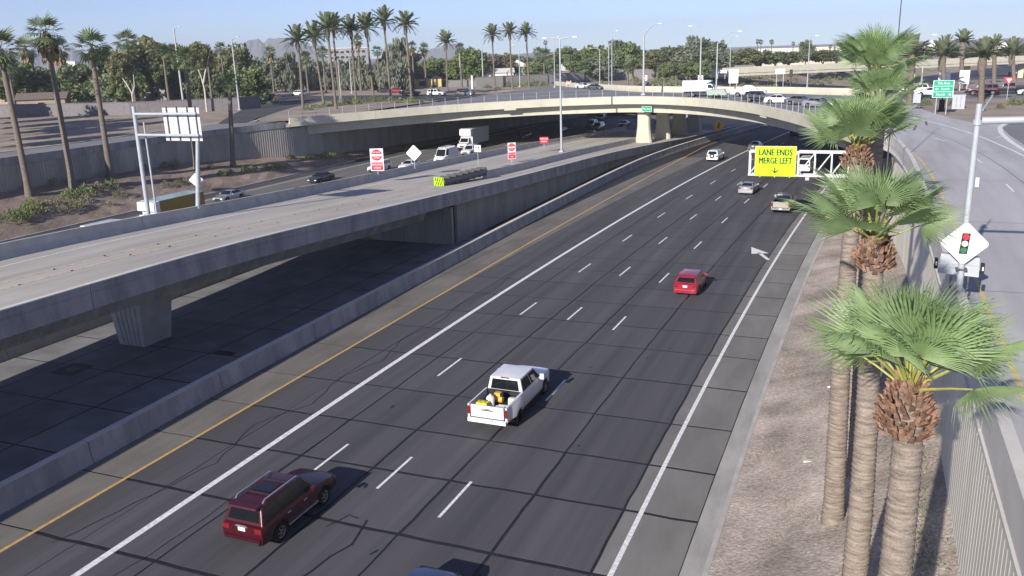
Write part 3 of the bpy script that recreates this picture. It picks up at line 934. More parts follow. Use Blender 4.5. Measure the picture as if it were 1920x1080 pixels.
for a, b in [((8.42, 45.5), (8.42, 48.6)), ((8.42, 57.7), (8.38, 60.8)), ((8.1, 71.4), (7.95, 74.4)), ((6.7, 86.6), (5.95, 89.6)), ((4.4, 98.2), (3.7, 101.2))]:
    mark([a, b], 0.14, 8.567, WHITE_P, "lane_dash", exit_ramp)
SEAL_L = mat("ramp_joint", (0.12, 0.12, 0.125), .8, .2, 3)
mark([(9.4, 40), (9.5, 55), (9.3, 66), (8.7, 76), (7.4, 87), (5.5, 98), (3.8, 107)], 0.05, 8.5645, SEAL_L, "long_joint", exit_ramp)
for y in (34, 47.5, 62, 78, 95):
    mark([(3.7, y), (8, y + .2), (12.6, y + .5)], 0.045, 8.5643, SEAL_L, "cross_joint", exit_ramp)
mark([(5.0, 103.2), (4.5, 97)], 0.22, 8.5655, SEAL_L, "detector_loop", exit_ramp)
mark([(6.2, 108.5), (6.0, 103)], 0.22, 8.5655, SEAL_L, "detector_loop", exit_ramp)
RAMP2 = sheet("turning_roadway", [(14.6, 107), (12.8, 100), (12.5, 92), (12.6, 80), (14.2, 60), (60, 60), (60, 112), (40, 116)], 8.572, ASPH_L)
# street to the right of the overpass
cross = sheet("cross_street", [(4.6, 150.5), (9, 154.5), (17, 151), (60, 149), (140, 150), (140, 172), (30, 170), (10, 166), (3, 163)], 8.565, ASPH_L)
mark([(4.6, 149.9), (9, 153.9), (17, 150.4), (60, 148.4)], 0.35, 8.63, CONC, "kerb", cross)
mark([(3, 164), (10, 167), (30, 171), (90, 172)], 0.3, 8.63, CONC, "kerb", cross)
# streets to the left of the overpass
street = sheet("street", [(-93.0, 181), (-101, 188.5), (-119.6, 195.5), (-129.5, 186), (-119, 158), (-106, 131), (-101, 122), (-105.5, 120), (-118, 138), (-140, 172), (-172, 186), (-290, 198), (-290, 216), (-171, 213), (-130, 213), (-112, 212), (-93.0, 212)], 7.212, ASPH)
fr = [[(-96.3, Y, zl(Y) + .012), (-104.5 - max(0, Y - 95) * .05, Y, zl(Y) + .012)] for Y in (30, 50, 70, 85, 95, 105, 118, 128)]
frontage = struct(grid_sheet(fr).build("frontage_street", ASPH_L))
MB().strip([(-105.2 - max(0, Y - 95) * .05, Y, zl(Y) + .1) for Y in range(30, 118, 6)], -.3, .3).build("kerb", CONC, frontage)
MB().strip([(-95.6, Y, zl(Y) + .1) for Y in range(30, 118, 6)], -.3, .3).build("kerb", CONC, frontage)
isl = sheet("traffic_island", [(-93.6, 126), (-99.5, 123), (-106, 134), (-118, 159), (-128.3, 185.5), (-119.4, 194), (-101.2, 187), (-93.6, 180)], 7.225, DIRT)
mark([(-100, 123), (-106.4, 134), (-118.4, 159), (-128.9, 185.7), (-119.6, 194.7), (-101, 187.8), (-93.2, 180.5)], 0.35, 7.30, CONC, "kerb", isl)
mark([(-290, 216.5), (-171, 213.5), (-130, 213.5), (-112, 212.6), (-93, 212.6)], 0.4, 7.32, CONC, "kerb", street)
# ---- far overpass
FO = thing("far_overpass", "distant cream overpass with long parapet crossing the freeway at right", "bridge", (30, 372, 0))
a, b = Vector((-62, 306, 0)), Vector((170, 502, 0))
d = (b - a).normalized()
pth = [tuple(a + d * s_) for s_ in (0, 60, 120, 180, 240, 303)]
def FOB(mb, n, m):
    o = mb.build(n, m, FO); o.location = (-30, -372, 0); return o
FOB(MB().sweep([(p[0], p[1], 7.0) for p in pth], [(0, 0), (-9, 0), (-9, 1.3), (0, 1.3)]), "deck", CONC_B)
FOB(MB().sweep([(p[0], p[1], 8.0) for p in pth], [(0.3, 0), (0.0, 0), (0.0, 2.1), (0.3, 2.1)]), "parapet", CONC_B)
FOB(MB().sweep([(p[0], p[1], 8.0) for p in pth], [(-9.3, 0), (-9.0, 0), (-9.0, 1.6), (-9.3, 1.6)]), "parapet", CONC_B)
for s_ in (105, 132, 160):
    p = a + d * s_ + Vector((-3.2, 3.6, 0))
    FOB(MB().box(p.x - 1.0, p.x + 1.0, p.y - 1.0, p.y + 1.0, -.1, 7.02), "column", CONC_B)
FANP = [
    (-91.0, 70.1, 3.0, 16.7, 2.54, -0.52, 'leftmost tall fan palm rising from the shrub bank, cut by the frame'),
    (-90.9, 76.1, 3.0, 18.5, 2.41, -0.11, 'second tall fan palm from the left on the shrub bank'),
    (-92.2, 83.2, 3.3, 16.5, 2.44, 0.32, 'third tall fan palm on the shrub bank, flared trunk base'),
    (-90.4, 97.2, 2.6, 15.5, 1.96, 0.47, 'fan palm behind the gantry sign with its back turned'),
    (-89.3, 103.8, 2.1, 12.7, 1.59, 1.10, 'short-crowned fan palm before the ribbed wall corner'),
]
DATEP = [
    (-113.2, 155.7, 7.2, 14.1, 3.62, 0.15),
    (-117.7, 170.1, 7.2, 15.0, 4.04, -1.14),
    (-104.3, 155.0, 7.2, 16.3, 3.54, -0.55),
    (-119.6, 180.0, 7.2, 17.2, 4.35, -0.38),
    (-120.7, 188.7, 7.2, 16.9, 3.99, 0.04),
    (-114.9, 187.8, 7.2, 17.1, 4.20, -0.80),
    (-109.5, 187.0, 7.2, 18.5, 3.88, -0.45),
    (-98.3, 177.2, 7.2, 17.1, 3.64, -0.43),
    (-118.2, 235.4, 7.2, 13.9, 3.81, 0.45),
    (-108.2, 248.9, 7.2, 15.7, 3.61, -0.27),
    (-98.4, 239.4, 7.2, 16.0, 3.44, -0.47),
    (-95.1, 244.9, 7.2, 15.6, 3.49, -0.76),
    (5.4, 134.0, 8.5, 8.5, 3.55, -0.33),
    (11.4, 159.6, 8.5, 7.9, 3.92, -0.74),
    (14.7, 138.7, 8.5, 7.9, 3.35, -0.35),
    (15.8, 181.7, 8.5, 9.8, 2.94, -0.53),
    (22.2, 190.3, 8.5, 8.9, 2.64, -0.68),
    (27.9, 207.7, 8.5, 7.2, 3.97, -1.09),
]
FARP_ = [
    (-154.8, 150.0, 7.2, 15.1, 2.87, 0),
    (-144.8, 150.0, 7.2, 12.9, 2.12, 0),
    (-218.0, 175.0, 7.2, 15.7, 3.56, 1),
    (-209.3, 178.0, 7.2, 15.4, 3.55, 1),
    (-163.1, 190.0, 7.2, 13.9, 1.87, 0),
    (-177.9, 230.0, 7.2, 13.0, 2.21, 1),
    (-168.2, 235.0, 7.2, 11.0, 2.22, 0),
    (-161.4, 235.0, 7.2, 12.1, 2.20, 0),
    (-151.3, 240.0, 7.2, 15.7, 2.03, 1),
    (-147.4, 245.0, 7.2, 12.3, 1.89, 0),
    (-137.4, 250.0, 7.2, 13.3, 1.89, 1),
    (-135.7, 255.0, 7.2, 12.8, 1.92, 1),
    (-125.1, 260.0, 7.2, 12.5, 1.75, 0),
    (-153.8, 420.0, 7.2, 14.9, 1.35, 0),
    (-65.4, 420.0, 7.2, 12.0, 1.25, 0),
    (-56.5, 480.0, 7.2, 12.1, 1.41, 0),
    (-54.8, 480.0, 7.2, 11.8, 1.41, 0),
    (-49.4, 480.0, 7.2, 11.6, 1.40, 0),
    (-40.2, 500.0, 7.2, 10.5, 1.16, 0),
    (-21.1, 500.0, 7.2, 8.2, 1.14, 0),
    (-18.9, 500.0, 7.2, 7.6, 0.85, 0),
    (-113.0, 300.0, 7.2, 10.3, 1.95, 0),
    (-99.5, 270.0, 7.2, 9.1, 2.80, 0),
    (-90.6, 285.0, 7.2, 5.1, 2.54, 0),
    (-68.7, 260.0, 7.2, 4.8, 2.11, 0),
    (-67.6, 262.0, 7.2, 5.6, 1.63, 0),
    (-206.9, 160.0, 7.2, 10.6, 2.77, 0),
    (-154.8, 175.0, 7.2, 11.6, 2.68, 0),
]
TREES = [
    (-211.3, 165.0, 7.2, 11.0, 2.7, 5.0, 'mid', 0),
    (-208.9, 170.0, 7.2, 9.4, 1.7, 4.3, 'olive', 0),
    (-216.1, 180.0, 7.2, 8.5, 1.1, 3.8, 'grey', 0),
    (-198.6, 175.0, 7.2, 10.5, 2.0, 6.1, 'dark', 0),
    (-183.9, 172.0, 7.2, 14.2, 2.0, 5.3, 'dark', 0),
    (-172.0, 165.0, 7.2, 9.4, 1.7, 3.7, 'mid', 0),
    (-184.4, 185.0, 7.2, 16.0, 4.2, 5.3, 'olive', 0),
    (-177.1, 180.0, 7.2, 10.5, 5.0, 3.1, 'mid', 0),
    (-180.7, 190.0, 7.2, 15.0, 3.9, 5.0, 'dark', 0),
    (-191.9, 205.0, 7.2, 12.6, 1.0, 4.8, 'mid', 0),
    (-162.0, 180.0, 7.2, 8.8, 0.9, 3.6, 'dark', 0),
    (-174.3, 200.0, 7.2, 11.2, 1.0, 3.7, 'olive', 0),
    (-153.5, 180.0, 7.2, 7.3, 0.8, 3.3, 'dark', 0),
    (-165.8, 200.0, 7.2, 13.4, 2.4, 4.5, 'olive', 0),
    (-140.4, 172.0, 7.2, 8.8, 1.2, 4.4, 'mid', 0),
    (-186.0, 239.8, 7.2, 10.7, 0.3, 4.6, 'grey', 1),
    (-180.9, 243.4, 7.2, 11.8, 0.3, 4.3, 'weep', 1),
    (-179.5, 251.5, 7.2, 10.4, 0.3, 4.8, 'weep', 1),
    (-174.4, 255.1, 7.2, 9.1, 0.3, 4.4, 'grey', 1),
    (-165.6, 251.5, 7.2, 8.9, 0.3, 4.7, 'weep', 1),
    (-157.4, 248.0, 7.2, 9.8, 0.3, 4.6, 'weep', 1),
    (-151.6, 245.7, 7.2, 7.5, 0.3, 3.8, 'weep', 1),
    (-148.7, 250.4, 7.2, 9.1, 0.3, 3.9, 'weep', 1),
    (-141.2, 243.4, 7.2, 8.5, 0.3, 4.1, 'weep', 1),
    (-142.9, 251.5, 7.2, 14.8, 0.4, 4.5, 'weep', 1),
    (-146.3, 263.2, 7.2, 11.7, 0.8, 4.0, 'grey', 1),
    (-150.8, 280.8, 7.2, 7.6, 1.0, 5.0, 'bright', 2),
    (-151.4, 292.5, 7.2, 8.9, 1.5, 4.8, 'mid', 2),
    (-145.9, 294.8, 7.2, 8.7, 1.3, 5.2, 'bright', 2),
    (-136.9, 292.5, 7.2, 11.3, 1.6, 5.5, 'bright', 2),
    (-138.0, 306.5, 7.2, 9.0, 2.3, 4.9, 'brown', 2),
    (-133.9, 310.0, 7.2, 8.9, 2.1, 4.9, 'brown', 2),
    (-131.5, 315.9, 7.2, 9.3, 2.2, 3.7, 'olive', 2),
    (-139.6, 351.0, 7.2, 8.4, 0.3, 5.1, 'dark', 2),
    (-109.9, 290.0, 7.2, 7.8, 0.8, 3.8, 'mid', 3),
    (-117.1, 330.0, 7.2, 8.7, 1.5, 5.1, 'dark', 3),
    (-111.4, 330.0, 7.2, 11.2, 3.4, 5.5, 'mid', 3),
    (-97.3, 300.0, 7.2, 9.5, 3.0, 4.2, 'mid', 3),
    (-98.5, 320.0, 7.2, 11.6, 2.4, 5.3, 'bright', 3),
    (-85.8, 290.0, 7.2, 6.6, 1.3, 4.4, 'grey', 3),
    (-90.3, 310.0, 7.2, 10.7, 0.7, 4.7, 'mid', 3),
    (-87.7, 320.0, 7.2, 12.8, 1.2, 5.2, 'dark', 3),
    (-80.4, 310.0, 7.2, 11.1, 0.5, 5.0, 'mid', 3),
    (-78.9, 320.0, 7.2, 8.7, 3.0, 4.0, 'brown', 3),
    (-68.9, 300.0, 7.2, 8.7, 3.7, 4.1, 'olive', 4),
    (-73.2, 330.0, 7.2, 10.0, 2.6, 5.7, 'dark', 4),
    (-53.1, 240.0, 7.2, 5.8, 2.9, 1.8, 'mid', 6),
    (-48.7, 235.0, 7.2, 6.1, 3.3, 2.0, 'mid', 6),
    (-67.1, 330.0, 7.2, 10.6, 2.4, 5.6, 'dark', 4),
    (-58.6, 300.0, 7.2, 8.4, 2.7, 5.5, 'grey', 4),
    (-44.8, 235.0, 7.2, 6.3, 2.8, 2.3, 'mid', 6),
    (-61.2, 330.0, 7.2, 13.5, 2.3, 4.8, 'grey', 4),
    (-41.0, 232.0, 7.2, 6.3, 2.8, 2.0, 'mid', 6),
    (-52.8, 300.0, 7.2, 8.6, 2.6, 4.7, 'dark', 4),
    (-55.3, 330.0, 7.2, 11.4, 2.5, 4.7, 'dark', 4),
    (-51.6, 320.0, 7.2, 8.9, 2.7, 3.8, 'grey', 4),
    (-52.4, 360.0, 7.2, 8.3, 2.9, 5.1, 'mid', 4),
    (-46.5, 360.0, 7.2, 8.3, 2.8, 5.1, 'olive', 4),
    (-41.9, 370.0, 7.2, 7.9, 2.8, 4.8, 'mid', 4),
    (-37.2, 380.0, 7.2, 7.2, 2.9, 4.9, 'mid', 4),
    (-31.9, 380.0, 7.2, 7.1, 2.8, 4.4, 'dark', 4),
    (-24.7, 370.0, 7.2, 11.1, 4.1, 2.6, 'dark', 4),
    (-18.9, 390.0, 7.2, 7.0, 2.9, 4.9, 'olive', 4),
    (-14.0, 400.0, 7.2, 7.0, 2.6, 5.0, 'mid', 4),
    (-5.9, 430.0, 7.2, 6.5, 2.9, 5.3, 'dark', 5),
    (0.8, 430.0, 7.2, 6.5, 2.8, 5.3, 'mid', 5),
    (5.1, 420.0, 7.2, 6.9, 3.3, 5.2, 'mid', 5),
    (11.5, 420.0, 7.2, 7.2, 3.1, 5.6, 'dark', 5),
    (19.4, 430.0, 7.2, 6.4, 2.7, 5.2, 'mid', 5),
    (34.6, 450.0, 7.2, 6.7, 2.4, 5.4, 'dark', 5),
    (42.3, 450.0, 7.2, 5.5, 2.2, 5.8, 'mid', 5),
    (49.8, 450.0, 7.2, 4.8, 2.0, 5.3, 'olive', 5),
    (55.9, 440.0, 7.2, 5.6, 2.0, 6.1, 'dark', 5),
    (59.9, 440.0, 7.2, 6.4, 1.9, 5.1, 'mid', 5),
]
SHRUBS = [
    (-86.3, 63.6, 1.41, 1.29, 'g'),
    (-86.4, 65.4, 1.48, 1.19, 'g'),
    (-86.8, 67.4, 1.59, 1.22, 'y'),
    (-88.3, 68.2, 2.14, 0.98, 'g'),
    (-87.8, 70.4, 1.95, 1.07, 'y'),
    (-88.6, 73.4, 2.24, 1.03, 'g'),
    (-86.9, 74.2, 1.65, 0.91, 'y'),
    (-88.8, 76.0, 2.28, 1.19, 'g'),
    (-89.1, 78.3, 2.38, 1.08, 'y'),
    (-89.4, 80.3, 2.46, 1.16, 'g'),
    (-86.8, 79.4, 1.59, 0.95, 'y'),
    (-86.3, 72.0, 1.41, 0.89, 'y'),
    (-85.9, 70.0, 1.27, 0.87, 'y'),
    (-85.3, 76.2, 1.04, 0.66, 'y'),
    (-92.2, 70.7, 3.65, 0.57, 's'),
    (-92.2, 74.6, 3.67, 0.59, 's'),
    (-92.3, 77.0, 3.66, 0.54, 's'),
    (-92.3, 81.8, 3.62, 0.49, 's'),
    (-92.4, 89.3, 3.45, 0.67, 's'),
    (-92.4, 93.3, 3.37, 0.69, 's'),
    (-92.3, 95.1, 3.33, 0.70, 's'),
    (-89.8, 99.4, 2.37, 0.63, 's'),
    (-87.0, 87.3, 1.59, 0.72, 'y'),
    (-87.1, 89.9, 1.57, 0.74, 'y'),
    (-87.1, 91.4, 1.57, 0.67, 'y'),
    (-87.2, 98.6, 1.59, 0.71, 'g'),
    (-87.1, 100.4, 1.51, 0.71, 'g'),
    (-86.9, 103.5, 1.40, 0.81, 'g'),
    (-87.1, 105.6, 1.43, 0.74, 'g'),
    (-86.3, 107.8, 1.16, 0.83, 'g'),
    (-86.1, 109.9, 1.05, 0.93, 'g'),
    (-85.7, 111.8, 0.98, 0.77, 'y'),
    (-88.1, 116.5, 1.72, 0.80, 'd'),
    (-87.1, 119.4, 1.38, 0.81, 'g'),
    (-86.8, 121.4, 1.23, 0.91, 'g'),
    (-86.5, 123.7, 1.05, 0.92, 'g'),
    (-86.7, 126.7, 0.96, 0.85, 'g'),
    (-86.9, 129.6, 0.89, 0.67, 'y'),
]
SHRUBS2 = [
    (-109.8, 152.3, 7.20, 1.13, 'g'),
    (-112.2, 158.9, 7.20, 1.05, 'g'),
    (-113.2, 164.2, 7.20, 1.20, 'g'),
    (-111.8, 165.8, 7.20, 1.21, 'y'),
    (-111.7, 169.4, 7.20, 1.23, 'g'),
    (-110.4, 171.1, 7.20, 1.24, 'g'),
    (-110.1, 174.9, 7.20, 1.38, 'g'),
    (-111.2, 181.0, 7.20, 1.29, 'g'),
    (-108.3, 180.6, 7.20, 1.15, 'g'),
    (-104.0, 178.0, 7.20, 1.26, 'y'),
    (-100.2, 175.5, 7.20, 1.24, 'g'),
    (-97.5, 175.2, 7.20, 1.23, 'g'),
    (-95.1, 174.9, 7.20, 0.98, 'y'),
    (-144.4, 187.7, 7.20, 1.13, 'y'),
    (-134.7, 171.9, 7.20, 0.78, 'd'),
    (-111.6, 249.9, 7.20, 1.34, 'g'),
    (-104.1, 241.0, 7.20, 0.97, 'y'),
    (-107.0, 255.5, 7.20, 1.70, 'g'),
    (-104.9, 258.4, 7.20, 1.54, 'g'),
    (-101.3, 257.2, 7.20, 1.70, 'g'),
    (-99.3, 260.1, 7.20, 1.71, 'g'),
    (-95.6, 258.9, 7.20, 1.35, 'g'),
    (4.2, 133.1, 8.52, 0.68, 'y'),
    (7.4, 135.0, 8.52, 0.98, 'd'),
    (11.1, 134.6, 8.52, 0.97, 'd'),
    (16.0, 128.9, 8.52, 0.56, 'b'),
    (18.3, 135.0, 8.52, 0.87, 'g'),
    (19.7, 137.0, 8.52, 0.74, 'g'),
    (-60.1, 260.7, 7.20, 1.29, 'g'),
    (-59.2, 267.9, 7.20, 1.66, 'g'),
    (-73.1, 285.8, 7.20, 1.43, 'y'),
]
ORD = ["first", "second", "third", "fourth", "fifth", "sixth", "seventh", "eighth", "ninth", "tenth", "eleventh", "twelfth", "thirteenth", "fourteenth", "fifteenth", "sixteenth", "seventeenth", "eighteenth"]
# ================================================================== palms
def fan_mesh(name, R, n, span, lp, droop, seed, mats, detail=True):
    """fan frond: stalk along +x from the origin, pleated blade with split tips"""
    r = RN(seed)
    mb = MB()
    # stalk
    pts = [(lp * t, 0, -0.10 * lp * t * t) for t in (0, .33, .66, 1)]
    mb.tube(pts, [0.030, 0.022, 0.017, 0.014], 5, 1)
    hx, hz = lp, -0.10 * lp
    def P(rr, a, lift=0.0):
        k = rr / R
        x, y = rr * cos(a), rr * sin(a)
        z = -droop * k * k - 0.10 * R * (abs(sin(a)) ** 2) * k + lift
        return (hx + x, y, hz + z - 0.10 * lp * (x / max(lp, .1)) * 0.9)
    for i in range(n):
        a0 = -span / 2 + span * i / n
        a1 = -span / 2 + span * (i + 1) / n
        am = (a0 + a1) / 2
        rl = R * r.uniform(0.88, 1.06) * (0.80 + 0.20 * cos(am * 0.75))
        w = (a1 - a0) / 2
        fo = 0.018 * R
        b = P(0.03, am)
        m0, mm, m1 = P(rl * .44, am - w * .98), P(rl * .44, am, fo), P(rl * .44, am + w * .98)
        tw = w * r.uniform(0.26, 0.40)
        da = r.uniform(-.45, .45) * w
        q0, qm, q1 = P(rl * .74, am - tw + da), P(rl * .74, am + da, fo * .8), P(rl * .74, am + tw + da)
        t = P(rl, am + da * 2.4, -droop * r.uniform(.1, 1.3))
        o = len(mb.v)
        mb.add([b, m0, mm, m1, q0, qm, q1, t], [(0, 1, 2), (0, 2, 3), (1, 4, 5, 2), (2, 5, 6, 3), (4, 7, 5), (5, 7, 6)], 0)
    return mb.mesh(name, mats)
FANS = [fan_mesh("frond", R, 36, radians(sp), lp, dr, i, [LEAF_FAN, STALK]) for i, (R, sp, lp, dr) in enumerate([(1.0, 205, .85, .06), (0.95, 190, 1.0, .12), (1.05, 215, .75, .03), (0.9, 185, .95, .17)])]
def bark_trunk(x, y, z0, x1, y1, z1, r0, r1, seed, m, n=16, ring=0.045):
    r = RN(seed)
    k = int((z1 - z0) / ring)
    vs, fs = [], []
    for i in range(k + 1):
        t = i / k
        sx = x + (x1 - x) * t + 0.05 * sin(t * 5 + seed)
        sy = y + (y1 - y) * t + 0.05 * cos(t * 4 + seed)
        rad = r0 + (r1 - r0) * t
        rad *= 1 + 0.32 * max(0, 1 - t * 7) ** 2 + (-.03, .01, .05)[i % 3] + r.uniform(-.015, .015)
        for j in range(n):
            a = 2 * pi * j / n
            q = rad * (1 + r.uniform(-.022, .022))
            vs.append((sx + q * cos(a), sy + q * sin(a), z0 + (z1 - z0) * t + r.uniform(-.008, .008)))
    for i in range(k):
        for j in range(n):
            fs.append((i * n + j, i * n + (j + 1) % n, (i + 1) * n + (j + 1) % n, (i + 1) * n + j))
    return MB().add(vs, fs)
bootm = MB()
bootm.add([(-.075, 0, 0), (.075, 0, 0), (.06, -.06, .13), (-.06, -.06, .13), (.028, -.13, .27), (-.028, -.13, .27), (-.06, .05, 0), (.06, .05, 0), (.035, -.06, .26), (-.035, -.06, .26)],
          [(0, 1, 2, 3), (3, 2, 4, 5), (6, 9, 8, 7), (1, 7, 8, 2), (2, 8, 4), (6, 0, 3, 9), (9, 3, 5), (9, 5, 4, 8)])
BOOTM = bootm.mesh("leaf_base", [BOOT])
def near_palm(x, y, z0, x1, y1, zt, r0, r1, nfr, sc, seed, label, boots=(0.8, 60), spread=0.0):
    r = RN(seed)
    t = thing("fan_palm", label, "palm tree", (x, y, z0), 0, "fan palms on the gravel bank")
    bark_trunk(0, 0, -0.4, x1 - x, y1 - y, zt - z0, r0, r1, seed, BARK_N).build("trunk", BARK_N, t, 0.9)
    tx, ty, tz = x1 - x, y1 - y, zt - z0
    bh, nb_ = boots
    for i in range(nb_):
        u = i / nb_
        a = i * 2.39996 + r.uniform(-.2, .2)
        rad = (r1 + 0.12) * (1.15 - 0.72 * abs(u - .35) ** 1.2 * (1.5 if u > .35 else .6)) + 0.0
        hgt = tz - bh * 0.85 + bh * u
        link("leaf_base", BOOTM, t, (tx + rad * cos(a), ty + rad * sin(a), hgt), rot=(radians(r.uniform(-26, 10)) + 0.28 - 0.35 * u, radians(r.uniform(-14, 14)), a + pi / 2), scale=(sc * r.uniform(.6, .95), sc * r.uniform(.6, 1.0), sc * r.uniform(.45, .8)))
    for i in range(nfr):
        u = (i + 0.5) / nfr
        a = i * 2.39996 + seed + r.uniform(-.25, .25)
        el = radians(89 - 60 * u ** 1.0 + r.uniform(-11, 9) + 10 * u * max(0, -sin(a)) - 5 * u * u * abs(cos(a)))
        roll = r.uniform(-.45, .45)
        o = link("frond", FANS[r.randrange(4)], t, (tx + 0.06 * cos(a), ty + 0.06 * sin(a), tz + 0.12 * (1 - u)))
        o.rotation_euler = (Matrix.Rotation(a, 3, 'Z') @ Matrix.Rotation(-el, 3, 'Y') @ Matrix.Rotation(roll, 3, 'X')).to_euler()
        s_ = sc * (0.92 + 0.2 * min(1, u * 1.8)) * r.uniform(.92, 1.08)
        o.scale = (s_, s_, s_)
    return t
near_palm(1.2, 14.35, 2.9, 1.0, 15.05, 11.68, .34, .235, 24, 1.04, 3, "nearest fan palm, large green crown over orange leaf bases at right", (1.0, 150))
near_palm(0.62, 20.3, 1.9, 0.38, 20.6, 13.05, .33, .215, 22, 1.0, 5, "second nearest fan palm, crown between the first and the sign truss end", (0.8, 110))
near_palm(-0.12, 28.2, 0.9, -0.2, 28.2, 14.25, .36, .22, 25, 1.0, 8, "third fan palm whose crown covers the right end of the sign truss", (0.7, 90))
near_palm(0.55, 31.5, 1.3, 0.35, 31.4, 15.3, .34, .21, 20, 0.8, 14, "fan palm with orange boots just above the third palm's crown", (0.6, 60))
near_palm(0.3, 40.0, 0.9, 0.15, 40.0, 16.2, .34, .21, 24, 1.05, 21, "farthest of the bank's fan palms, crown against the sky at top right", (0.6, 50))

# ---- fan palms farther off
def fan_crown(seed, n, R, mats, skirt=False, det=11):
    r = RN(seed)
    mb = MB()
    for i in range(n):
        u = (i + .5) / n
        el = radians(82 - 130 * u ** .9 + r.uniform(-8, 8))
        a = i * 2.39996 + r.uniform(-.3, .3)
        M_ = Matrix.Rotation(a, 3, 'Z') @ Matrix.Rotation(-el, 3, 'Y') @ Matrix.Rotation(r.uniform(-.4, .4), 3, 'X')
        lp = R * r.uniform(.38, .5)
        br = R * r.uniform(.48, .6)
        mb.add([M_ @ Vector((0, -.03, 0)), M_ @ Vector((0, .03, 0)), M_ @ Vector((lp, 0, 0))], [(0, 1, 2)], 0)
        for k in range(det):
            b0 = radians(-105 + 210 * k / det)
            b1 = radians(-105 + 210 * (k + .78) / det)
            bm = (b0 + b1) / 2
            L = br * r.uniform(.85, 1.1) * (.75 + .25 * cos(bm))
            dz = -.28 * L
            mb.add([M_ @ Vector((lp, 0, 0)), M_ @ Vector((lp + L * .6 * cos(b0), L * .6 * sin(b0), dz * .3)), M_ @ Vector((lp + L * cos(bm), L * sin(bm), dz)), M_ @ Vector((lp + L * .6 * cos(b1), L * .6 * sin(b1), dz * .3))], [(0, 1, 2, 3)], 0)
    if skirt:
        for i in range(int(n * 1.3)):
            a = i * 2.39996
            z = -R * r.uniform(.1, .9)
            rad = R * r.uniform(.15, .42)
            L = R * r.uniform(.5, .8)
            w = L * .22
            c_, s_ = cos(a), sin(a)
            mb.add([(rad * c_ * .5, rad * s_ * .5, z + L * .4), (rad * c_ - s_ * w, rad * s_ + c_ * w, z - L * .3), (rad * c_ * 1.1, rad * s_ * 1.1, z - L * .7), (rad * c_ + s_ * w, rad * s_ - c_ * w, z - L * .3)], [(0, 1, 2, 3)], 1)
    return mb.mesh("crown", mats)
FC = [fan_crown(31, 30, 1.0, [LEAF_FAR, LEAF_DEAD]), fan_crown(37, 28, 1.0, [LEAF_FAR, LEAF_DEAD], True), fan_crown(41, 26, 1.0, [LEAF_FAR, LEAF_DEAD])]
def mid_trunk(H, r0, r1, lean, seed, m=BARK, n=9, dy=0.0):
    r = RN(seed)
    k = max(6, int(H / 0.8))
    pts, rs = [], []
    for i in range(k + 1):
        t = i / k
        pts.append((lean * t + .06 * sin(3 * t + seed), dy * t, -0.3 + (H + 0.3) * t))
        rs.append((r0 + (r1 - r0) * t) * (1 + .35 * max(0, 1 - 9 * t)) * (1 + r.uniform(-.03, .03)))
    return MB().tube(pts, rs, n)
for i, (x, y, z, H, R, lean, lab) in enumerate(FANP):
    t = thing("fan_palm", lab, "palm tree", (x, y, z), 0, "fan palms on the shrub bank")
    mid_trunk(H, .40, .27, lean, i).build("trunk", BARK, t, 0.9)
    link("crown", FC[i % 3 if i != 4 else 2], t, (lean, 0, H), i * 1.3, scale=R * 1.15)
far_lab = {}
for i, (x, y, z, H, R, sk) in enumerate(sorted(FARP_, key=lambda q: q[0] / q[1])):
    b = x / y
    zone = "above the trees at upper left" if b < -0.85 else "above the trees behind the date palm row" if b < -0.47 else "in the background beyond the overpass"
    far_lab[zone] = far_lab.get(zone, 0) + 1
    t = thing("fan_palm", "%s slender fan palm from the left %s" % (ORD[far_lab[zone] - 1], zone), "palm tree", (x, y, z), 0, "distant fan palms")
    mid_trunk(H, .34 if y < 300 else .28, .22, 0, i, n=7).build("trunk", BARK, t, 0.9)
    link("crown", FC[1 if sk else (0, 2)[i % 2]], t, (0, 0, H), i * 2.1, scale=R * 1.2)
# ---- date palms: feather fronds
def feather(name, L, seed, m, droop):
    r = RN(seed)
    mb = MB()
    N = 16
    pts = []
    for i in range(N + 1):
        t = i / N
        pts.append(Vector((L * (t - .10 * droop * t * t), 0, -droop * L * .45 * t ** 2.2)))
    for i in range(N):
        a, b = pts[i], pts[i + 1]
        mb.add([a + Vector((0, -.02, 0)), a + Vector((0, .02, 0)), b + Vector((0, .02, 0)), b + Vector((0, -.02, 0))], [(0, 1, 2, 3)])
        if i < 2:
            continue
        t = i / N
        w = L * .17 * (1 - .75 * abs(t - .45) ** 1.2 * 1.3)
        for s_ in (-1, 1):
            for q in (0, .5):
                p = a.lerp(b, q)
                tip = p + Vector((w * .75, s_ * w, w * r.uniform(-.15, .25)))
                mb.add([p + Vector((-.035, 0, 0)), p + Vector((.055, 0, 0)), tip], [(0, 1, 2) if s_ > 0 else (1, 0, 2)])
    return mb.mesh(name, [m])
FEA = [feather("frond", 1.0, 50 + i, LEAF_DATE, d) for i, d in enumerate((.25, .55, .9, 1.2))]
bulb = None
nl, nr = 0, 0
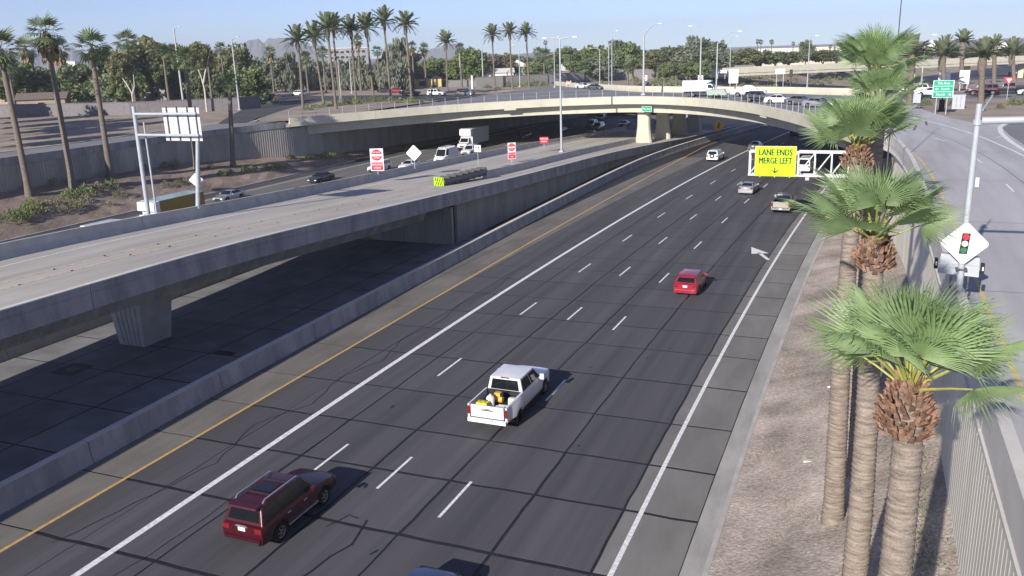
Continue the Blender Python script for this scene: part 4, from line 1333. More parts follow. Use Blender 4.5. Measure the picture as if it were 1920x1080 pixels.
for i, (x, y, z, H, R, lean) in enumerate(DATEP):
    r = RN(900 + i)
    if x > 0:
        H -= 1.6; R *= .85
    if x < 0:
        nl += 1
        lab = "%s date palm from the left in the tall row left of the overpass" % ORD[nl - 1]
    else:
        nr += 1
        lab = "%s date palm from the left beside the street at far right" % ORD[nr - 1]
    t = thing("date_palm", lab, "palm tree", (x, y, z), 0, "date palms along the street")
    mid_trunk(H, .30 if x < 0 else .42, .22 if x < 0 else .36, lean, i, dy=r.uniform(-.3, .3)).build("trunk", BARK, t, 0.9)
    MB().tube([(lean, 0, H - 2.2), (lean, 0, H - 1.7), (lean, 0, H - .8), (lean, 0, H - .1), (lean, 0, H + .25)], [.2, .38, .5, .42, .2] if x < 0 else [.36, .5, .62, .5, .2], 9).build("leaf_boss", BARK, t, 0.9)
    nf = 30 if x < 0 else 26
    for k in range(nf):
        u = (k + .5) / nf
        el = radians((84 - 92 * u) if x < 0 else (88 - 70 * u)) + r.uniform(-.1, .1)
        a = k * 2.39996 + i
        o = link("frond", FEA[min(3, int(u * 4))], t, (lean + .08 * cos(a), .08 * sin(a), H))
        o.rotation_euler = (Matrix.Rotation(a, 3, 'Z') @ Matrix.Rotation(-el, 3, 'Y')).to_euler()
        s_ = R * r.uniform(.88, 1.08)
        o.scale = (s_, s_ * 1.1, s_)

# ================================================================== broadleaf trees
def crown_mesh(seed, m, weep=False, n_cl=64, per=78, leaf=0.085):
    """crown in the unit sphere (radius 1): clumps of leaf-sized faces with gaps between"""
    r = RN(seed)
    mb = MB()
    for c in range(n_cl):
        while True:
            p = Vector((r.uniform(-1, 1), r.uniform(-1, 1), r.uniform(-.95, 1)))
            if .25 < p.length < .92:
                break
        cr = r.uniform(.18, .34)
        for k in range(per):
            d = Vector((r.gauss(0, 1), r.gauss(0, 1), r.gauss(0, 1)))
            d = d.normalized() * cr * r.random() ** .45
            if weep:
                d.z = -abs(d.z) * 2.4 * r.random() + cr * .3
                d.x *= .75
                d.y *= .75
            q = p + d
            n_ = Vector((r.gauss(0, 1), r.gauss(0, 1), r.gauss(.4, 1))).normalized()
            u = n_.orthogonal().normalized()
            w = n_.cross(u)
            s1 = leaf * r.uniform(.6, 1.35)
            s2 = s1 * r.uniform(.45, .8)
            if weep:
                u = Vector((r.uniform(-.3, .3), r.uniform(-.3, .3), -1)).normalized()
                w = u.orthogonal().normalized()
                w = (Matrix.Rotation(r.uniform(0, 6.28), 3, u) @ w)
                s1, s2 = leaf * r.uniform(1, 2), leaf * .38
            mb.add([q - u * s1, q + w * s2, q + u * s1, q - w * s2], [(0, 1, 2, 3)])
    return mb.mesh("crown", [m])
STY = dict(mid=(L_MID, False), dark=(L_DARK, False), olive=(L_OLIVE, False), grey=(L_GREY, False), weep=(L_GREY, True), bright=(L_BRIGHT, False), brown=(L_BROWN, False))
STN = dict(mid="green leafy tree", dark="dark green tree", olive="olive tinted tree", grey="grey green tree", weep="grey green weeping tree", bright="bright green tree", brown="brownish sparse tree")
ZN = ["behind the slate wall at upper left", "behind the date palm row", "left of the grey street wall", "behind the white roofed houses", "beyond the overpass", "behind the far overpass at right", "low on the dirt bank past the overpass"]
CRM = {}
for k, (m, wp_) in STY.items():
    CRM[k] = [crown_mesh(100 + 7 * i + len(k) * 13, m, wp_) for i in range(2)]
cnt = {}
for i, (x, y, z, H, cb, R, st_, zone) in enumerate(TREES):
    r = RN(300 + i)
    cnt[(st_, zone)] = cnt.get((st_, zone), 0) + 1
    same = sum(1 for q in TREES if q[6] == st_ and q[7] == zone)
    lab = ("%s %s from the left %s" % (ORD[cnt[(st_, zone)] - 1], STN[st_], ZN[zone])) if same > 1 else "%s %s" % (STN[st_], ZN[zone])
    t = thing("tree", lab, "tree", (x, y, z), 0, "background trees")
    cz = (H + cb) / 2
    hz = max(.8, (H - cb) / 2)
    tm = MB()
    tm.tube([(0, 0, -.2), (.1, 0, cb * .6), (r.uniform(-.3, .3), .1, cz)], [.32, .24, .12], 7)
    for q in range(4):
        a = r.uniform(0, 6.28)
        tm.tube([(.05, 0, cb * .5), (R * .3 * cos(a), R * .3 * sin(a), cz * .8), (R * .6 * cos(a), R * .6 * sin(a), cz + hz * .3)], [.16, .1, .04], 5)
    tm.build("trunk", BARK_T, t, 0.9)
    link("crown", CRM[st_][i % 2], t, (0, 0, cz), r.uniform(0, 6.28), scale=(R * 1.3, R * 1.3, hz * 1.22))
for i, (x, y, H, R, st_) in enumerate([(-122, 84, 12, 4.3, 'mid'), (-134, 93, 13, 4.6, 'dark'), (-147, 102, 12, 4.6, 'mid'), (-161, 112, 13, 4.8, 'olive'), (-112, 77, 11, 4, 'mid'), (-176, 122, 13, 5, 'dark'), (-140, 97, 17, 3.5, 'mid'), (-128, 88, 18, 3.2, 'olive')]):
    t = thing("tree", "%s street tree past the left frame edge shading the dirt lot" % ORD[i], "tree", (x, y, 7.0), 0, "street trees at the left frame edge")
    MB().tube([(0, 0, -.2), (.1, 0, 4), (0, .1, H * .7)], [.3, .22, .1], 7).build("trunk", BARK_T, t, 0.9)
    link("crown", CRM[st_][i % 2], t, (0, 0, H * .68), i, scale=(R, R, H * .36))
# pale bare-limbed eucalypts by the slate wall
for (x, y, z, pts, lab) in [(-151.5, 146, 7.1, [[(0, 0, 0), (.2, 0, 4.5), (-1.0, 0, 6.5), (-3.8, .5, 9.6)], [(.1, 0, 3.8), (1.2, 0, 6.0), (1.0, .4, 8.5)]], "pale bare limb of a leaning tree left behind the slate wall"),
                        (-134.5, 150, 7.1, [[(0, 0, 0), (.1, 0, 5.0), (-.4, 0, 7.5), (-1.8, .3, 11)], [(0, 0, 6.2), (.9, .1, 8.8), (2.3, .2, 12)]], "pale forked tree trunk before the dark roofed house")]:
    t = thing("bare_tree", lab, "tree", (x, y, z))
    for k, pl in enumerate(pts):
        MB().tube(pl, [.24 - .17 * q / (len(pl) - 1) for q in range(len(pl))], 7).build("trunk" if k == 0 else "limb", BARK_W, t, 0.9)
    link("crown", CRM['olive'][k % 2], t, (pts[0][-1][0] + 1.5, 0, pts[0][-1][2] + 1.0), scale=(3, 3, 2.6))

# ================================================================== shrubs
def shrub_mesh(seed, m, n=230, leaf=.10, tall=1.0):
    r = RN(seed)
    mb = MB()
    for k in range(n):
        a, rad = r.uniform(0, 6.28), r.random() ** .6
        h = tall * (1 - rad ** 2 * .8) * r.random() ** .5
        q = Vector((rad * cos(a), rad * sin(a), h))
        u = Vector((cos(a) * .5 + r.gauss(0, .4), sin(a) * .5 + r.gauss(0, .4), 1.0)).normalized()
        w = u.orthogonal()
        w = (Matrix.Rotation(r.uniform(0, 6.28), 3, u) @ w).normalized()
        s1, s2 = leaf * r.uniform(.8, 1.9), leaf * r.uniform(.4, .8)
        mb.add([q - u * s1, q + w * s2, q + u * s1, q - w * s2], [(0, 1, 2, 3)])
    return mb.mesh("foliage", [m])
SHM = dict(g=[shrub_mesh(1, L_MID), shrub_mesh(2, L_BRIGHT)], y=[shrub_mesh(3, L_OLIVE), shrub_mesh(4, L_SAGE, 180)], s=[shrub_mesh(5, L_SAGE, 130, .12, 1.2)], d=[shrub_mesh(6, L_DARK)], b=[shrub_mesh(7, L_BROWN)])
SHN = dict(g="rounded green shrub", y="dry olive shrub", s="sparse pale shrub", d="dark green shrub", b="brown dry shrub")
cnt = {}
ALLS = [(q, "on the bank beside the eastbound lanes", 0) for q in SHRUBS] + [(q, "on the traffic island under the date palms" if q[0] / q[1] < -.5 and q[1] < 195 else "before the grey street wall" if q[0] < -20 else "around the green guide sign", 1) for q in SHRUBS2]
ALLS.sort(key=lambda e: e[0][0] / e[0][1])
for i, ((x, y, z, R, st_), zn, gk) in enumerate(ALLS):
    r = RN(700 + i)
    key = (st_, zn)
    cnt[key] = cnt.get(key, 0) + 1
    tot = sum(1 for e in ALLS if (e[0][4], e[1]) == key)
    lab = "%s %s from the left %s" % (ORD[cnt[key] - 1] if cnt[key] <= 18 else "next", SHN[st_], zn) if tot > 1 else "%s %s" % (SHN[st_], zn)
    t = thing("shrub", lab, "shrub", (x, y, z - .05), 0, "roadside shrubs")
    me = SHM[st_][i % len(SHM[st_])]
    link("foliage", me, t, (0, 0, 0), r.uniform(0, 6.28), scale=(R * 1.1, R * 1.1, R * r.uniform(1.05, 1.35)))
    MB().tube([(0, 0, -.2), (0, 0, R * .5)], [.05, .02], 5).build("stem", BARK_T, t)
# scrub on the trench bank beyond the overpass: too many to count
r = RN(55)
mb = MB()
for k in range(420):
    Y = r.uniform(215, 520)
    u = r.random()
    X = -98 + 34 * u + cy(Y)
    z = interp(u, [0, .35, .82, 1], [7.1, 5.6, 2.0, .4])
    R = r.uniform(.8, 2.2)
    if (int(Y / 23) + int(u * 4)) % 3 == 0:
        continue
    for q in range(26):
        a = r.uniform(0, 6.28)
        d = R * r.random() ** .6
        p = Vector((X + d * cos(a), Y + d * sin(a), z + R * .8 * r.random() * (1 - d / R * .6)))
        u_ = Vector((r.gauss(0, 1), r.gauss(0, 1), r.gauss(.5, 1))).normalized()
        w = u_.orthogonal().normalized()
        s1, s2 = R * .22, R * .14
        mb.add([p - u_ * s1, p + w * s2, p + u_ * s1, p - w * s2], [(0, 1, 2, 3)], k % 2)
stuff(tag(mb.build("bank_scrub", [L_MID, L_OLIVE]), "green scrub covering the dirt bank beyond the overpass", "scrub"))
# low plants on the gravel by the ribbed wall, too dense to count
mb = MB()
r = RN(66)
for k in range(900):
    Y = r.choice((24.5, 27.5, 31, 34)) + r.gauss(0, 1.0)
    X = 2.3 + r.gauss(0, .35)
    if X > 3.1:
        continue
    z = gravel_z(X, Y)
    u_ = Vector((r.gauss(0, 1), r.gauss(0, 1), r.gauss(.6, .6))).normalized()
    w = u_.orthogonal().normalized()
    p = Vector((X, Y, z + r.random() * .16))
    s1, s2 = .07, .022
    mb.add([p - u_ * s1, p + w * s2, p + u_ * s1, p - w * s2], [(0, 1, 2, 3)], r.randrange(2))
stuff(tag(mb.build("ground_cover", [L_SAGE, L_MID]), "grey green ground cover at the foot of the pale ribbed wall", "ground cover"))
# ================================================================== vehicles
PAINTS = {}
def paint(name, col, metal=0.0, rough=0.32, coat=0.7):
    if name not in PAINTS:
        PAINTS[name] = mat("paint_" + name, col, rough, 0.04, 2, metal=metal, coat=coat, spec=0.5)
    return PAINTS[name]
P_WHITE = paint("white", (0.74, 0.75, 0.77))
P_CREAM = paint("cream", (0.66, 0.64, 0.58))
P_MAROON = paint("maroon", (0.062, 0.0045, 0.012), 0.2, .3, .55)
P_RED = paint("red", (0.33, 0.016, 0.04), 0.15)
P_SILVER = paint("silver", (0.44, 0.45, 0.48), 0.55)
P_GOLD = paint("champagne", (0.46, 0.43, 0.37), 0.35)
P_BLACK = paint("black", (0.018, 0.019, 0.022))
P_GREY = paint("grey", (0.12, 0.125, 0.135), 0.3)
P_BLUE = paint("blue", (0.035, 0.065, 0.15), 0.35)
P_GREEN = paint("pale_green", (0.36, 0.46, 0.38))
P_BOX = paint("box_grey", (0.36, 0.37, 0.385), 0.1, 0.5, 0.1)
P_OCHRE = paint("ochre", (0.30, 0.20, 0.035), 0.0, 0.5, 0.1)

SPEC = dict(
    sedan=dict(L=4.7, W=1.82, H=1.45, belt=.93, hr=.92, hf=.74, dz=1.0, fb=.98, rf=.22, rr=-.98, rb=-1.72, wt=.60, yf=1.42, yr=-1.38, rw=.33, sill=.24, win=[(.0, .52), (.55, 1.)]),
    coupe=dict(L=4.5, W=1.85, H=1.36, belt=.92, hr=.90, hf=.72, dz=1.0, fb=.80, rf=.02, rr=-.85, rb=-1.78, wt=.58, yf=1.38, yr=-1.34, rw=.34, sill=.22, win=[(0., 1.)]),
    hatch=dict(L=4.35, W=1.80, H=1.50, belt=.96, hr=.95, hf=.76, dz=.96, fb=1.02, rf=.30, rr=-1.62, rb=-2.06, wt=.62, yf=1.36, yr=-1.30, rw=.33, sill=.24, win=[(0., .40), (.43, .80), (.83, 1.)]),
    suv=dict(L=4.85, W=1.93, H=1.80, belt=1.12, hr=1.10, hf=.92, dz=1.12, fb=.95, rf=.38, rr=-2.05, rb=-2.34, wt=.70, yf=1.42, yr=-1.40, rw=.385, sill=.36, win=[(0., .36), (.39, .70), (.73, 1.)]),
    van=dict(L=5.9, W=2.02, H=2.45, belt=1.25, hr=1.18, hf=.95, dz=1.25, fb=2.15, rf=1.45, rr=-2.80, rb=-2.90, wt=.86, yf=1.85, yr=-1.75, rw=.36, sill=.36, win=[(.0, .20)]),
)
_cache = {}
def body_mesh(sp, y0=None, y1=None, key=None):
    """shell of the lower body with real wheel arches"""
    L, W = sp['L'], sp['W']
    ya, yb = -L / 2 if y0 is None else y0, L / 2 if y1 is None else y1
    n = 58
    mb = MB()
    rings = []
    ra = sp['rw'] + .07
    for i in range(n + 1):
        y = ya + (yb - ya) * i / n
        w = W / 2
        e = (y - (L / 2 - .75)) / .75
        if e > 0:
            w *= 1 - .15 * e * e
        e2 = (-(L / 2 - .5) - y) / .5
        if e2 > 0 and y0 is None:
            w *= 1 - .07 * e2 * e2
        # top line
        if y > sp['fb']:
            t = (y - sp['fb']) / (L / 2 - sp['fb'])
            zt = sp['hr'] + (sp['hf'] - sp['hr']) * t ** 1.6
            if y > L / 2 - .14:
                zt -= .16 * ((y - L / 2 + .14) / .14) ** 2
        elif y < sp['rb']:
            t = (sp['rb'] - y) / max(.01, L / 2 + sp['rb'])
            zt = sp['dz'] - .03 * t
            if y < -L / 2 + .1 and y0 is None:
                zt -= .05
        else:
            u = (y - sp['rb']) / (sp['fb'] - sp['rb'])
            zt = sp['dz'] + (sp['hr'] - sp['dz']) * u
        zb = sp['sill']
        for yw in (sp['yf'], sp['yr']):
            d = abs(y - yw)
            if d < ra:
                zb = max(zb, sp['rw'] + sqrt(ra * ra - d * d) - .02)
        if y > L / 2 - .3:
            zb = max(zb, sp['sill'] + .02)
        zm = max(.30 * sp['sill'] + .62 * zt, zb + .03)
        z1 = min(max(zb + .10, zb), zm - .01)
        half = [(w * .94, zb), (w * .985, z1), (w, zm), (w * .985, max(zt - .13, zm + .01)), (w * .93, zt - .02), (w * .6, zt + .012), (0, zt + .022)]
        ring = [(x, y, z) for x, z in half] + [(-x, y, z) for x, z in half[-2::-1]]
        rings.append(ring)
    m = len(rings[0])
    vs = [p for r_ in rings for p in r_]
    fs = [(a * m + b, a * m + b + 1, (a + 1) * m + b + 1, (a + 1) * m + b) for a in range(n) for b in range(m - 1)]
    mb.add(vs, fs, 0)
    mb.add(rings[0], [tuple(range(m))], 0)
    mb.add(rings[-1], [tuple(range(m - 1, -1, -1))], 0)
    mb.box(-W * .40, W * .40, ya + .06, yb - .1, sp['sill'] - .03, sp['rw'] * 2 + .12, 1)  # black core added inside the shell to block light through arches and underside
    return mb
def lerp3(a, b, t):
    return tuple(a[i] + (b[i] - a[i]) * t for i in range(3))
def quad_at(c, u0, u1, v0, v1, off):
    """inset patch of quad c=(bl,br,tr,tl) pushed out along its normal, thin slab"""
    def P(u, v):
        return Vector(lerp3(lerp3(c[0], c[1], u), lerp3(c[3], c[2], u), v))
    q = [P(u0, v0), P(u1, v0), P(u1, v1), P(u0, v1)]
    n = (q[1] - q[0]).cross(q[3] - q[0]).normalized()
    return [p - n * .02 for p in q], [p + n * off for p in q]
def wheel_meshes(r, w):
    key = ('w', r, w)
    if key not in _cache:
        n = 20
        prof = [(-w / 2, r * .62), (-w / 2, r * .94), (-w / 2 + .03, r), (w / 2 - .03, r), (w / 2, r * .94), (w / 2, r * .62)]
        vs, fs = [], []
        for k in range(n):
            a = 2 * pi * k / n
            for x, q in prof:
                vs.append((x, q * cos(a), q * sin(a)))
        m = len(prof)
        for k in range(n):
            for j in range(m - 1):
                fs.append((k * m + j, k * m + j + 1, ((k + 1) % n) * m + j + 1, ((k + 1) % n) * m + j))
        ty = MB().add(vs, fs).mesh("tyre", [RUBBER], .6)
        rm = MB()
        for s_ in (-1, 1):
            x = s_ * w * .36
            rim = [(x, r * .63 * cos(2 * pi * k / n), r * .63 * sin(2 * pi * k / n)) for k in range(n)]
            rm.add(rim, [tuple(range(n)) if s_ > 0 else tuple(range(n - 1, -1, -1))], 1)
            for k in range(6):
                a = 2 * pi * k / 6
                ca, sa = cos(a), sin(a)
                p = [(-.05, .08), (.05, .08), (.04, .6), (-.04, .6)]
                q = [(x + s_ * .02, (u * -sa + v * ca) * r, (u * ca + v * sa) * r) for u, v in p]
                rm.add(q, [(0, 1, 2, 3) if s_ > 0 else (3, 2, 1, 0)], 0)
            rm.tube([(x, r * .6 * cos(2 * pi * k / n), r * .6 * sin(2 * pi * k / n)) for k in range(n + 1)], .02, 5, 0, False)
        rmm = rm.mesh("rim", [RIMM, BLACKP])
        _cache[key] = (ty, rmm)
    return _cache[key]
def part(root, name, key, builder, mats, smooth=.7, obj_mat=None, loc=None):
    if key not in _cache:
        _cache[key] = builder().mesh(name, mats, smooth)
    o = link(name, _cache[key], root, loc)
    if obj_mat is not None:
        o.material_slots[0].link = 'OBJECT'
        o.material_slots[0].material = obj_mat
    return o
def add_wheels(root, sp, xs=None, w=.22, dual=False):
    ty, rm = wheel_meshes(sp['rw'], w)
    for y in (sp['yf'], sp['yr']):
        for s_ in (-1, 1):
            x = s_ * ((sp['W'] / 2 if xs is None else xs) - w / 2 - .015)
            o = link("wheel", ty, root, (x, y, sp['rw']))
            link("rim", rm, o)
def cabin(root, sp, key, col, wb_, wins=True, back=True):
    """greenhouse with its panes as parts"""
    W = sp['W'] / 2
    zb, zt = min(sp['hr'], sp['dz']) - .03, sp['H']
    wb0, wt = W * .93, sp['wt']
    zbf, zbr = sp['hr'] - .02, sp['dz'] - .02
    bl = {(-1, 0): (-wb0, sp['rb'], zbr), (1, 0): (wb0, sp['rb'], zbr), (1, 1): (wb0, sp['fb'], zbf), (-1, 1): (-wb0, sp['fb'], zbf)}
    tp = {(-1, 0): (-wt, sp['rr'], zt - .06), (1, 0): (wt, sp['rr'], zt - .06), (1, 1): (wt, sp['rf'], zt - .06), (-1, 1): (-wt, sp['rf'], zt - .06)}
    def mk():
        mb = MB()
        b = [bl[(-1, 0)], bl[(1, 0)], bl[(1, 1)], bl[(-1, 1)]]
        t = [tp[(-1, 0)], tp[(1, 0)], tp[(1, 1)], tp[(-1, 1)]]
        mb.add(b + t, [(0, 1, 5, 4), (1, 2, 6, 5), (2, 3, 7, 6), (3, 0, 4, 7)])
        # domed roof
        n = 6
        rows = []
        for i in range(n + 1):
            y = sp['rr'] + (sp['rf'] - sp['rr']) * i / n
            e = sin(pi * (i + .0) / n) ** .5
            rows.append([(x * wt, y, zt - .06 + .06 * e * (1 - abs(x) ** 3)) for x in (-1, -.66, -.33, 0, .33, .66, 1)])
        vs = [p for r_ in rows for p in r_]
        mb.add(vs, [(a * 7 + k, a * 7 + k + 1, (a + 1) * 7 + k + 1, (a + 1) * 7 + k) for a in range(n) for k in range(6)])
        return mb
    co = part(root, "cabin", (key, 'cab'), mk, [col], .5, col)
    if root.location.y < 150:
        bv = co.modifiers.new("soft_edges", 'BEVEL')
        bv.width, bv.segments, bv.limit_method, bv.angle_limit = .05, 3, 'ANGLE', radians(28)
    def slab(c, u0, u1, v0, v1):
        def f():
            a, b = quad_at(c, u0, u1, v0, v1, .008)
            return MB().hexa(a, b)
        return f
    part(root, "windshield", (key, 'ws'), slab((bl[(1, 1)], bl[(-1, 1)], tp[(-1, 1)], tp[(1, 1)]), .05, .95, .06, .93), [GLASS], 0)
    if back:
        part(root, "rear_window", (key, 'rw'), slab((bl[(-1, 0)], bl[(1, 0)], tp[(1, 0)], tp[(-1, 0)]), .09, .91, .14, .86), [GLASS], 0)
    if wins:
        for i, (a, b) in enumerate(sp['win']):
            ua, ub = .05 + .90 * (1 - b), .05 + .90 * (1 - a)
            part(root, "side_window", (key, 'sr', i), slab((bl[(1, 0)], bl[(1, 1)], tp[(1, 1)], tp[(1, 0)]), ua, ub, .10, .88), [GLASS], 0)
            part(root, "side_window", (key, 'sl', i), slab((bl[(-1, 1)], bl[(-1, 0)], tp[(-1, 0)], tp[(-1, 1)]), 1 - ub, 1 - ua, .10, .88), [GLASS], 0)
def car(kind, label, x, y, z, h, col, cat="car", group="traffic", name=None, near=0, scale=1.0):
    sp = SPEC[kind]
    root = thing(name or {"sedan": "sedan", "coupe": "coupe", "hatch": "hatchback", "suv": "suv", "van": "van"}[kind], label, cat, (x, y, z), radians(h), group)
    if scale != 1.0:
        root.scale = (scale,) * 3
    L, W = sp['L'], sp['W']
    part(root, "body", (kind, 'body'), lambda: body_mesh(sp), [col, BLACKP], .75, col)
    cabin(root, sp, kind, col, 0)
    add_wheels(root, sp)
    zt = (sp['dz'] if kind in ('sedan', 'coupe') else sp['belt'])
    for s_ in (-1, 1):
        x0, x1 = sorted((s_ * W * .30, s_ * W * .455))
        part(root, "tail_lamp", (kind, 'tl', s_), lambda: MB().box(x0, x1, -L / 2 - .015, -L / 2 + .08, zt - .30, zt - .10), [LAMP_R], 0)
        a0, a1 = sorted((s_ * W * .24, s_ * W * .41))
        part(root, "head_lamp", (kind, 'hl', s_), lambda: MB().box(a0, a1, L / 2 - .10, L / 2 + .012, sp['hf'] - .27, sp['hf'] - .14), [LAMP_W], 0)
        part(root, "mirror", (kind, 'mi', s_), lambda: MB().box(*sorted((s_ * (W / 2 - .02), s_ * (W / 2 + .17))), sp['fb'] - .42, sp['fb'] - .30, sp['belt'] - .02, sp['belt'] + .13), [col], 0, col)
    part(root, "bumper", (kind, 'bu'), lambda: MB().box(-W * .42, W * .42, -L / 2 - .06, -L / 2 + .1, sp['sill'] + .02, sp['sill'] + .24), [col], 0, col)
    part(root, "front_bumper", (kind, 'fbu'), lambda: MB().box(-W * .36, W * .36, L / 2 - .12, L / 2 + .05, sp['sill'] - .02, sp['sill'] + .2), [BLACKP], 0)
    part(root, "grille", (kind, 'gr'), lambda: MB().box(-W * .22, W * .22, L / 2 - .1, L / 2 + .016, sp['hf'] - .32, sp['hf'] - .16), [BLACKP], 0)
    part(root, "licence_plate", (kind, 'pl'), lambda: MB().box(-.16, .16, -L / 2 - .03, -L / 2 + .02, zt - .28, zt - .13), [PLATE], 0)
    if near:
        for s_ in (-1, 1):
            for yy in (.15, -.85):
                part(root, "door_handle", (kind, 'dh', s_, yy), lambda: MB().box(*sorted((s_ * (W / 2 - .03), s_ * (W / 2 + .02))), yy - .1, yy + .1, sp['belt'] - .2, sp['belt'] - .16), [CHROME], 0)
    return root
# ---- maroon suv, nearest
r_ = car("suv", "dark maroon suv with silver roof rails in the second lane, nearest vehicle", -20.2, 24.05, 0, 0, P_MAROON, "suv", near=1)
sp = SPEC["suv"]
for s_ in (-1, 1):
    MB().tube([(s_ * .62, .25, 1.76), (s_ * .62, .15, 1.87), (s_ * .62, -1.75, 1.87), (s_ * .62, -1.88, 1.76)], [.035, .032, .032, .045], 7).build("roof_rail", CHROME, r_, .9)
for yy in (-.35, -1.35):
    MB().box(-.60, .60, yy - .03, yy + .03, 1.845, 1.875).build("crossbar", BLACKP, r_)
MB().box(-.36, .36, -1.15, -.45, 1.80, 1.808).build("sunroof", GLASS, r_)
MB().box(.93, .985, -.95, .95, .42, .47).build("side_step", CHROME, r_)
MB().hexa([(-.66, -2.34, 1.70), (.66, -2.34, 1.70), (.68, -2.02, 1.72), (-.68, -2.02, 1.72)], [(-.64, -2.30, 1.76), (.64, -2.30, 1.76), (.68, -2.02, 1.785), (-.68, -2.02, 1.785)]).build("spoiler", P_MAROON, r_)
MB().hexa([(-.30, -2.45, 1.0), (.30, -2.45, 1.0), (.24, -2.42, 1.0), (-.24, -2.42, 1.0)], [(-.22, -2.45, 1.07), (.22, -2.45, 1.07), (.2, -2.42, 1.07), (-.2, -2.42, 1.07)]).build("tailgate_trim", CHROME, r_)
MB().box(-.78, .78, -2.52, -2.40, .40, .50).build("bumper_strip", BLACKP, r_)
# ---- red hatchback
r_ = car("hatch", "bright red hatchback ahead of the white pickup in the right lane", -11.3, 61.6, 0, -1.5, P_RED, "car", near=1)
MB().hexa([(-.60, -1.95, 1.36), (.60, -1.95, 1.36), (.62, -1.6, 1.42), (-.62, -1.6, 1.42)], [(-.58, -1.95, 1.40), (.58, -1.95, 1.40), (.62, -1.6, 1.475), (-.62, -1.6, 1.475)]).build("spoiler", P_RED, r_)
# ---- other westbound traffic
car("sedan", "dark blue car at the bottom edge with only its front in view", -12.2, 19.75, 0, 0, P_BLUE, "car", near=1)
car("coupe", "silver coupe in the middle lane short of the yellow merge sign", -12.9, 107.3, 0, -3.7, P_SILVER, "car")
r_ = car("suv", "white suv with a spare wheel on its tailgate in the carpool lane", -21.9, 137.7, 0, -5.2, P_WHITE, "suv")
link("spare_wheel", wheel_meshes(.36, .2)[0], r_, (0, -2.55, 1.0), rot=(0, 0, pi / 2))
car("sedan", "dark sedan just left of the merge sign's edge", -17.6, 153.5, 0, -5.9, P_GREY, "car")
car("suv", "dark suv deep under the overpass left of the third palm", -12.7, 178.7, 0, -7.1, P_BLACK, "suv")
car("sedan", "grey sedan under the overpass between two dark vehicles", -8.0, 165.5, 0, -6.5, P_GREY, "car")
car("suv", "black suv under the overpass beside the palm crown", -4.2, 157.5, 0, -6.1, P_BLACK, "suv")
car("van", "white van seen through the sign truss", -7.5, 127.5, 0, -4.7, P_WHITE, "van", scale=.86)
# ---- eastbound traffic (facing the camera)
car("sedan", "black sedan facing the camera in the eastbound lanes", -74.3, 105.0, 0, 180, P_BLACK)
car("suv", "white suv half hidden by the tall do not enter sign", -71.2, 116.6, 0, 180, P_WHITE, "suv")
car("sedan", "white sedan under the blank diamond sign in the eastbound lanes", -67.9, 120.4, 0, 180, P_WHITE)
v = car("van", "white work van with a roof rack in the eastbound lanes", -65.7, 129.2, 0, 180, P_WHITE, "van")
for yy in (1.0, -.4, -1.8):
    MB().box(-.85, .85, yy - .04, yy + .04, 2.46, 2.58).build("roof_rack_bar", WHITEM, v)
for xx in (-.5, .1, .55):
    MB().tube([(xx, 1.4, 2.62), (xx, -2.3, 2.62)], .05, 6).build("roof_ladder_rail", WHITEM, v)
car("suv", "white suv beside the box truck's front wheel", -66.0, 139.7, 0, 180, P_WHITE, "suv")
car("coupe", "silver coupe behind the barrier right of the gantry post", -76.9, 87.9, 0, 180, P_SILVER)
EBF = [(-53.1, 171.5, "sedan", P_WHITE, "white car roof behind the ramp barrier at the overpass edge"), (-56.5, 188.0, "suv", P_SILVER, "silver suv in shade under the overpass, nearest of the cluster"),
       (-53.0, 197.5, "sedan", P_GREY, "grey sedan in shade at the right of the cluster under the overpass"), (-60.1, 194.6, "suv", P_SILVER, "pale suv leading the shaded cluster under the overpass"),
       (-63.4, 213.5, "suv", P_GREY, "grey suv at the back of the shaded cluster under the overpass"), (-67.5, 236.7, "van", P_WHITE, "white van farthest back under the overpass"),
       (-63.0, 246.6, "suv", P_SILVER, "silver suv farthest right behind the shaded cluster"), (-55.8, 223.5, "sedan", P_GREY, "grey car left of the lit column, far under the overpass"),
       (-62.9, 180.4, "sedan", P_BLACK, "black car in shade left of the tall lamp pole"), (-66.9, 168.3, "sedan", P_BLACK, "black car in shade behind the wrong way sign"),
       (-46.9, 209.3, "suv", P_SILVER, "pale suv between the first two columns"), (-42.6, 216.4, "sedan", P_WHITE, "white car between the second and third columns"), (-41.0, 226.2, "suv", P_WHITE, "white suv between the last two columns")]
for x, y, k, p, lab in EBF:
    car(k, lab, x, y, 0, 180, p, {"sedan": "car", "suv": "suv", "van": "van"}[k], "traffic under the overpass")
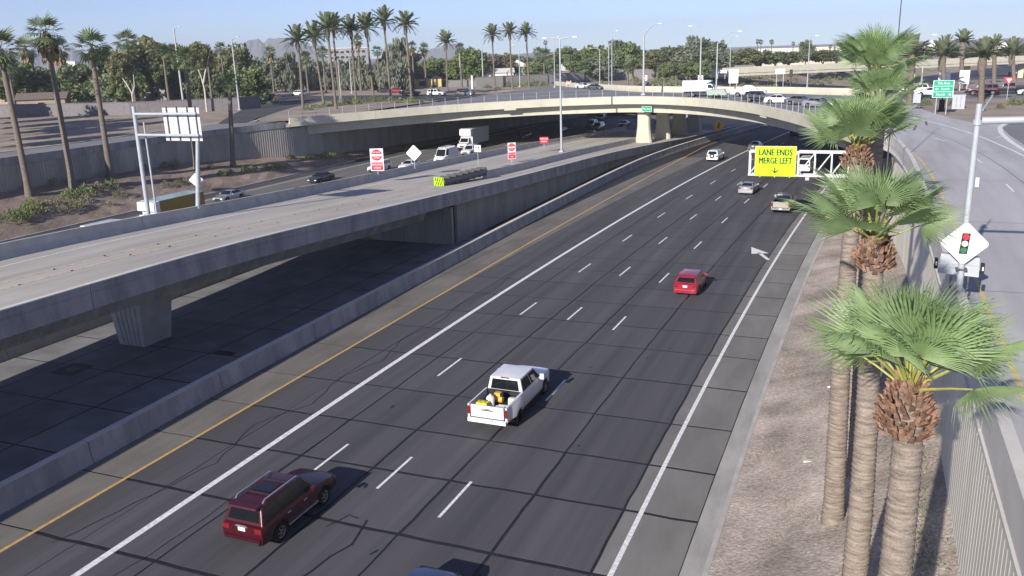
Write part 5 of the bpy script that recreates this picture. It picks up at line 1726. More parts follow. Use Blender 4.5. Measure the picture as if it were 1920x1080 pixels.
# ---- cross street and frontage
for k, lab, x, y, z, h, p in [
    ("sedan", "white car on the overpass ahead of the long queue", -13.0, 143.1, 8.46, -100, P_WHITE), ("suv", "black off-road suv behind the white pickup on the overpass", -16.8, 148.0, 8.46, -100, P_BLACK),
    ("sedan", "dark car after the white one on the overpass", -9.6, 139.3, 8.46, -108, P_GREY), ("sedan", "silver car behind the railing near the right palm", -6.6, 133.4, 8.46, -115, P_SILVER),
    ("sedan", "white car at the overpass end by the palm fronds", -3.0, 126.0, 8.48, -120, P_WHITE),
    ("suv", "white suv waiting on the street left of the overpass", -106.1, 205.0, 7.22, -90, P_WHITE), ("suv", "black suv in the left queue, front one", -98.4, 206.6, 7.22, -90, P_BLACK), ("sedan", "dark maroon car at the head of the left queue", -95.6, 200.6, 7.3, -90, P_GREY),
    ("sedan", "red car behind the eighth date palm trunk", -130.2, 226.2, 7.2, -90, P_RED), ("sedan", "dark parked car by the yellow building", -135.6, 228.4, 7.2, -90, P_BLACK), ("suv", "white suv beside the first date palm trunk", -156.7, 213.8, 7.22, 90, P_WHITE),
    ("suv", "black suv by the small sign left of the date palms", -151.9, 193.1, 7.22, 90, P_BLACK), ("sedan", "white car at the street corner by the barricade", -69.5, 218.2, 8.0, -120, P_WHITE), ("sedan", "dark car at the corner next to the white one", -62.7, 206.3, 8.12, -120, P_GREY),
    ("suv", "white suv waiting on the street beyond the palm at right", 6.9, 163.3, 8.57, 90, P_WHITE), ("sedan", "white sedan half hidden by the green guide sign", 9.2, 157.6, 8.57, 90, P_WHITE),
    ("suv", "maroon suv right of the green guide sign", 16.9, 159.0, 8.57, 90, P_MAROON), ("sedan", "white car cut by the right frame edge", 24.0, 157.6, 8.57, 90, P_WHITE),
    ("sedan", "silver car on the distant freeway left of the trunk", 31.5, 430, 0, -18, P_SILVER), ("sedan", "white car on the distant freeway, left of a pair", 48.2, 545.1, 0, 160, P_WHITE), ("suv", "dark suv on the distant freeway, right of a pair", 57.6, 560.2, 0, 160, P_BLACK),
    ("sedan", "dark car alone on the distant freeway", 34.8, 488.6, 0, 160, P_BLACK), ("suv", "dark suv under the far overpass", 61.3, 470.7, 0, -19, P_GREY), ("sedan", "pale car under the far overpass at right", 66.4, 490.0, 0, -19, P_SILVER)]:
    car(k, lab, x, y, z, h, p, "car" if k != "suv" else "suv", "cross street traffic" if y < 300 else "distant freeway traffic")

# ---- pickups
def pickup(label, x, y, z, h, col, L=5.8, W=1.98, H=1.90, dual=False, bed=1.95, crew=True, name="pickup_truck", canopy=False):
    key = ('pk', L, W, H, dual, bed)
    yc = -L / 2 + bed + .12              # cab rear
    sp = dict(L=L, W=W, H=H, belt=1.22, hr=1.22, hf=1.08, dz=1.22, fb=L / 2 - 1.55, rf=L / 2 - 2.25, rr=yc + .10, rb=yc + .02, wt=W / 2 * .78, yf=L / 2 - 1.0, yr=-L / 2 + 1.25, rw=.40, sill=.42, win=[(0., .47), (.51, 1.)])
    root = thing(name, label, "pickup", (x, y, z), radians(h), "traffic")
    part(root, "body", key + ('b',), lambda: body_mesh(sp, yc, None), [col, BLACKP], .75, col)
    cabin(root, sp, key, col, 0)
    add_wheels(root, sp, xs=W / 2, w=.27)
    def bedside(s_):
        mb = MB()
        n = 40
        ra = sp['rw'] + .08
        rows = []
        y0, y1 = -L / 2, yc - .03
        for i in range(n + 1):
            yy = y0 + (y1 - y0) * i / n
            d = abs(yy - sp['yr'])
            zb = sp['sill'] + .05
            if d < ra:
                zb = max(zb, sp['rw'] + sqrt(ra * ra - d * d) - .02)
            bul = 0
            if dual:
                bul = .20 * max(0, 1 - (d / .95) ** 2)
            xo = W / 2
            prof = [(xo * .93, zb), (xo + bul, max(zb + .04, .62)), (xo + bul, 1.05), (xo + bul * .3, 1.22), (xo - .01, 1.32), (xo - .10, 1.34), (xo - .12, .80)]
            if prof[1][1] > 1.0:
                pass
            rows.append([(s_ * a, yy, max(b, zb)) for a, b in prof])
        m = len(rows[0])
        vs = [p for r2 in rows for p in r2]
        fs = [(a * m + k, a * m + k + 1, (a + 1) * m + k + 1, (a + 1) * m + k) for a in range(n) for k in range(m - 1)]
        if s_ < 0:
            fs = [f[::-1] for f in fs]
        mb.add(vs, fs)
        mb.add(rows[0], [tuple(range(m)) if s_ > 0 else tuple(range(m - 1, -1, -1))])
        mb.add(rows[-1], [tuple(range(m - 1, -1, -1)) if s_ > 0 else tuple(range(m))])
        return mb
    for s_ in (-1, 1):
        part(root, "bed_side", key + ('bs', s_), lambda: bedside(s_), [col], .7, col)
        part(root, "tail_lamp", key + ('tl', s_), lambda: MB().box(*sorted((s_ * (W / 2 - .17), s_ * (W / 2 - .005))), -L / 2 - .035, -L / 2 + .1, .82, 1.24), [LAMP_R], 0)
        part(root, "head_lamp", key + ('hl', s_), lambda: MB().box(*sorted((s_ * W * .24, s_ * W * .42)), L / 2 - .1, L / 2 + .012, .78, .95), [LAMP_W], 0)
        part(root, "mirror", key + ('mi', s_), lambda: MB().box(*sorted((s_ * (W / 2 + .05), s_ * (W / 2 + .26))), sp['fb'] - .45, sp['fb'] - .36, 1.2, 1.5).box(*sorted((s_ * (W / 2 - .05), s_ * (W / 2 + .1))), sp['fb'] - .43, sp['fb'] - .38, 1.24, 1.30), [col], 0, col)
    part(root, "bed_floor", key + ('bf',), lambda: MB().box(-W / 2 + .11, W / 2 - .11, -L / 2 + .04, yc - .02, .70, .94).box(-W / 2 + .1, W / 2 - .1, yc - .06, yc - .015, .75, 1.30).box(-W * .38, W * .38, -L / 2 + .1, yc, .42, .70), [BLACKP], 0)
    part(root, "tailgate", key + ('tg',), lambda: MB().box(-W / 2 + .18, W / 2 - .18, -L / 2 - .02, -L / 2 + .05, .72, 1.32), [col], 0, col)
    part(root, "bumper", key + ('bu',), lambda: MB().box(-W / 2 + .04, W / 2 - .04, -L / 2 - .14, -L / 2 - .025, .48, .68), [col if dual else CHROME], 0, col if dual else None)
    part(root, "licence_plate", key + ('pl',), lambda: MB().box(-.16, .16, -L / 2 - .155, -L / 2 - .13, .50, .65), [PLATE], 0)
    part(root, "grille", key + ('gr',), lambda: MB().box(-W * .25, W * .25, L / 2 - .1, L / 2 + .016, .62, .98), [BLACKP], 0)
    part(root, "running_board", key + ('rb',), lambda: MB().box(-W / 2 + .02, W / 2 - .02, yc + .1, L / 2 - 1.5, .36, .42), [BLACKP], 0)
    return root
tk = pickup("white dual rear wheel pickup carrying tools in its open bed", -15.75, 37.05, 0, 0, P_WHITE, 6.3, 2.06, 1.98, True, 2.05)
MB().box(-.22, .22, -.92, -.86, 1.89, 1.93).build("third_brake_lamp", LAMP_R, tk)
for s_ in (-1, 1):
    link("wheel", wheel_meshes(.40, .27)[0], tk, (s_ * 1.04, -1.90, .40))
    MB().box(*sorted((s_ * .30, s_ * .34)), -3.30, -3.26, .6, .66).build("hitch_step", BLACKP, tk)
MB().box(-.30, .30, -3.19, -3.165, 1.08, 1.13).build("tailgate_handle", BLACKP, tk)
MB().box(-.13, .13, -3.19, -3.165, 1.15, 1.20).build("tailgate_badge", CHROME, tk)
# loose cargo in the bed (each lifts out)
cx, cyy = -15.75, 37.05
YELC = mat("yellow_plastic", (0.72, 0.66, 0.05), .5, .06, 4)
AMB = mat("amber_plastic", (0.62, 0.40, 0.07), .5, .1, 4)
OFFW = mat("white_plastic", (0.72, 0.72, 0.70), .5, .05, 4)
t = thing("toolbox", "yellow plastic toolbox by the tailgate in the white pickup's bed", "toolbox", (cx - .42, cyy - 2.72, .94))
t.scale = (1.15, 1.25, 1.45)
MB().hexa([(-.28, -.17, 0), (.28, -.17, 0), (.28, .17, 0), (-.28, .17, 0)], [(-.24, -.14, .26), (.24, -.14, .26), (.24, .14, .26), (-.24, .14, .26)]).build("case", YELC, t)
MB().tube([(-.12, 0, .25), (-.12, 0, .33), (.12, 0, .33), (.12, 0, .25)], .02, 6).build("handle", BLACKP, t)
t = thing("water_jug", "white round jug standing in the middle of the pickup bed", "jug", (cx - .22, cyy - 2.25, .94))
MB().tube([(0, 0, 0), (0, 0, .42), (0, 0, .5), (0, 0, .54)], [.2, .21, .16, .08], 14).build("jug_body", OFFW, t, .7)
MB().tube([(0, 0, .53), (0, 0, .6)], .07, 10).build("lid", OFFW, t)
t = thing("air_compressor", "amber engine machine in the pickup bed behind the cab", "machine", (cx - .02, cyy - 1.75, .94))
t.scale = (.72, .72, .72)
MB().tube([(-.38, 0, .26), (-.34, 0, .26), (.34, 0, .26), (.38, 0, .26)], [.12, .24, .24, .12], 14).build("tank", AMB, t, .7)
MB().box(-.22, .2, -.16, .16, .5, .74).build("motor", AMB, t)
MB().box(.2, .36, -.1, .12, .45, .62).build("pump", BLACKP, t)
MB().tube([(-.34, .18, .1), (-.34, .18, .8), (.3, .18, .8), (.3, .18, .1)], .025, 6).build("frame_bar", BLACKP, t)
for i, (dx, dy, w, d_, hh, lab) in enumerate([(.34, -2.78, .26, .16, .10, "white flat case nearest the tailgate on the pickup bed floor"), (.40, -2.52, .24, .16, .16, "white flat case second from the tailgate in the pickup bed"), (.46, -2.26, .26, .15, .12, "white flat case third from the tailgate in the pickup bed"), (.72, -1.8, .16, .24, .34, "white boxy canister against the right bed wall")]):
    o = MB().hexa([(-w, -d_ / 2, 0), (w, -d_ / 2, 0), (w, d_ / 2, 0), (-w, d_ / 2, 0)], [(-w * .92, -d_ * .42, hh), (w * .92, -d_ * .42, hh), (w * .92, d_ * .42, hh), (-w * .92, d_ * .42, hh)]).build("storage_case", OFFW, None, loc=(cx + dx, cyy + dy, .941))
    tag(o, lab, "case")
pickup("champagne pickup in the right lane before the yellow merge sign", -7.7, 96.1, 0, -3.2, P_GOLD, 5.7, 1.95, 1.86, False, 1.75)
pickup("long white pickup crossing the overpass", -20.5, 163.6, 8.46, -90, P_WHITE, 6.2, 2.0, 1.92, False, 2.2)
pickup("black pickup waiting left of the white street suv", -116.2, 208.8, 7.22, -90, P_BLACK, 5.7, 1.95, 1.86, False, 1.75)
pickup("black pickup behind the maroon suv at right", 20.9, 162.0, 8.57, 90, P_BLACK, 5.6, 1.95, 1.86, False, 1.7)
# ---- box trucks
def boxtruck(label, x, y, z, h, cabc, boxc, roofc, L=8.4, bh=3.65, bw=1.22, text=False):
    root = thing("box_truck", label, "truck", (x, y, z), radians(h), "traffic")
    yb0, yb1 = -L / 2, L / 2 - 2.35
    MB().box(-bw, bw, yb0, yb1, 1.05, bh).build("cargo_box", boxc, root)
    MB().box(-bw - .004, bw + .004, yb0 - .004, yb1 + .005, bh, bh + .03).build("box_roof", roofc, root)
    MB().box(-bw - .002, bw + .002, yb1 - .04, yb1 + .05, 1.06, bh - .003).build("box_front", cabc, root)
    for s_ in (-1, 1):
        MB().box(*sorted((s_ * (bw + .003), s_ * (bw + .012))), yb0 + .05, yb1 - .1, 1.95, 2.02).build("rub_rail", P_BOX, root)
    # attic over the cab
    MB().hexa([(-bw, yb1 + .05, 2.55), (bw, yb1 + .05, 2.55), (bw * .96, yb1 + .75, 2.75), (-bw * .96, yb1 + .75, 2.75)], [(-bw, yb1 + .05, bh), (bw, yb1 + .05, bh), (bw * .94, yb1 + .7, bh - .05), (-bw * .94, yb1 + .7, bh - .05)]).build("cab_fairing", cabc, root)
    # cab
    ya, yf_ = yb1 + .08, L / 2
    MB().hexa([(-1.02, ya, .6), (1.02, ya, .6), (.96, yf_, .6), (-.96, yf_, .6)], [(-1.0, ya, 1.5), (1.0, ya, 1.5), (.9, yf_ - .1, 1.28), (-.9, yf_ - .1, 1.28)]).build("hood", cabc, root)
    MB().hexa([(-1.0, ya, 1.5), (1.0, ya, 1.5), (.95, ya + 1.35, 1.45), (-.95, ya + 1.35, 1.45)], [(-.85, ya + .02, 2.35), (.85, ya + .02, 2.35), (.82, ya + .8, 2.32), (-.82, ya + .8, 2.32)]).build("cab", cabc, root)
    a, b = quad_at(((.95, ya + 1.35, 1.45), (-.95, ya + 1.35, 1.45), (-.82, ya + .8, 2.32), (.82, ya + .8, 2.32)), .06, .94, .1, .9, .01)
    MB().hexa(a, b).build("windshield", GLASS, root)
    for s_ in (-1, 1):
        c = ((1.0, ya, 1.5), (.95, ya + 1.35, 1.45), (.82, ya + .8, 2.32), (.85, ya + .02, 2.35))
        if s_ < 0:
            c = tuple((-p[0], p[1], p[2]) for p in (c[1], c[0], c[3], c[2]))
        a, b = quad_at(c, .1, .9, .12, .85, .01)
        MB().hexa(a, b).build("side_window", GLASS, root)
        MB().box(*sorted((s_ * .55, s_ * .85)), yf_ - .06, yf_ + .01, .85, 1.05).build("head_lamp", LAMP_W, root)
        MB().box(*sorted((s_ * 1.05, s_ * 1.3)), ya + 1.0, ya + 1.1, 1.5, 1.95).build("mirror", BLACKP, root)
        for yy in (L / 2 - .95, -L / 2 + 1.9):
            ty, rm = wheel_meshes(.45, .3)
            o = link("wheel", ty, root, (s_ * .92, yy, .45))
            link("rim", rm, o)
    MB().box(-.42, .42, yf_ - .06, yf_ + .02, .75, 1.02).build("grille", BLACKP, root)
    MB().box(-.98, .98, yf_ - .02, yf_ + .12, .45, .68).build("bumper", BLACKP, root)
    MB().box(-.8, .8, -L / 2 + .2, L / 2 - .4, .55, 1.04).build("chassis", BLACKP, root)
    return root
bt = boxtruck("white cab box truck with grey cargo box in the eastbound lanes", -70.3, 150.0, 0, 180, P_WHITE, P_BOX, P_WHITE, 10.0, 3.9)
for zz, x0, x1 in ((3.3, .1, .75), (3.05, .3, .6), (2.9, -.2, .6)):
    MB().box(x0, x1, 5.0 - 2.35 + .70, 5.0 - 2.35 + .79, zz, zz + .09).build("faded_lettering", mat("faded_print", (.3, .3, .32), .6, .1, 5), bt)
boxtruck("ochre sided box truck with pale roof behind the gantry posts", -69.2, 69.2, 0, 180, P_WHITE, P_OCHRE, P_GREEN, 9.0, 3.7)
boxtruck("white box truck on the overpass behind the green trailer", -29.3, 165.0, 8.46, -90, P_WHITE, P_WHITE, P_WHITE, 6.8, 3.0)
car("van", "white van roof barely showing over the ramp barrier at left", -71.6, 62.0, 0, 180, P_WHITE, "van", scale=.9)
# trailer on the overpass
t = thing("trailer", "pale green two axle trailer in front of the white box truck on the overpass", "trailer", (-25.5, 159.7, 8.46), radians(-90), "traffic")
MB().hexa([(-.95, -1.6, .55), (.95, -1.6, .55), (.95, 1.6, .55), (-.95, 1.6, .55)], [(-1.0, -1.9, 1.5), (1.0, -1.9, 1.5), (1.0, 1.3, 1.6), (-1.0, 1.3, 1.6)]).build("tub", P_GREEN, t)
MB().box(-.08, .08, 1.5, 2.9, .5, .6).build("drawbar", STEEL_D, t)
for s_ in (-1, 1):
    for yy in (-.45, .4):
        link("wheel", wheel_meshes(.36, .22)[0], t, (s_ * .85, yy, .36))
# ================================================================== signs and road furniture
RX90 = Matrix.Rotation(pi / 2, 4, 'X')
def TM(x, y, z):
    return Matrix.Translation((x, y, z)) @ RX90
def disc(cx, z, r, y0, y1, n=24):
    vs = [(cx + r * cos(2 * pi * k / n), y0, z + r * sin(2 * pi * k / n)) for k in range(n)] + [(cx + r * cos(2 * pi * k / n), y1, z + r * sin(2 * pi * k / n)) for k in range(n)]
    return MB().add(vs, [tuple(range(n)), tuple(range(2 * n - 1, n - 1, -1))] + [(i, n + i, n + (i + 1) % n, (i + 1) % n) for i in range(n)])
def diamond(z, h, y0, y1, rc=.12):
    """square plate on its corner, corners rounded"""
    out = []
    for k in range(4):
        a = pi / 2 * k
        for d in (-.10, 0, .10):
            rr = h * (1 - rc * (1 - 4 * abs(d))) if d else h * (1 - rc * .35)
            aa = a + d
            rr = h * .955 if d == 0 else h * .93
            out.append((rr * cos(aa), rr * sin(aa)))
    n = len(out)
    vs = [(x, y0, z + q) for x, q in out] + [(x, y1, z + q) for x, q in out]
    return MB().add(vs, [tuple(range(n)), tuple(range(2 * n - 1, n - 1, -1))] + [(i, n + i, n + (i + 1) % n, (i + 1) % n) for i in range(n)])
# ---- LANE ENDS / MERGE LEFT on its cantilever truss
t = thing("merge_sign", "fluorescent yellow merge sign on a white truss over the right lane", "road sign", (0.6, 84, 0.4))
X0, X1, ZB, ZT = -10.85, -0.3, 5.10, 7.30     # local x, z
for z in (ZB, ZT):
    for yy in (0.0, 0.9):
        MB().box(X0, X1, yy - .09, yy + .09, z - .09, z + .09).build("truss_chord", WHITEM, t)
nb_ = 7
for i in range(nb_ + 1):
    x = X0 + .09 + (X1 - X0 - .2) * i / nb_
    for yy in (0.0, 0.9):
        MB().box(x - .06, x + .06, yy - .06, yy + .06, ZB + .09, ZT - .09).build("truss_vertical", WHITEM, t)
    MB().box(x - .04, x + .04, .09, .81, ZT - .05, ZT + .05).build("truss_cross_tie", WHITEM, t)
    if i < nb_:
        x2 = X0 + .09 + (X1 - X0 - .2) * (i + 1) / nb_
        for yy in (0.0, 0.9):
            MB().tube([(x + .05, yy, ZB + .1), (x2 - .05, yy, ZT - .1)], .055, 6).build("truss_diagonal", WHITEM, t)
MB().tube([(0, .45, -.3), (0, .45, 8.0)], [.32, .24], 16).build("post", WHITEM, t, .9)
MB().box(-.32, -.02, -.02, .92, ZB - .12, ZT + .12).build("bracket", WHITEM, t)
px0, px1, pz0, pz1 = -10.22, -6.52, 5.02, 7.82
MB().box(px0, px1, -.22, -.16, pz0, pz1).build("sign_panel", SIGN_FY, t)
MB().box(px0 - .03, px1 + .03, -.155, -.12, pz0 - .03, pz1 + .03).build("sign_backing", ALU, t)
pcx = (px0 + px1) / 2
for k_ in range(3):                       # heavy strokes
    text_mesh("LANE ENDS", .84, SIGN_K, t, TM(pcx + (k_ - 1) * .022, -.226 - .003 * k_, pz1 - .58), sx=.70)
    text_mesh("MERGE LEFT", .84, SIGN_K, t, TM(pcx + (k_ - 1) * .022, -.226 - .003 * k_, pz1 - 1.36), sx=.66)
ar = MB().box(pcx - .05, pcx + .05, -.236, -.221, pz0 + .36, pz0 + .80).add([(pcx - .32, -.234, pz0 + .58), (pcx, -.234, pz0 + .26), (pcx + .32, -.234, pz0 + .55), (pcx + .32, -.234, pz0 + .63), (pcx, -.234, pz0 + .42), (pcx - .32, -.234, pz0 + .63)], [(0, 1, 4, 5), (1, 2, 3, 4)])
ar.build("arrow", SIGN_K, t)
for xx in (px0 + .5, px1 - .5, pcx):
    MB().box(xx - .05, xx + .05, -.12, -.09, pz0 - .12, pz1 + .05).build("sign_hanger", WHITEM, t)
# small sensor under the truss
MB().box(-5.6, -5.25, -.1, .2, ZB - .42, ZB - .12).build("sensor_box", STEEL_P, t)
# ---- gantry with its back turned, beside the ramp
t = thing("gantry_sign", "grey two post gantry holding a slatted sign seen from behind", "road sign", (-49.6, 52.9, 0.0))
MB().tube([(-5.45, 0, -.1), (-5.3, 0, 14.3)], [.2, .15], 14).build("post", STEEL_P, t, .9)
MB().tube([(-5.05, .55, -.1), (-5.0, .55, 13.0)], [.09, .07], 10).build("thin_post", STEEL_P, t, .9)
MB().tube([(0, 0, 6.2), (.85, 0, 11.6)], [.18, .14], 14).build("post", STEEL_P, t, .9)
MB().box(-.35, .3, -.22, .22, 6.2, 6.32).build("base_plate", STEEL_P, t)
for z in (13.7, 12.03):
    MB().tube([(-5.3, -.02, z), (1.1, -.02, z)], .11, 12).build("arm", STEEL_P, t, .9)
sx0, sx1 = -2.68, 1.05
for k in range(11):
    z = 11.55 + k * .238
    MB().box(sx0, sx1, .36, .40, z, z + .222).build("slat", ALU, t)
for k, xx in enumerate((-2.2, -1.15, -.1, .72)):
    MB().box(xx - .04, xx + .04, .27, .355, 11.5, 14.25).build("stiffener", STEEL_D, t)
# ---- wrong-way protection signs on the ramp
def dne(label, x, y, z0, rz_, w, zA, zB, zC, zD, faded=False, only_red=False):
    """post; square DO NOT ENTER plate zA..zB; WRONG WAY plate zC..zD (heights above z0)"""
    t = thing("wrong_way_sign" if only_red else "do_not_enter_sign", label, "road sign", (x, y, z0), rz_)
    MB().tube([(0, .06, -.05), (0, .06, zB if not only_red else zD)], .045, 8).build("post", STEEL, t)
    if not only_red:
        MB().box(-w / 2, w / 2, -.02, .01, zC - .08, zB).build("white_board", SIGN_W, t)
        zc = (zA + zB) / 2
        r = (zB - zA) * .44
        disc(0, zc, min(r, w * .44), -.035, -.021).build("red_disc", SIGN_R, t)
        MB().box(-w * .40, w * .40, -.044, -.036, zc - .13, zc + .09).build("white_bar", SIGN_W, t)
        text_mesh("DO NOT", w * .145, SIGN_W, t, TM(0, -.040, zc + .30))
        text_mesh("ENTER", w * .145, SIGN_W, t, TM(0, -.040, zc - .32))
    MB().box(-w * .44, w * .44, -.035, -.021, zC, zD).build("red_plate", SIGN_R, t)
    text_mesh("WRONG", w * .22, SIGN_W, t, TM(0, -.040, zC + (zD - zC) * .70))
    text_mesh("WAY", w * .24, SIGN_W, t, TM(0, -.040, zC + (zD - zC) * .28))
    return t
FCAM = lambda x, y: atan2(-x, y) * .0
dne("large do not enter sign over a red wrong way plate on the ramp barrier", -50.9, 82.9, 4.72, radians(18), 1.5, 1.45, 2.9, .48, 1.36)
dne("narrow do not enter sign seen at an angle beside the ramp divider", -46.7, 112.6, 2.3, radians(45), 1.25, 1.6, 2.9, .65, 1.5)
dne("red wrong way sign near the tall twin lamp pole", -49.5, 133.5, 2.25, radians(18), 1.6, 0, 0, .62, 1.65, only_red=True)
t = thing("warning_sign", "blank white diamond sign seen from behind on the ramp barrier", "road sign", (-50.9, 91.5, 4.25), radians(15))
diamond(1.88, .98, -.02, .02).build("plate", SIGN_W, t)
MB().tube([(0, .05, -.05), (0, .05, 1.9)], .045, 8).build("post", STEEL, t)
t = thing("lane_sign", "small white sign with two black arrows on a thin post behind the crash cushion", "road sign", (-46.75, 101.1, 2.86), radians(15))
MB().tube([(0, .04, -.05), (0, .04, 3.1)], .035, 8).build("post", STEEL, t)
MB().box(-.43, .43, -.02, .015, 2.35, 3.2).build("plate", SIGN_W, t)
for xx in (-.2, .12):
    MB().box(xx - .035, xx + .035, -.03, -.021, 2.6, 2.98).add([(xx - .12, -.03, 2.9), (xx + .12, -.03, 2.9), (xx, -.03, 3.1)], [(0, 1, 2)]).build("arrow", SIGN_K, t)
t = thing("warning_sign", "pale diamond and post marker seen between the gantry posts", "road sign", (-84.1, 90, .35), radians(35))
diamond(1.85, .95, -.02, .02).build("plate", SIGN_W, t)
MB().box(.28, .46, -.25, -.05, .9, 2.75).build("edge_plate", SIGN_W, t)
MB().tube([(0, .05, -.3), (0, .05, 1.9)], .045, 8).build("post", STEEL, t)
t = thing("warning_sign", "amber diamond with a black lane arrow beneath the overpass", "road sign", (-26.95, 171.6, .95), radians(8))
diamond(1.5, 1.18, -.02, .02).build("plate", SIGN_O, t)
MB().tube([(0, .06, -.1), (0, .06, 1.5)], .05, 8).build("post", STEEL_D, t)
MB().box(-.08, .12, -.03, -.021, 1.0, 1.95).add([(-.05, -.03, 1.9), (.35, -.03, 1.62), (.1, -.03, 2.2)], [(0, 1, 2)]).add([(-.36, -.03, 1.32), (-.05, -.03, 1.15), (-.05, -.03, 1.55)], [(0, 1, 2)]).build("arrow", SIGN_K, t)
# ---- street name panel on the overpass
t = thing("street_name_sign", "small green street name sign fixed on the overpass girder", "road sign", (-37.3, 154.75, 6.45), radians(-20))
MB().box(-1.05, 1.05, -.06, .02, 0, 1.0).build("border_plate", SIGN_W, t)
MB().box(-.98, .98, -.075, -.062, .07, .93).build("panel", SIGN_G, t)
text_mesh("7th Ave", .52, SIGN_W, t, TM(0, -.082, .5))
for xx in (-.8, .8):
    MB().box(xx - .05, xx + .05, .02, .6, .4, .5).build("bracket", STEEL, t)
# ---- guide sign on the right
t = thing("guide_sign", "green three line guide sign on two posts at the ramp end", "road sign", (8.3, 118, 8.5), 0)
for xx in (-.62, .55):
    MB().tube([(xx, .08, -.1), (xx, .08, 4.1)], .055, 8).build("post", STEEL, t)
MB().box(-1.15, 1.15, -.03, .02, 2.1, 4.15).build("border_plate", SIGN_W, t)
for k in range(3):
    z0 = 2.15 + k * .67
    MB().box(-1.08, 1.08, -.045, -.032, z0, z0 + .62).build("panel", SIGN_G, t)
text_mesh("7th Ave", .42, SIGN_W, t, TM(0, -.052, 2.15 + 2 * .67 + .31))
text_mesh("South", .40, SIGN_W, t, TM(.22, -.052, 2.15 + .67 + .31))
text_mesh("North", .40, SIGN_W, t, TM(-.22, -.052, 2.15 + .31))
def arrow_lr(cx, z, s_):
    return MB().box(*sorted((cx - .06 * s_, cx + .16 * s_)), -.056, -.047, z - .04, z + .04).add([(cx - .04 * s_, -.056, z - .16), (cx - .24 * s_, -.056, z), (cx - .04 * s_, -.056, z + .16)], [(0, 1, 2) if s_ < 0 else (2, 1, 0)])
arrow_lr(-.68, 2.15 + .67 + .31, 1).build("arrow", SIGN_W, t)
arrow_lr(.72, 2.15 + .31, -1).build("arrow", SIGN_W, t)
# ---- ramp-meter mast
t = thing("signal_mast", "tall grey mast with a signal ahead diamond beside the right ramp", "signal mast", (3.22, 30.5, 9.35))
MB().tube([(0, 0, 0), (-.02, 0, 6.15)], [.105, .09], 16).build("pole", STEEL_P, t, .9)
MB().tube([(-.02, 0, 5.5), (-.02, 0, 5.66)], .135, 16).build("collar", STEEL_P, t)
MB().tube([(.10, 0, 5.63), (10.5, .2, 5.85)], [.115, .07], 14).build("mast_arm", STEEL_P, t, .9)
MB().tube([(.10, .1, 5.95), (.50, 1.6, 6.3)], .03, 8).build("luminaire_arm", STEEL_P, t)
MB().box(.08, .22, .05, 1.0, 5.88, 5.93).build("mounting_plate", STEEL_D, t)
MB().box(.11, .22, -.05, .06, 3.55, 3.85).build("junction_box", WHITEM, t)
diamond(1.72, .72, -.17, -.145).build("diamond_plate", mat("mast_sign_pale", (.70, .69, .655), .5, .02, 3), t)
sg = MB().hexa([(-.145, -.19, 1.38), (.095, -.19, 1.38), (.095, -.175, 1.38), (-.145, -.175, 1.38)], [(-.095, -.19, 2.06), (.145, -.19, 2.06), (.145, -.175, 2.06), (-.095, -.175, 2.06)]).build("signal_symbol", SIGN_K, t)
for k, (mm, zz) in enumerate(((SIG_RED, 1.94), (SIGN_W, 1.72), (SIG_GRN, 1.50))):
    disc(.02 - .018 * k, zz, .095, -.20, -.192).build("signal_lens", mm, sg)
MB().box(-.17, .17, -.14, .14, .80, .85).build("clamp_band", STEEL_D, t)
cab_ = MB().hexa([(-.68, .14, .62), (.55, .14, .54), (.58, .42, .54), (-.65, .42, .62)], [(-.62, .18, 1.28), (.53, .18, 1.18), (.56, .42, 1.18), (-.60, .42, 1.28)]).build("meter_cabinet", STEEL_P, t)
MB().box(-.60, .51, .125, .15, .93, .96).build("cabinet_lip", STEEL, t)
for xx, zz in ((-.74, .76), (.64, .66)):
    o = MB().box(xx - .05, xx + .05, .12, .32, zz, zz + .34).build("signal_head", SIGN_K, t)
    MB().box(xx - .022, xx + .022, .105, .125, zz + .12, zz + .24).build("lens", SIGN_W, o)
for xx in (-.25, .25):
    MB().box(xx - .025, xx + .025, .16, .36, .1, .60).build("cabinet_leg", STEEL_D, t)
# ---- crash cushion at the divider nose
t = thing("crash_cushion", "crash cushion with a yellow and black chevron nose on the ramp", "crash cushion", (-42.55, 81.6, rz(82.5) - .03), radians(-7))
MB().box(-.62, .62, 0, .16, .12, 1.0).build("nose_board", SIGN_FY, t)
for k in range(4):
    x = -.5 + k * .3
    MB().add([(x, -.004, .14), (x + .13, -.004, .14), (x + .35, -.004, .55), (x + .22, -.004, .55)] if k < 3 else [(x - .02, -.004, .14), (x + .1, -.004, .14), (x + .1, -.004, .4), (x + .06, -.004, .4)], [(0, 1, 2, 3)]).build("chevron_stripe", SIGN_K, t)
    MB().add([(x - .02, -.004, .58), (x + .11, -.004, .58), (x + .18, -.004, .96), (x + .05, -.004, .96)], [(0, 1, 2, 3)]).build("chevron_stripe", SIGN_K, t)
for k in range(7):
    y0 = .25 + k * 1.28
    MB().box(-.55, .55, y0, y0 + .95, .06, .78).build("bay", mat("cushion_grey", (.07, .07, .075), .7, .15, 3), t)
    MB().box(-.60, .60, y0 + .97, y0 + 1.2, .0, .98).build("diaphragm", STEEL_D, t)
for s_ in (-1, 1):
    MB().box(*sorted((s_ * .62, s_ * .68)), .2, 9.2, .35, .72).build("side_panel", mat("cushion_panel", (.13, .13, .14), .6, .1, 3), t)

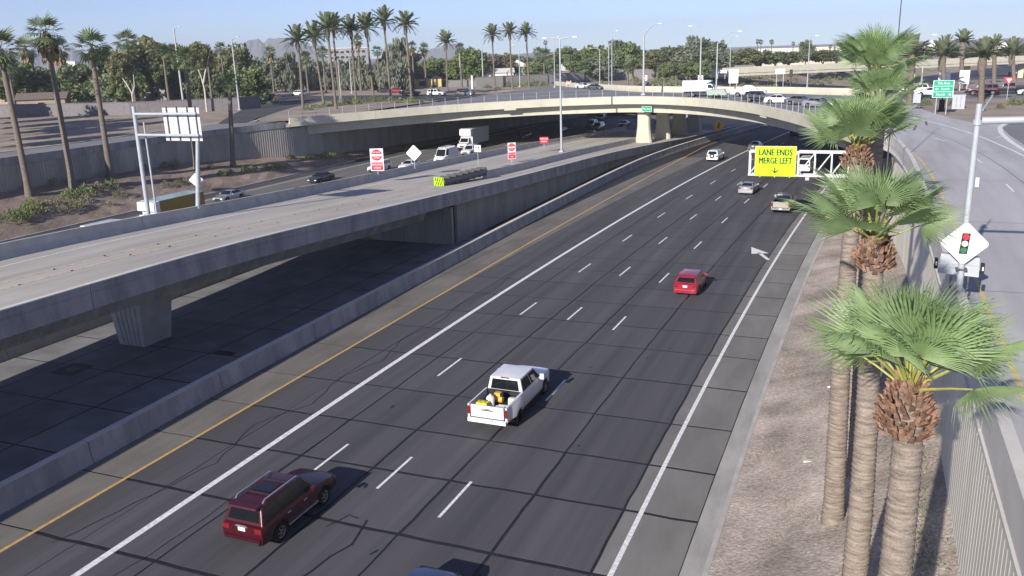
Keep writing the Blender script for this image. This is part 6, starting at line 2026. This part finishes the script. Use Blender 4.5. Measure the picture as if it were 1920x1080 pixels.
# ================================================================== lamp posts
def lamppost(label, x, y, z, H, arm=None, r=.11, twin=False, rise=.0, group="street lamps"):
    t = thing("street_lamp", label, "street lamp", (x, y, z), 0, group)
    MB().tube([(0, 0, -.05), (0, 0, H * .5), (0, 0, H)], [r * 1.2, r, r * .75], 10).build("pole", STEEL_P, t, .9)
    MB().box(-r * 2, r * 2, -r * 2, r * 2, -.05, .25).build("base", STEEL_P, t)
    arms = []
    if twin:
        arms = [(2.2, 0), (-2.2, 0)]
    elif arm:
        arms = [(arm, 0)]
    for a, b in arms:
        s_ = 1 if a > 0 else -1
        pts = [(0, 0, H - .1), (a * .3, 0, H + rise * .55), (a * .7, 0, H + rise * .95), (a, 0, H + rise)]
        MB().tube(pts, [r * .7, r * .6, r * .5, r * .45], 8).build("arm", STEEL_P, t, .9)
        MB().box(*sorted((a, a + s_ * .75)), -.16, .16, H + rise - .06, H + rise + .08).build("luminaire", STEEL, t)
lamppost("near street lamp on the overpass with its arm curving right", -42.6, 173.7, 8.45, 11.7, 2.9, .2, rise=2.1)
lamppost("overpass lamp whose arm curves left", -32.4, 180.4, 8.5, 10.9, -1.9, .16, rise=2.3)
lamppost("overpass lamp with a long low arm at right", -26.6, 165.0, 8.45, 9.7, 3.6, .14, rise=1.9)
lamppost("slim lamp behind the overpass, left of the near lamp", -69.3, 244.5, 7.6, 14.8, 1.2, .12, rise=.3)
lamppost("short pole lamp next to the slim lamp", -72.6, 252.6, 7.6, 11.2, None, .15)
lamppost("lamp with a left arm behind the street corner", -73.6, 246.7, 7.6, 10.1, -2.4, .12, rise=.5)
lamppost("lamp with a right arm left of the tall twin lamp", -84.8, 238.6, 7.5, 13.7, 1.0, .12, rise=.4)
lamppost("tall twin arm lamp standing on the carpool ramp", -46.7, 134.2, 1.38, 18.1, None, .16, True, .2)
lamppost("pale straight pole behind the gantry sign", -159.7, 170.1, 7.1, 18.6, 1.5, .24, rise=.6)
lamppost("pale pole left of the first date palm", -129.8, 155.1, 7.1, 15.1, 1.4, .17, rise=.6)
lamppost("white pole by the grey street wall", -127.0, 281.7, 7.2, 12.7, 1.2, .2, rise=.4)
lamppost("pole with a box top behind the left queue", -132.9, 275.5, 7.2, 11.2, None, .17)
lamppost("lamp among the date palm trunks", -119.4, 180.0, 7.2, 9.7, -2.6, .14, rise=1.4)
lamppost("lamp behind the date palms left of centre", -146.5, 227.0, 7.2, 11.0, -2.4, .15, rise=1.6)
lamppost("lamp before the white gabled house", -100.8, 251.3, 7.3, 10.9, -1.6, .14, rise=1.8)
lamppost("lamp beyond the overpass left of the near palms", -12.2, 192.4, 8.5, 10.0, 1.0, .12, rise=.5)
lamppost("white pole by the street suv at right", 8.5, 172.3, 8.5, 9.4, 1.0, .13, rise=.4)
lamppost("thin lamp beyond the overpass behind the white board", -40.7, 277.4, 7.3, 12.8, 1.4, .12, rise=.3)
lamppost("short lamp post by the freeway bank past the overpass", -35.9, 222.6, 7.3, 8.5, None, .12)
# traffic signal past the overpass and mast behind palms
t = thing("traffic_signal", "black traffic signal head on a pole beyond the overpass cars", "traffic signal", (-14.3, 177.0, 8.46))
MB().tube([(0, 0, 0), (0, 0, 4.2)], .09, 10).build("pole", STEEL_D, t)
MB().box(-.28, .28, -.2, .2, 2.9, 4.3).build("signal_head", SIGN_K, t)
for k in range(3):
    disc(0, 3.15 + .43 * k, .15, -.23, -.2, 14).build("lens", mat("dark_lens", (.05, .05, .05), .3, 0), t)
t = thing("camera_mast", "thin dark mast rising to the top edge behind the palm crown", "mast", (1.5, 64, 8.5))
MB().tube([(0, 0, 0), (0, 0, 16)], [.05, .025], 8).build("mast", STEEL_D, t)
# roadside cabinets and small signs on the right island
t = thing("utility_cabinet", "pale utility cabinet behind the green guide sign", "cabinet", (11.0, 128.5, 8.52))
MB().box(-.75, .75, -.4, .4, 0, 1.75).build("case", STEEL_P, t)
MB().box(-.8, .8, -.45, .45, 1.75, 1.83).build("lid", STEEL, t)
for xx in (-.25, .25):
    MB().box(xx - .02, xx + .02, -.42, -.405, .15, 1.6).build("door_seam", STEEL_D, t)
t = thing("utility_cabinet", "grey meter cabinet on two legs left of the guide sign", "cabinet", (5.9, 127.0, 8.52))
MB().box(-.45, .45, -.2, .2, .9, 2.1).build("case", STEEL_P, t)
for xx in (-.38, .38):
    MB().box(xx - .05, xx + .05, -.05, .05, 0, .9).build("leg", STEEL_D, t)
t = thing("post_box", "black pedestal below the green guide sign", "pedestal", (8.7, 123.5, 8.52))
MB().box(-.32, .32, -.3, .3, 0, 1.5).build("case", SIGN_K, t)
MB().tube([(0, 0, 1.5), (0, 0, 2.6)], .08, 8).build("neck", SIGN_K, t)
t = thing("yield_sign", "red and white yield sign at far right", "road sign", (19.1, 148.0, 8.52))
MB().tube([(0, .04, 0), (0, .04, 2.9)], .045, 8).build("post", STEEL, t)
MB().add([(-.75, 0, 3.2), (.75, 0, 3.2), (0, 0, 2.0), (-.75, .03, 3.2), (.75, .03, 3.2), (0, .03, 2.0)], [(0, 2, 1), (3, 4, 5), (0, 1, 4, 3), (1, 2, 5, 4), (2, 0, 3, 5)]).build("red_plate", SIGN_R, t)
MB().add([(-.38, -.012, 3.0), (.38, -.012, 3.0), (0, -.012, 2.4)], [(0, 2, 1)]).build("white_centre", SIGN_W, t)
for (x, y, z0, w, h0, h1, lab) in [(-35.6, 250, 6.9, 2.6, .5, 4.3, "tall blank white board beyond the overpass"), (-46.8, 300, 7.2, 3.5, 1.6, 2.6, "wide white strip sign beyond the overpass lamp"), (-26.4, 286, 4.0, 2.9, 4.6, 6.1, "white panelled board on a post on the scrub bank"),
                                    (12.0, 171.0, 8.5, 1.9, .4, 3.3, "white box sign behind the green guide sign"), (-137.9, 180.4, 7.2, .9, 1.3, 2.2, "small white sign on a post left of the date palms"), (15.3, 172.5, 8.5, 1.6, 1.2, 3.6, "pale board right of the guide sign")]:
    t = thing("sign_board", lab, "sign board", (x, y, z0))
    MB().box(-w / 2, w / 2, -.05, .05, h0, h1).build("board", SIGN_W, t)
    for xx in (-w * .35, w * .35):
        MB().box(xx - .06, xx + .06, .06, .16, -.3, h1 - .1).build("post", STEEL, t)
for (x, y, z0, lab) in [(-57.5, 236, 7.2, "red and white prohibition sign behind the near overpass lamp"), (-40.4, 225.5, 7.2, "red and white sign on the dirt beyond the white box truck")]:
    t = thing("road_sign", lab, "road sign", (x, y, z0))
    MB().tube([(0, .05, -.3), (0, .05, 3.2)], .05, 8).build("post", STEEL, t)
    MB().box(-.65, .65, -.02, .02, 1.9, 3.3).build("plate", SIGN_W, t)
    disc(0, 2.6, .5, -.035, -.021).build("red_ring", SIGN_R, t)
    disc(0, 2.6, .3, -.045, -.036).build("white_centre", SIGN_W, t)
t = thing("barricade", "orange and white barricade by the street corner wall", "barricade", (-79.7, 236.5, 7.75))
for k in range(3):
    MB().box(-.7, .7, -.03, .03, .4 + .42 * k, .68 + .42 * k).build("rail", SIGN_W if k % 2 else mat("sign_orange", (.75, .2, .04), .5, .05, 3), t)
for xx in (-.6, .6):
    MB().box(xx - .05, xx + .05, -.25, .25, 0, 1.7).build("leg", SIGN_W, t)
# valve box and litter on the gravel
t = thing("valve_box", "square pale valve box cover on the gravel bank", "valve box", (-1.18, 33.66, gravel_z(-1.18, 33.66)), .15)
MB().box(-.24, .24, -.24, .24, -.05, .05).build("frame", mat("valve_grey", (.5, .48, .44), .8, .1, 5), t)
MB().box(-.12, .12, -.12, .12, .05, .062).build("lid", mat("valve_tan", (.36, .30, .25), .8, .1, 5), t)
o = MB().hexa([(-.14, -.05, 0), (.16, -.06, 0), (.13, .07, 0), (-.12, .06, 0)], [(-.08, -.03, .05), (.1, -.03, .07), (.07, .04, .04), (-.06, .03, .06)]).build("crumpled_paper", SIGN_W, None, loc=(-.35, 30.2, gravel_z(-.35, 30.2) + .01))
tag(o, "crumpled white paper on the gravel by the third palm's foot", "litter")
o = MB().hexa([(-.12, -.05, 0), (.1, -.06, 0), (.13, .05, 0), (-.1, .06, 0)], [(-.05, -.03, .06), (.07, -.03, .04), (.05, .03, .07), (-.06, .03, .05)]).build("crumpled_paper", SIGN_W, None, loc=(-.75, 41.6, gravel_z(-.75, 41.6) + .01))
tag(o, "scrap of white paper on the gravel left of the palm trunks", "litter")
# drain box and stain plate on the median floor
t = thing("drain_grate", "drain grate set in the shaded median floor", "drain", (-36.1, 39.1, 0))
MB().box(-.7, .7, -.35, .35, -.003, .012).build("frame", STEEL_D, t)
for k in range(9):
    MB().box(-.62 + k * .15, -.55 + k * .15, -.3, .3, .012, .03).build("bar", SIGN_K, t)
t = thing("manhole", "round manhole in a dark patch under the elevated ramp", "manhole", (-43.1, 33.9, 0))
MB().box(-.9, .9, -.9, .9, -.003, .006).build("patch", SEAL, t)
MB().tube([(0, 0, 0), (0, 0, .014)], .42, 20).build("cover", mat("iron_cover", (.13, .11, .10), .7, .1, 5), t)

# ================================================================== buildings and street walls
def block_wall(name, label, pts, h, m, panel=6.0, capm=None, th=.25):
    t = thing(name, label, "wall", (0, 0, 0))
    P = [(x, y, z) for x, y, z in pts]
    segmented(t, "wall_panel", P, [(-th / 2, -.3), (th / 2, -.3), (th / 2, h), (-th / 2, h)], panel, m, .03)
    segmented(t, "wall_cap", [(x, y, z + h + .003) for x, y, z in P], [(-th, 0), (th, 0), (th, .1), (-th, .1)], panel * 3, capm or m, .02)
    return t
block_wall("street_wall", "dark slate coloured block wall along the far left street", [(-205, 134, 7.1), (-165, 139, 7.1), (-148, 141.5, 7.1), (-130, 155, 7.1), (-129.5, 162, 7.1)], 2.75, WALL_D, 5)
block_wall("street_wall", "grey block wall behind the clipped shrubs right of the left queue", [(-113.9, 247, 7.2), (-107, 255.5, 7.2), (-95.5, 274, 7.2), (-84, 300, 7.2), (-60, 318, 7.2), (-40, 330, 7.2)], 3.4, WALL_G, 6)
block_wall("street_wall", "dark low wall left of the white gate post", [(-160, 268, 7.2), (-141, 267, 7.2), (-115.5, 262, 7.2)], 2.1, WALL_D, 6)
block_wall("street_wall", "cream wall on the rise left of the far overpass", [(-90, 470, 7.2), (-50, 440, 7.6), (-10, 415, 8.2)], 3.4, CONC_B, 12)
o = MB().box(-.3, .3, -.3, .3, -.2, 4.0).build("gate_post", HOUSE_W, None, loc=(-114.6, 246.0, 7.2))
tag(o, "white gate post at the left end of the grey wall", "post")
def house(label, x, y, z, w, d, h, rh, wall, roof, rzd=0, name="house", gable=True, wins=(), door=None, flat=False, chimney=False):
    t = thing(name, label, "house" if not flat else "building", (x, y, z), radians(rzd))
    MB().box(-w / 2, w / 2, -d / 2, d / 2, -.3, h).build("wall", wall, t)
    ov = .5
    if flat:
        MB().box(-w / 2 - .15, w / 2 + .15, -d / 2 - .15, d / 2 + .15, h, h + .35).build("roof", roof, t)
    else:
        a = [(-w / 2 - ov, -d / 2 - ov, h + .01), (w / 2 + ov, -d / 2 - ov, h + .01), (w / 2 + ov, d / 2 + ov, h + .01), (-w / 2 - ov, d / 2 + ov, h + .01)]
        hip = 0 if gable else min(w, d) * .35
        b = [(-w / 2 - ov + hip, 0, h + rh), (w / 2 + ov - hip, 0, h + rh)]
        if gable == 2:      # gable end faces the camera
            b = [(0, -d / 2 - ov, h + rh), (0, d / 2 + ov, h + rh)]
            ro = MB().add(a + b, [(0, 4, 5, 3), (1, 2, 5, 4), (0, 1, 4), (2, 3, 5), (0, 3, 2, 1)]).build("roof", roof, t)
        else:
            ro = MB().add(a + b, [(0, 1, 5, 4), (2, 3, 4, 5), (0, 4, 3), (1, 2, 5), (0, 3, 2, 1)]).build("roof", roof, t)
        if chimney:
            MB().box(w * .2, w * .2 + .8, -.4, .4, h + rh * .4, h + rh + .8).build("chimney", wall, ro)
    for (wx, wz, ww, wh) in wins:
        o = MB().box(wx - ww / 2 - .08, wx + ww / 2 + .08, -d / 2 - .06, -d / 2 + .02, wz - .08, wz + wh + .08).build("window", HOUSE_W, t)
        MB().box(wx - ww / 2, wx + ww / 2, -d / 2 - .08, -d / 2 - .061, wz, wz + wh).build("pane", WIN, o)
    if door is not None:
        MB().box(door - .5, door + .5, -d / 2 - .06, -d / 2 + .02, 0, 2.1).build("door", ROOF_B, t)
    return t
house("tan low house with a brown gabled roof at the left edge", -214, 168, 7.1, 17, 11, 3.2, 2.0, HOUSE_T, ROOF_B, 12, wins=((-4, 1, 1.6, 1.2), (2, 1, 1.6, 1.2)), door=5)
house("tan house wing with a pale fascia behind the first palms", -196, 160, 7.1, 11, 8, 2.9, 1.6, HOUSE_T, ROOF_B, 40, wins=((0, 1, 1.6, 1.2),))
house("grey house with a dark steep shingle roof behind the slate wall", -189, 199, 7.2, 14, 11, 3.8, 3.6, HOUSE_G, ROOF_D, 15, wins=((-3, 1.2, 1.6, 1.4), (3, 1.2, 1.6, 1.4)), chimney=True)
house("blue grey house right of the dark roofed one", -166, 190, 7.2, 10, 8, 3.2, 2.2, HOUSE_G, ROOF_D, 25, wins=((-2, 1, 1.4, 1.2), (2, 1, 1.4, 1.2)))
house("white stepped tower block above the trees at left", -380, 330, 7.2, 8, 8, 13, 0, HOUSE_W, HOUSE_W, 20, "tower_block", flat=True, wins=((-1, 9.5, 1.2, 1.6), (1.5, 9.5, 1.2, 1.6)))
house("yellow stucco building between the date palm trunks", -159, 262, 7.0, 11, 8, 3.0, 0, HOUSE_Y, HOUSE_Y, 30, "building", flat=True, wins=((-2.5, 1, 1.8, 1.2),), door=2)
house("yellow walled shop under a dark canopy roof", -141, 262, 7.0, 13, 8, 3.2, 1.3, HOUSE_Y, ROOF_D, 30, "shop", gable=False, wins=((-4, .8, 2.2, 1.6), (0, .8, 2.2, 1.6)), door=4)
ob = house("brown grey office block far behind the date palms", -310, 480, 7.2, 26, 18, 16.5, 0, HOUSE_G, HOUSE_W, 30, "office_block", flat=True, wins=tuple((-10 + 3.3 * i, 4 + 3.2 * j, 2.4, 1.6) for i in range(7) for j in range(4)))
house("white gabled house between two far lamp posts", -129, 320, 7.2, 8.5, 9, 5.2, 2.6, HOUSE_W, ROOF_W, 20, gable=2, wins=((0, 3, 1.6, 1.4),))
house("low white sided house behind the grey wall's left end", -130, 300, 7.2, 13, 8, 3.4, 1.6, HOUSE_W, ROOF_W, 25, wins=((-3, 1, 1.6, 1.2), (3, 1, 1.6, 1.2)))
house("long white roofed building behind the barricade", -97, 306, 7.2, 17, 9, 3.6, 2.2, HOUSE_G, ROOF_W, 22, "long_building", wins=((-5, 1, 1.6, 1.2), (0, 1, 1.6, 1.2), (5, 1, 1.6, 1.2)))
house("white roofed annex right of the long building", -84, 330, 7.2, 12, 8, 3.2, 1.6, HOUSE_G, ROOF_W, 22, "annex", wins=((0, 1, 1.6, 1.2),))
house("small white house with a gable window left of the mesquite row", -75.5, 332, 7.2, 4.4, 6, 4.0, 2.2, HOUSE_W, ROOF_W, 12, gable=2, wins=((0, 3.2, .9, 1.1),))
house("narrow white house second in the far white row", -71.2, 338, 7.2, 2.6, 5, 4.0, 1.6, HOUSE_W, ROOF_W, 12, gable=2)
house("white cottage third in the far white row", -68.4, 340, 7.2, 3.0, 5, 3.8, 1.4, HOUSE_W, ROOF_W, 12, gable=2)
house("white cottage last in the far white row", -64.2, 340, 7.2, 3.4, 5, 3.9, 1.3, HOUSE_W, ROOF_W, 12, gable=2)
house("pale two storey block above the trench beyond the overpass", -57, 525, 7.2, 9, 8, 8.0, 0, HOUSE_W, HOUSE_W, 10, "apartment_block", flat=True, wins=((-2.5, 1.5, 1.6, 1.4), (2.5, 1.5, 1.6, 1.4), (-2.5, 5, 1.6, 1.4), (2.5, 5, 1.6, 1.4)))
house("long cream warehouse on the horizon right of centre", -55, 760, 7.2, 72, 30, 7.0, 0, mat("cream_metal", (.62, .58, .48), .7, .05, .5), HOUSE_W, 4, "warehouse", flat=True, wins=tuple((-30 + 8 * i, 1.5, 3.5, 3.2) for i in range(8)))
house("white building on the horizon at far right", 71, 600, 7.2, 8, 8, 7.5, 0, HOUSE_W, HOUSE_W, -8, "building", flat=True, wins=((-2, 3, 1.6, 1.6), (2, 3, 1.6, 1.6)))
t = thing("water_tank", "white domed tank on the horizon at right", "tank", (39.5, 700, 7.2))
MB().tube([(0, 0, 0), (0, 0, 7)], 3.4, 20).build("tank_wall", HOUSE_W, t, .9)
MB().tube([(0, 0, 7), (0, 0, 8.6), (0, 0, 9.8), (0, 0, 10.3)], [3.4, 2.8, 1.6, .3], 20).build("dome", HOUSE_W, t, .9)
# ================================================================== mountains and air
def ridge(name, lab, pts, depth, seed):
    r = RN(seed)
    mb = MB()
    n = 90
    rows = []
    for k in range(7):
        t = k / 6
        row = []
        for i in range(n + 1):
            u = i / n
            q = u * (len(pts) - 1)
            a = min(int(q), len(pts) - 2)
            f = q - a
            x = pts[a][0] + (pts[a + 1][0] - pts[a][0]) * f
            y = pts[a][1] + (pts[a + 1][1] - pts[a][1]) * f
            h = pts[a][2] + (pts[a + 1][2] - pts[a][2]) * (f * f * (3 - 2 * f))
            h *= 1 + 0.10 * sin(u * 61 + seed) + 0.06 * sin(u * 143 + seed * 3)
            k_ = hypot(x, y)
            ux, uy = x / k_, y / k_
            d = depth * (t - 0.5)
            prof = 1 - abs(2 * t - 1) ** 1.3
            row.append((x + ux * d, y + uy * d, 5 + h * prof * (1 + (r.uniform(-.12, .12) if 0 < k < 6 and k != 3 else 0))))
        rows.append(row)
    return struct(grid_sheet(rows).build(name, MOUNT))
ridge("hills", "", [(-3677, 2230, 32), (-3579, 2383, 63), (-3482, 2523, 83), (-3388, 2648, 97), (-3301, 2756, 80), (-3232, 2836, 90), (-3152, 2925, 42), (-3016, 3065, 12)], 900, 3)
ridge("hills", "", [(-3350, 3297, 2), (-3258, 3387, 41), (-3153, 3486, 93), (-3087, 3544, 78), (-3008, 3612, 88), (-2924, 3680, 117), (-2872, 3721, 125), (-2756, 3807, 95), (-2669, 3869, 76), (-2581, 3928, 40), (-2442, 4015, 3), (-2297, 4100, 3), (-2145, 4182, 57), (-2068, 4221, 71), (-1941, 4280, 18), (-1785, 4348, 2)], 900, 7)
ridge("hills", "", [(-1760, 4142, 2), (-1632, 4194, 10), (-1504, 4241, 13), (-1350, 4293, 3), (-1194, 4339, 2), (-1038, 4379, 2)], 900, 11)
HZ = MB().box(-5200, 5200, -400, 5200, -1.5, 170)
hz = stuff(HZ.build("haze", []))
hm = bpy.data.materials.new("haze")
hm.use_nodes = True
nt = hm.node_tree
nt.nodes.clear()
pv = nt.nodes.new("ShaderNodeVolumePrincipled")
pv.inputs["Color"].default_value = (0.80, 0.88, 1.0, 1)
pv.inputs["Density"].default_value = 0.00019
pv.inputs["Anisotropy"].default_value = 0.0
om = nt.nodes.new("ShaderNodeOutputMaterial")
nt.links.new(pv.outputs[0], om.inputs["Volume"])
hz.data.materials.append(hm)
hz['label'] = "thin pale haze softening the mountains and far streets"
hz['category'] = "haze"
